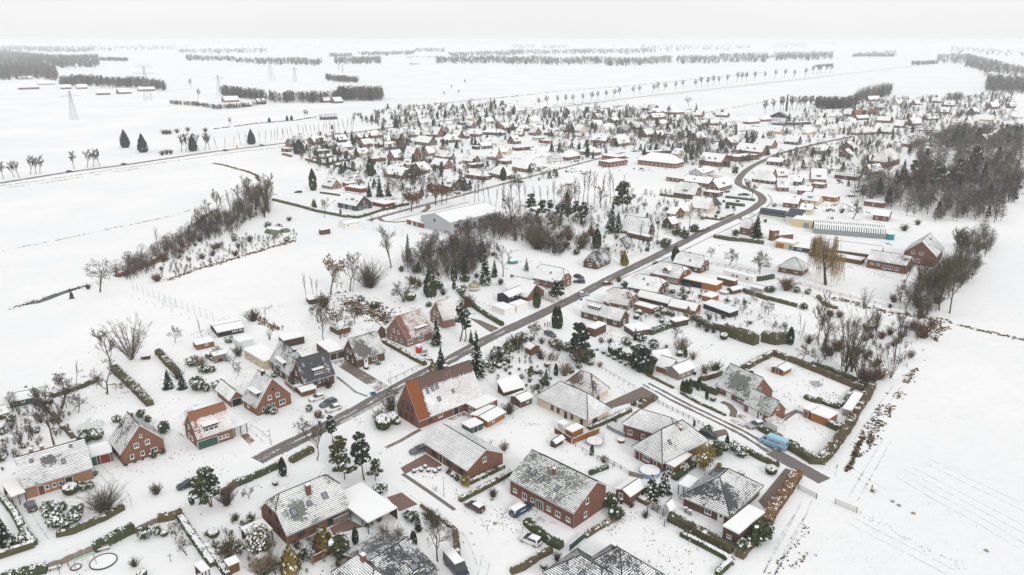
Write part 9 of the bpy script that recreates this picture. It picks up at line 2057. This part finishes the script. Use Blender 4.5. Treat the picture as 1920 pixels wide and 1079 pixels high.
PL=('lattice power pylon nearest the camera on the left snowfield','broad two-armed power pylon before the left farms','power pylon behind the lone farmstead','power pylon in front of the copse at middle left','slim power pylon on the snowfield right of the copse one','faint power pylon by the isolated oval copse','second faint power pylon behind the isolated oval copse','faint far pylon at the corner of the rectangular wood')
for i,(p,h,lb)in enumerate(zip(PT['pyl'],PT['pylh'],PL)):pylon(p[0],p[1],max(20,min(60,h)),.9 if i!=1 else .25,lb,2 if i in(1,)else 1)
ms=empty('mast',(*PT['mast'],0),0,'tall white mast rising from the far village','mast');b=MB();b.tube((0,0,0),(0,0,PT['masth']),.45,.25,8);b.obj('pole','frame_white',ms);b=MB();b.tube((0,0,PT['masth']),(0,0,PT['masth']+1.5),.06,.04,5);b.obj('aerial','metal_grey',ms)
for i,p in enumerate(PT['boards']):
 r_=empty('town_sign',(*p,0),.8,('left yellow-brown sign board on the country road beyond the village','middle dark sign board on the country road beyond the village','right brown sign board on the country road beyond the village')[i],'sign');b=MB()
 for s in(-.7,.7):b.tube((s,0,0),(s,0,4.6),.08,.08,5)
 b.obj('post','metal_grey',r_);b=MB();b.box(-1.2,1.2,-.12,-.04,2.0,4.6);b.obj('board',('leaf_yellow','wood_black','wood_brown')[i],r_)
og=empty('road_sign',(*PT['orange'],0),.9,'orange road sign at the edge of the country road','road sign');b=MB();b.tube((0,0,0),(0,0,1.2),.06,.06,5);b.obj('pole','metal_grey',og);b=MB();b.box(-.8,.8,-.08,-.02,1.2,3.0);b.obj('plate','plastic_orange',og)
ds=empty('satellite_dish',(*PT['dish'],0),0,'large round mesh satellite dish beside the long green garden shed','satellite dish');b=MB();b.tube((0,0,0),(0,0,1.8),.08,.08,6);b.obj('pole','metal_dark',ds);b=MB()
for i in range(20):
 a0,a1=2*pi*i/20,2*pi*(i+1)/20
 for r0,r1_,y0,y1 in((0,.7,0,-.08),(.7,1.25,-.08,-.28)):b.face([(cos(a0)*r0,y0,2.6+sin(a0)*r0),(cos(a1)*r0,y0,2.6+sin(a1)*r0),(cos(a1)*r1_,y1,2.6+sin(a1)*r1_),(cos(a0)*r1_,y1,2.6+sin(a0)*r1_)])
b.obj('dish','metal_grey',ds)
bb=empty('earth_shelter',(*PT['bunker'],0),.5,'low green tarpaulin dome half covered with snow in the scrub belt','shelter');b=MB();b.lathe((0,0,-.2),[(5.0,0),(4.6,.9),(3.4,1.8),(1.8,2.3),(.3,2.45)],20);b.obj('cover','membrane_green',bb);b=MB();b.lathe((.4,.3,.05),[(3.9,1.42),(3.0,1.85),(1.6,2.25),(.2,2.4)],20);b.obj('snow_cover','snow_cap',bb);b=MB();b.lathe((4.8,-2.4,-.1),[(2.4,0),(2.3,.8),(1.5,1.5),(.2,1.7)],16);b.obj('side_dome','membrane_green',bb)
tk=empty('water_tank',(*PT['tank'],0),0,'green round water tank at the end of the greenhouses','tank');b=MB();b.lathe((0,0,0),[(1.9,0),(1.9,2.6),(1.8,2.7),(.3,2.9)],18);b.obj('body','plastic_teal',tk);b=MB();b.lathe((0,0,2.7),[(1.75,.0),(1.2,.18),(.2,.26)],18);b.obj('snow_cap','snow_cap',tk)
bo=empty('boat_cover',(*PT['tunnel'],0),.3,'teal covered boat or trailer standing in the wooded plot','covered boat');b=MB();b.lathe((0,0,0),[(1.2,.2),(1.3,.7),(.9,1.2),(.2,1.4)],14);o=b.obj('cover','plastic_teal',bo);o.scale=(1.9,1,1);b=MB();b.lathe((0,0,.92),[(.95,.18),(.6,.42),(.1,.52)],14);o=b.obj('snow_cap','snow_cap',bo);o.scale=(1.9,1,1)

ga,gb=Vector((*PT['ghouse'][0],0)),Vector((*PT['ghouse'][1],0));gd=gb-ga;gl=gd.length;gang=atan2(gd.y,gd.x)
for k in range(2):
 off=Vector((-sin(gang),cos(gang),0))*(k*8.2);g_=empty('greenhouse',tuple(ga+off),gang,('front one of the two long nursery greenhouses with dark glazing stripes' if k==0 else 'rear one of the two long nursery greenhouses with dark glazing stripes'),'greenhouse','nursery greenhouses')
 b=MB();b.box(0,gl,0,8,0,2.2);b.obj('wall','metal_grey',g_);n=int(gl/1.0);b=MB();c=MB()
 b.face([(0,0,2.2),(gl,0,2.2),(gl,4,4.4),(0,4,4.4)]);b.face([(gl,8,2.2),(0,8,2.2),(0,4,4.4),(gl,4,4.4)]);b.face([(0,8,2.2),(0,0,2.2),(0,4,4.4)]);b.face([(gl,0,2.2),(gl,8,2.2),(gl,4,4.4)])
 b.obj('glazing','glass',g_)
 for i in range(n):
  x0_,x1_=i*gl/n+.08,(i+.62)*gl/n;z=.06
  c.face([(x0_,.1,2.26+z),(x1_,.1,2.26+z),(x1_+.1,3.2,3.95+z),(x0_,3.2,3.95+z)]);c.face([(x1_,7.9,2.26+z),(x0_,7.9,2.26+z),(x0_,4.8,3.95+z),(x1_,4.8,3.95+z)])
 c.box(0,gl,3.0,5.0,4.0,4.5);q=c.obj('snow_strip','snow_cap',g_)

hs=MB()
for a,c in zip(PT['heart'],PT['heart'][1:]):pass
hs.face([(p[0],p[1],.03)for p in PT['heart']]);o=hs.obj('garden_pond','cladding_grey');tag(o,'grey frozen pond in the middle of the hedged garden','pond')
if o.data.polygons[0].normal.z<0:o.data.flip_normals()
ar=empty('garden_arch',(*PT['arch'][0],0),.5,'small dark garden arch beside the frozen pond','garden arch');b=MB()
for s in(-.8,.8):b.tube((s,0,0),(s,0,1.9),.05,.05,5)
b.obj('post','metal_dark',ar);b=MB();b.tube((-.9,0,1.9),(.9,0,1.9),.05,.05,5);b.obj('top_bar','metal_dark',ar)
for i,p in enumerate(PT['fieldstones']+PT['stones']):
 rr=random.Random(i);bm_=bmesh.new();bmesh.ops.create_icosphere(bm_,subdivisions=2,radius=.4)
 for v in bm_.verts:v.co*=1+.35*mnoise.noise(v.co*2+Vector((i*5,0,0)));v.co.z*=.6
 me=bpy.data.meshes.new('stone');bm_.to_mesh(me);bm_.free();me.materials.append(M['stone']);o=link('stone',me,None,(p[0],p[1],.1),i);tag(o,'dark stone poking out of the snow' if i<4 else 'small stone lying in the white courtyard','stone','dark stones in the white field' if i<4 else 'stones in the courtyard')
sp=empty('gate_post',(*PT['stone_post'],0),0,'lone post with a clump of dry grass in the white field corner','post');b=MB();b.tube((0,0,0),(0,0,1.5),.14,.12,7);b.obj('post','wood_grey',sp);tuft=twig_shrub('dry_grass',77,.6,1.6,'dry_grass',40);tuft.parent=sp;tuft.location=(0,-.3,0)
gt=empty('brick_pergola',(*PT['frame'],0),-1.05,'white timber pergola at the garage end of the long house','pergola');b=MB()
for x in(-1.6,0,1.6):
 for y in(-1.4,1.4):b=MB();b.box(x-.08,x+.08,y-.08,y+.08,0,2.4);b.obj('post','frame_white',gt)
for i in range(7):b=MB();b.box(-1.9+i*.6,-1.78+i*.6,-1.9,1.9,2.45,2.62);b.obj('beam','frame_white',gt)
b=MB();b.box(-1.7,1.7,-1.48,-1.42,.05,2.2);b.obj('screen','frame_white',gt)
bx=empty('bird_table',(*PT['bird2'],0),.4,'thin post with a crossbar on the lawn by the low bare fruit tree','post');b=MB();b.tube((0,0,0),(0,0,1.7),.05,.05,5);b.tube((-.4,0,1.35),(.4,0,1.35),.04,.04,5);b.obj('post','wood_dark',bx)
tb=empty('garden_table',(*PT['table'],0),.4,'round snow-capped garden table near the trampoline','table');b=MB();b.lathe((0,0,0),[(.8,.0),(.8,.65),(.9,.7)],12);b.obj('base','wood_brown',tb);b=MB();b.lathe((0,0,.7),[(.9,.0),(.85,.14),(.2,.18)],12);b.obj('snow_cap','snow_cap',tb)
cf=frame_set('climbing_frame',PT['climb'],.3,'grey metal climbing frame in the long gardens',[('post',[((x,y,0),(x,y,2.4))for x in(-1,1)for y in(-.7,.7)],'metal_grey',.05),('rung',[((-1,y,z),(1,y,z))for y in(-.7,.7)for z in(1.2,2.4)],'metal_grey',.04)],None,'climbing frame')
pt_=empty('polytunnel',(*PT['polytunnel'],0),.45,'low clear polytunnel on the white lawn left of the orange brick gable house','polytunnel');b=MB()
for i in range(8):
 x=-2.6+i*.75
 for k in range(6):a0,a1=pi*k/6,pi*(k+1)/6;b.tube((x,cos(a0)*1.1,sin(a0)*1.2),(x,cos(a1)*1.1,sin(a1)*1.2),.03,.03,4)
b.obj('hoop','metal_light',pt_);b=MB()
for k in range(6):a0,a1=pi*k/6,pi*(k+1)/6;b.face([(-2.6,cos(a0)*1.08,sin(a0)*1.17),(2.65,cos(a0)*1.08,sin(a0)*1.17),(2.65,cos(a1)*1.08,sin(a1)*1.17),(-2.6,cos(a1)*1.08,sin(a1)*1.17)])
b.obj('cover','metal_light',pt_)
lg=empty('log_stack',(*PT['logs'],0),.3,'snow-covered log stacks at the sports field edge right of the huge pollard willow','log stack')
for i in range(4):
 for j in range(5):b=MB();b.tube((-1.2,-.6+.3*j,.15+.28*i),(1.2,-.6+.3*j,.15+.28*i),.14,.14,7);b.obj('log','bark',lg)
b=MB();b.box(-1.25,1.25,-.8,.8,1.14,1.3);b.obj('snow_cap','snow_cap',lg)
rb=empty('roof_bin',(*PT['truckbin'],0),.6,'blue drum standing against the flat dark brick garage','drum');b=MB();b.lathe((0,0,0),[(.4,0),(.42,.5),(.4,1.0),(.1,1.05)],12);b.obj('body','plastic_blue',rb)

# ------------------------------------------------------------------ trees and shrubs: one of each kind, then copies
LIB={}
def B_(k,*a,**kw):LIB[k]=bare_tree(*a,**kw)
def P_(k,o):LIB[k]=o
BT='bare_tree'
B_('ash1',BT,'ash',1,12,'twig_olive',rmin=.03);B_('ash2',BT,'ash',2,12,'twig_grey',rmin=.03);B_('bare_round',BT,'round',3,12,'twig_brown',rmin=.03);B_('round_small',BT,'round',4,8,'twig_grey',rmin=.03)
B_('bare_olive',BT,'ash',5,11,'twig_olive',rmin=.03);B_('bare_red',BT,'round',6,11,'twig_red',rmin=.03);B_('bare_tall',BT,'tall',7,15,'twig_grey',rmin=.03);B_('slim',BT,'slim',8,10,'twig_grey',rmin=.03);B_('row_tree',BT,'ash',9,10,'twig_grey',rmin=.05)
B_('birch','birch_tree','birch',10,11,'twig_red','bark_birch');B_('fruit1','fruit_tree','fruit',11,6,'twig_brown');B_('fruit2','fruit_tree','fruit',12,7,'twig_olive');B_('willow','willow_tree','willow',13,14,'twig_yellow',rmin=.03)
B_('oak','oak_tree','round',14,14,'twig_brown',leaves='oak_leaf');B_('oak2','oak_tree','round',15,10,'twig_olive',leaves='leaf_brown')
P_('multi_big',multi_stem('willow_tree',20,13,'twig_olive',20,.5,.03,12));P_('multi1',multi_stem(BT,21,9,'twig_grey',11,.4));P_('multi2',multi_stem(BT,22,13,'twig_olive',12,.3,.028))
ST='spruce_tree'
P_('spruce_dark',spruce(ST,30,12,'needle_dark',.21,.10));P_('spruce_blue',spruce(ST,31,6,'needle_blue',.27,.22));P_('spruce_big',spruce(ST,32,16,'needle_dark',.19,.22,dens=.9));P_('spruce_snow',spruce(ST,33,9,'needle_blue',.24,.45));P_('larch',spruce(ST,34,13,'needle_dark',.16,.25,.3,.6))
P_('spruce_dense',column_tree('conifer',35,10,'needle_blue',.29,.02,1500,.3));P_('conifer_snow',spruce('conifer',36,7,'needle_dark',.32,.5));P_('spruce_snowbig',spruce(ST,37,15,'needle_dark',.22,.48));P_('spruce_road',spruce(ST,38,12,'needle_dark',.30,.12,dens=1.2))
LIB['bigspruce_plot']=LIB['spruce_big'];LIB['spruce_small']=LIB['spruce_dense'];LIB['conifer_small']=LIB['spruce_dark']
P_('column_dark',column_tree('conifer',40,5,'needle_dark',.17));P_('column_thuja',column_tree('thuja',41,5,'needle_olive',.17,.04));P_('cypress',column_tree('cypress',42,10,'needle_dark',.22,.06,2200));P_('poplar_dark',column_tree('poplar',43,20,'needle_dark',.045,0,900));P_('conifer_yellow',column_tree('conifer',44,6,'leaf_yellow',.27,.30,1500,.3));P_('conifer_gold',column_tree('conifer',45,7,'leaf_yellow',.26,.04,1600,.2));P_('conifer_olive',column_tree('conifer',46,10,'needle_olive',.20,.12,2000,.35));P_('bigconifer',pine('yew_tree',47,13,'needle_dark',.03,.03,.27,75));P_('talldark',column_tree('conifer',48,14,'needle_dark',.16,.05,2000,.5));P_('bigdark',column_tree('conifer',49,14,'needle_blue',.42,.02,3200,.35))
LIB['cypress_road']=LIB['cypress']
PN='pine_tree'
P_('pine1',pine(PN,50,11,'needle_dark'));P_('pine2',pine(PN,51,9,'needle_olive',.15,.25,.30));P_('pine_brown',pine(PN,52,11,'hedge_olive',.05));P_('pine_tall',pine(PN,53,15,'needle_dark',.18,.42,.17));P_('darkpine',pine(PN,54,9,'needle_dark',.06,.12,.34));P_('mugo',pine(PN,55,6,'needle_dark',.10,.15,.6))
SB='shrub'
P_('shrub_snow',shrub(SB,60,1.6,2.2,'leaf_green',.42));P_('shrub_green',shrub(SB,61,1.7,2.1,'leaf_green',.10));P_('shrub_yellow',shrub(SB,62,1.5,1.8,'leaf_yellow',.06));P_('yellow_shrub',shrub(SB,63,5,4.0,'leaf_yellow',.02,1300,.14,8));P_('shrub_snowbig',shrub(SB,64,4,4.6,'hedge_olive',.36,1200,.14,8))
P_('twig_brown',twig_shrub(SB,65,2,1.7,'twig_brown'));P_('twig_pale',twig_shrub(SB,66,2,1.5,'twig_pale'));P_('twig_olive',twig_shrub(SB,67,2,1.8,'twig_olive',70,'hedge_olive'));P_('twig_red',twig_shrub(SB,68,2,2.0,'twig_red',80,'leaf_brown'));P_('twig_shrub_big',twig_shrub(SB,69,5,6.0,'twig_olive',170))
TB='clipped_bush'
P_('ball',topiary(TB,70,1.6,1.7,'leaf_green'));P_('ball_small',topiary(TB,71,.8,.9,'leaf_green'));P_('ball_brown',topiary(TB,72,2.0,2.0,'twig_red',False));LIB['ballbig']=LIB['ball'];LIB['ball_big_snow']=LIB['ball']
PH=dict(ash1='spreading bare tree',ash2='grey bare tree',bare_round='rounded bare tree',round_small='small bare tree',bare_olive='mossy bare tree',bare_red='russet bare tree',bare_tall='tall thin bare tree',slim='slim bare tree',row_tree='bare tree',birch='white-stemmed birch',fruit1='small bare fruit tree',fruit2='mossy bare fruit tree',multi1='many-stemmed bare tree',multi2='olive many-stemmed bare tree',oak2='brown-leaved tree',spruce_dark='dark spruce',spruce_blue='blue spruce',spruce_big='big spruce',spruce_snow='snowy spruce',spruce_dense='dense conifer',conifer_snow='snowy conifer',conifer_small='little conifer',column_dark='dark narrow conifer',column_thuja='thuja cone',cypress='dense dark cypress',conifer_yellow='yellow-tipped conifer',conifer_olive='olive conifer',pine1='bushy pine',pine2='olive pine',darkpine='dark pine',shrub_snow='snow-covered shrub',shrub_green='dark evergreen shrub',shrub_yellow='yellowish shrub',twig_brown='brown bare shrub',twig_pale='pale bare shrub',twig_olive='olive bare shrub',twig_red='russet bare shrub',twig_shrub_big='big bare shrub',ball='clipped ball bush',ball_small='small snowy clipped ball')
SHR=('shrub','twig','ball','yellow_shrub')
def cat_of(k):return 'shrub' if k.startswith(SHR)else 'tree'
used=set();rt=random.Random(5)
def plant(k,x,y,h,label=None,group=None,name=None):
 p=LIB[k];s=h/p['H']
 s=max(.35,min(2.6,s));sc=(s*rt.uniform(.9,1.12),s*rt.uniform(.9,1.12),s)
 if p.name in used:o=copy_tree(p,(x,y,0),rt.random()*6.28,sc)
 else:used.add(p.name);o=p;o.location=(x,y,0);o.rotation_euler=(0,0,rt.random()*6.28);o.scale=sc
 o['category']=cat_of(k)
 if name:o.name=name
 if label:o['label']=label
 if group:o['group']=group
 if not label:LATER.append((o,PH.get(k,'tree'),x,y,cat_of(k)))
 return o
bpy.context.view_layer.update()
for k,x,y,h,lb in TREES:plant(k,x,y,max(.5,min(h,24)),lb or None,None if lb else None)
for k,lb,gr,q in ROWS:
 for x,y,h in q:plant(k,x,y,h*rt.uniform(.9,1.1),lb,gr,'avenue_tree' if k=='row_tree' else 'roadside_tree' if k=='slim' else None)
for kinds,n,poly,hr,lb,gr,sd in SCATTER:
 rnd=random.Random(sd);xs=[p[0]for p in poly];ys=[p[1]for p in poly];k=t_=0
 while k<n and t_<n*60:
  t_+=1;x,y=rnd.uniform(min(xs),max(xs)),rnd.uniform(min(ys),max(ys))
  if not inside(x,y,poly)or blocked(x,y,.6):continue
  plant(rnd.choice(kinds),x,y,rnd.uniform(*hr),lb,gr);k+=1
for k,p in LIB.items():
 if p.name not in used:
  for ch in list(p.children):bpy.data.objects.remove(ch)
  used.add(p.name);bpy.data.objects.remove(p)
for i,(poly,n,h,lb)in enumerate(WOODS):
 dist=hypot(*poly[0]);wood_mass('far_wood',poly,int(n*1.25),h*.75,h*1.2,('twig_grey','twig_brown'),lb,200+i,40,.14,max(2.0,dist/260))
for i,(nm,poly,n,h0,h1,ms,con,leafn,lb)in enumerate(MASS):wood_mass(nm,poly,n,h0,h1,ms,lb,400+i,leafn,con,max(1.7,hypot(*poly[0])/190),True)


def scatter_bits(name,poly,n,zr,hr,mats,label,seed,avoid=True,clump=9,spread=1.0):
 rnd=random.Random(seed);b=MB();xs=[p[0]for p in poly];ys=[p[1]for p in poly];k=t_=0
 while k<n and t_<n*12:
  t_+=1;cx,cy=rnd.uniform(min(xs),max(xs)),min(ys)+(max(ys)-min(ys))*rnd.random()**1.5
  if not inside(cx,cy,poly)or mnoise.noise(Vector((cx*.05,cy*.05,seed)))<rnd.uniform(-.4,.4):continue
  m=rnd.randrange(len(mats));sp=spread*rnd.uniform(.3,1.6);st=rnd.random()*3.14;el=rnd.uniform(1,3)
  for i in range(1+int(rnd.expovariate(1/clump))):
   u,v=rnd.gauss(0,sp*el),rnd.gauss(0,sp);x,y=cx+u*cos(st)-v*sin(st),cy+u*sin(st)+v*cos(st)
   if avoid and blocked(x,y,-.6):continue
   k+=1;z=rnd.uniform(*zr)*(1+y/900)*rnd.uniform(.5,1.2);h=rnd.uniform(*hr);a=rnd.random()*6.28;mm=m if rnd.random()<.7 else rnd.randrange(len(mats))
   b.tri((x+cos(a)*z,y+sin(a)*z,.0),(x+cos(a+2.1)*z,y+sin(a+2.1)*z,.0),(x+cos(a+4.2)*z*.3,y+sin(a+4.2)*z*.3,h),mm)
   b.tri((x+cos(a+1)*z,y+sin(a+1)*z,.0),(x+cos(a+3.1)*z,y+sin(a+3.1)*z,.0),(x+cos(a+5.2)*z*.3,y+sin(a+5.2)*z*.3,h),mm)
 o=b.obj(name,mats);o['kind']='stuff';o['label']=label
scatter_bits('garden_litter',PT['gardens'][0],9000,(.04,.17),(.04,.35),['earth','dry_grass','leaf_green','twig_brown'],'dead stalks and leaves showing through the snow in the gardens',1)
scatter_bits('garden_litter',PT['gardens'][1],9000,(.15,.5),(.2,1.0),['earth','leaf_green','twig_brown','brick_brown'],'dark garden clutter showing through the snow in the far village',2,True,14,1.6)
scatter_bits('field_clods',PT['fieldR'],6500,(.02,.065),(.02,.06),['earth','stone'],'dark clods showing through the thin snow of the ploughed field',3,False,5,2.5)
scatter_bits('garden_litter',PT['garden1'],900,(.2,.6),(.1,.5),['rust_leaf','earth','dry_grass'],'brown beds of dead plants behind the pink brick house',4)

# ------------------------------------------------------------------ labels worked out from the landmarks
made={}
for o,ph,x,y,c in LATER:
 m=near_mark(x,y)
 if len(ph.split())+len(m[0].split())>12:ph=ph.split(' with ')[0]
 lb='%s %s%s'%(ph,relation(x,y,m),m[0]);made.setdefault(lb,[]).append((o,x,y,ph,m))
final={}
for lb,q in made.items():
 if len(q)==1:final.setdefault(lb if len(lb.split())<17 else '%s beside the %s'%(q[0][3].split(' with ')[0],q[0][4][0]),[]).append(q[0][0]);continue
 for o,x,y,ph,m in q:
  m2=near_mark(x,y,1);l2='%s, towards the %s'%(lb,m2[0])
  if len(l2.split())>16:l2='%s between the %s and the %s'%(ph,m[0],m2[0])
  if len(l2.split())>16:l2=lb
  if len(l2.split())>16:l2='%s beside the %s'%(ph.split(' with ')[0],m[0])
  final.setdefault(l2,[]).append(o)
for lb,q in final.items():
 for o in q:
  o['label']=lb
  if len(q)>1:o['group']='alike: '+lb
  elif 'group' not in o.keys()and 'category' in o.keys():o['group']='garden plants' if o['category']in('tree','shrub')else 'buildings of the far village'
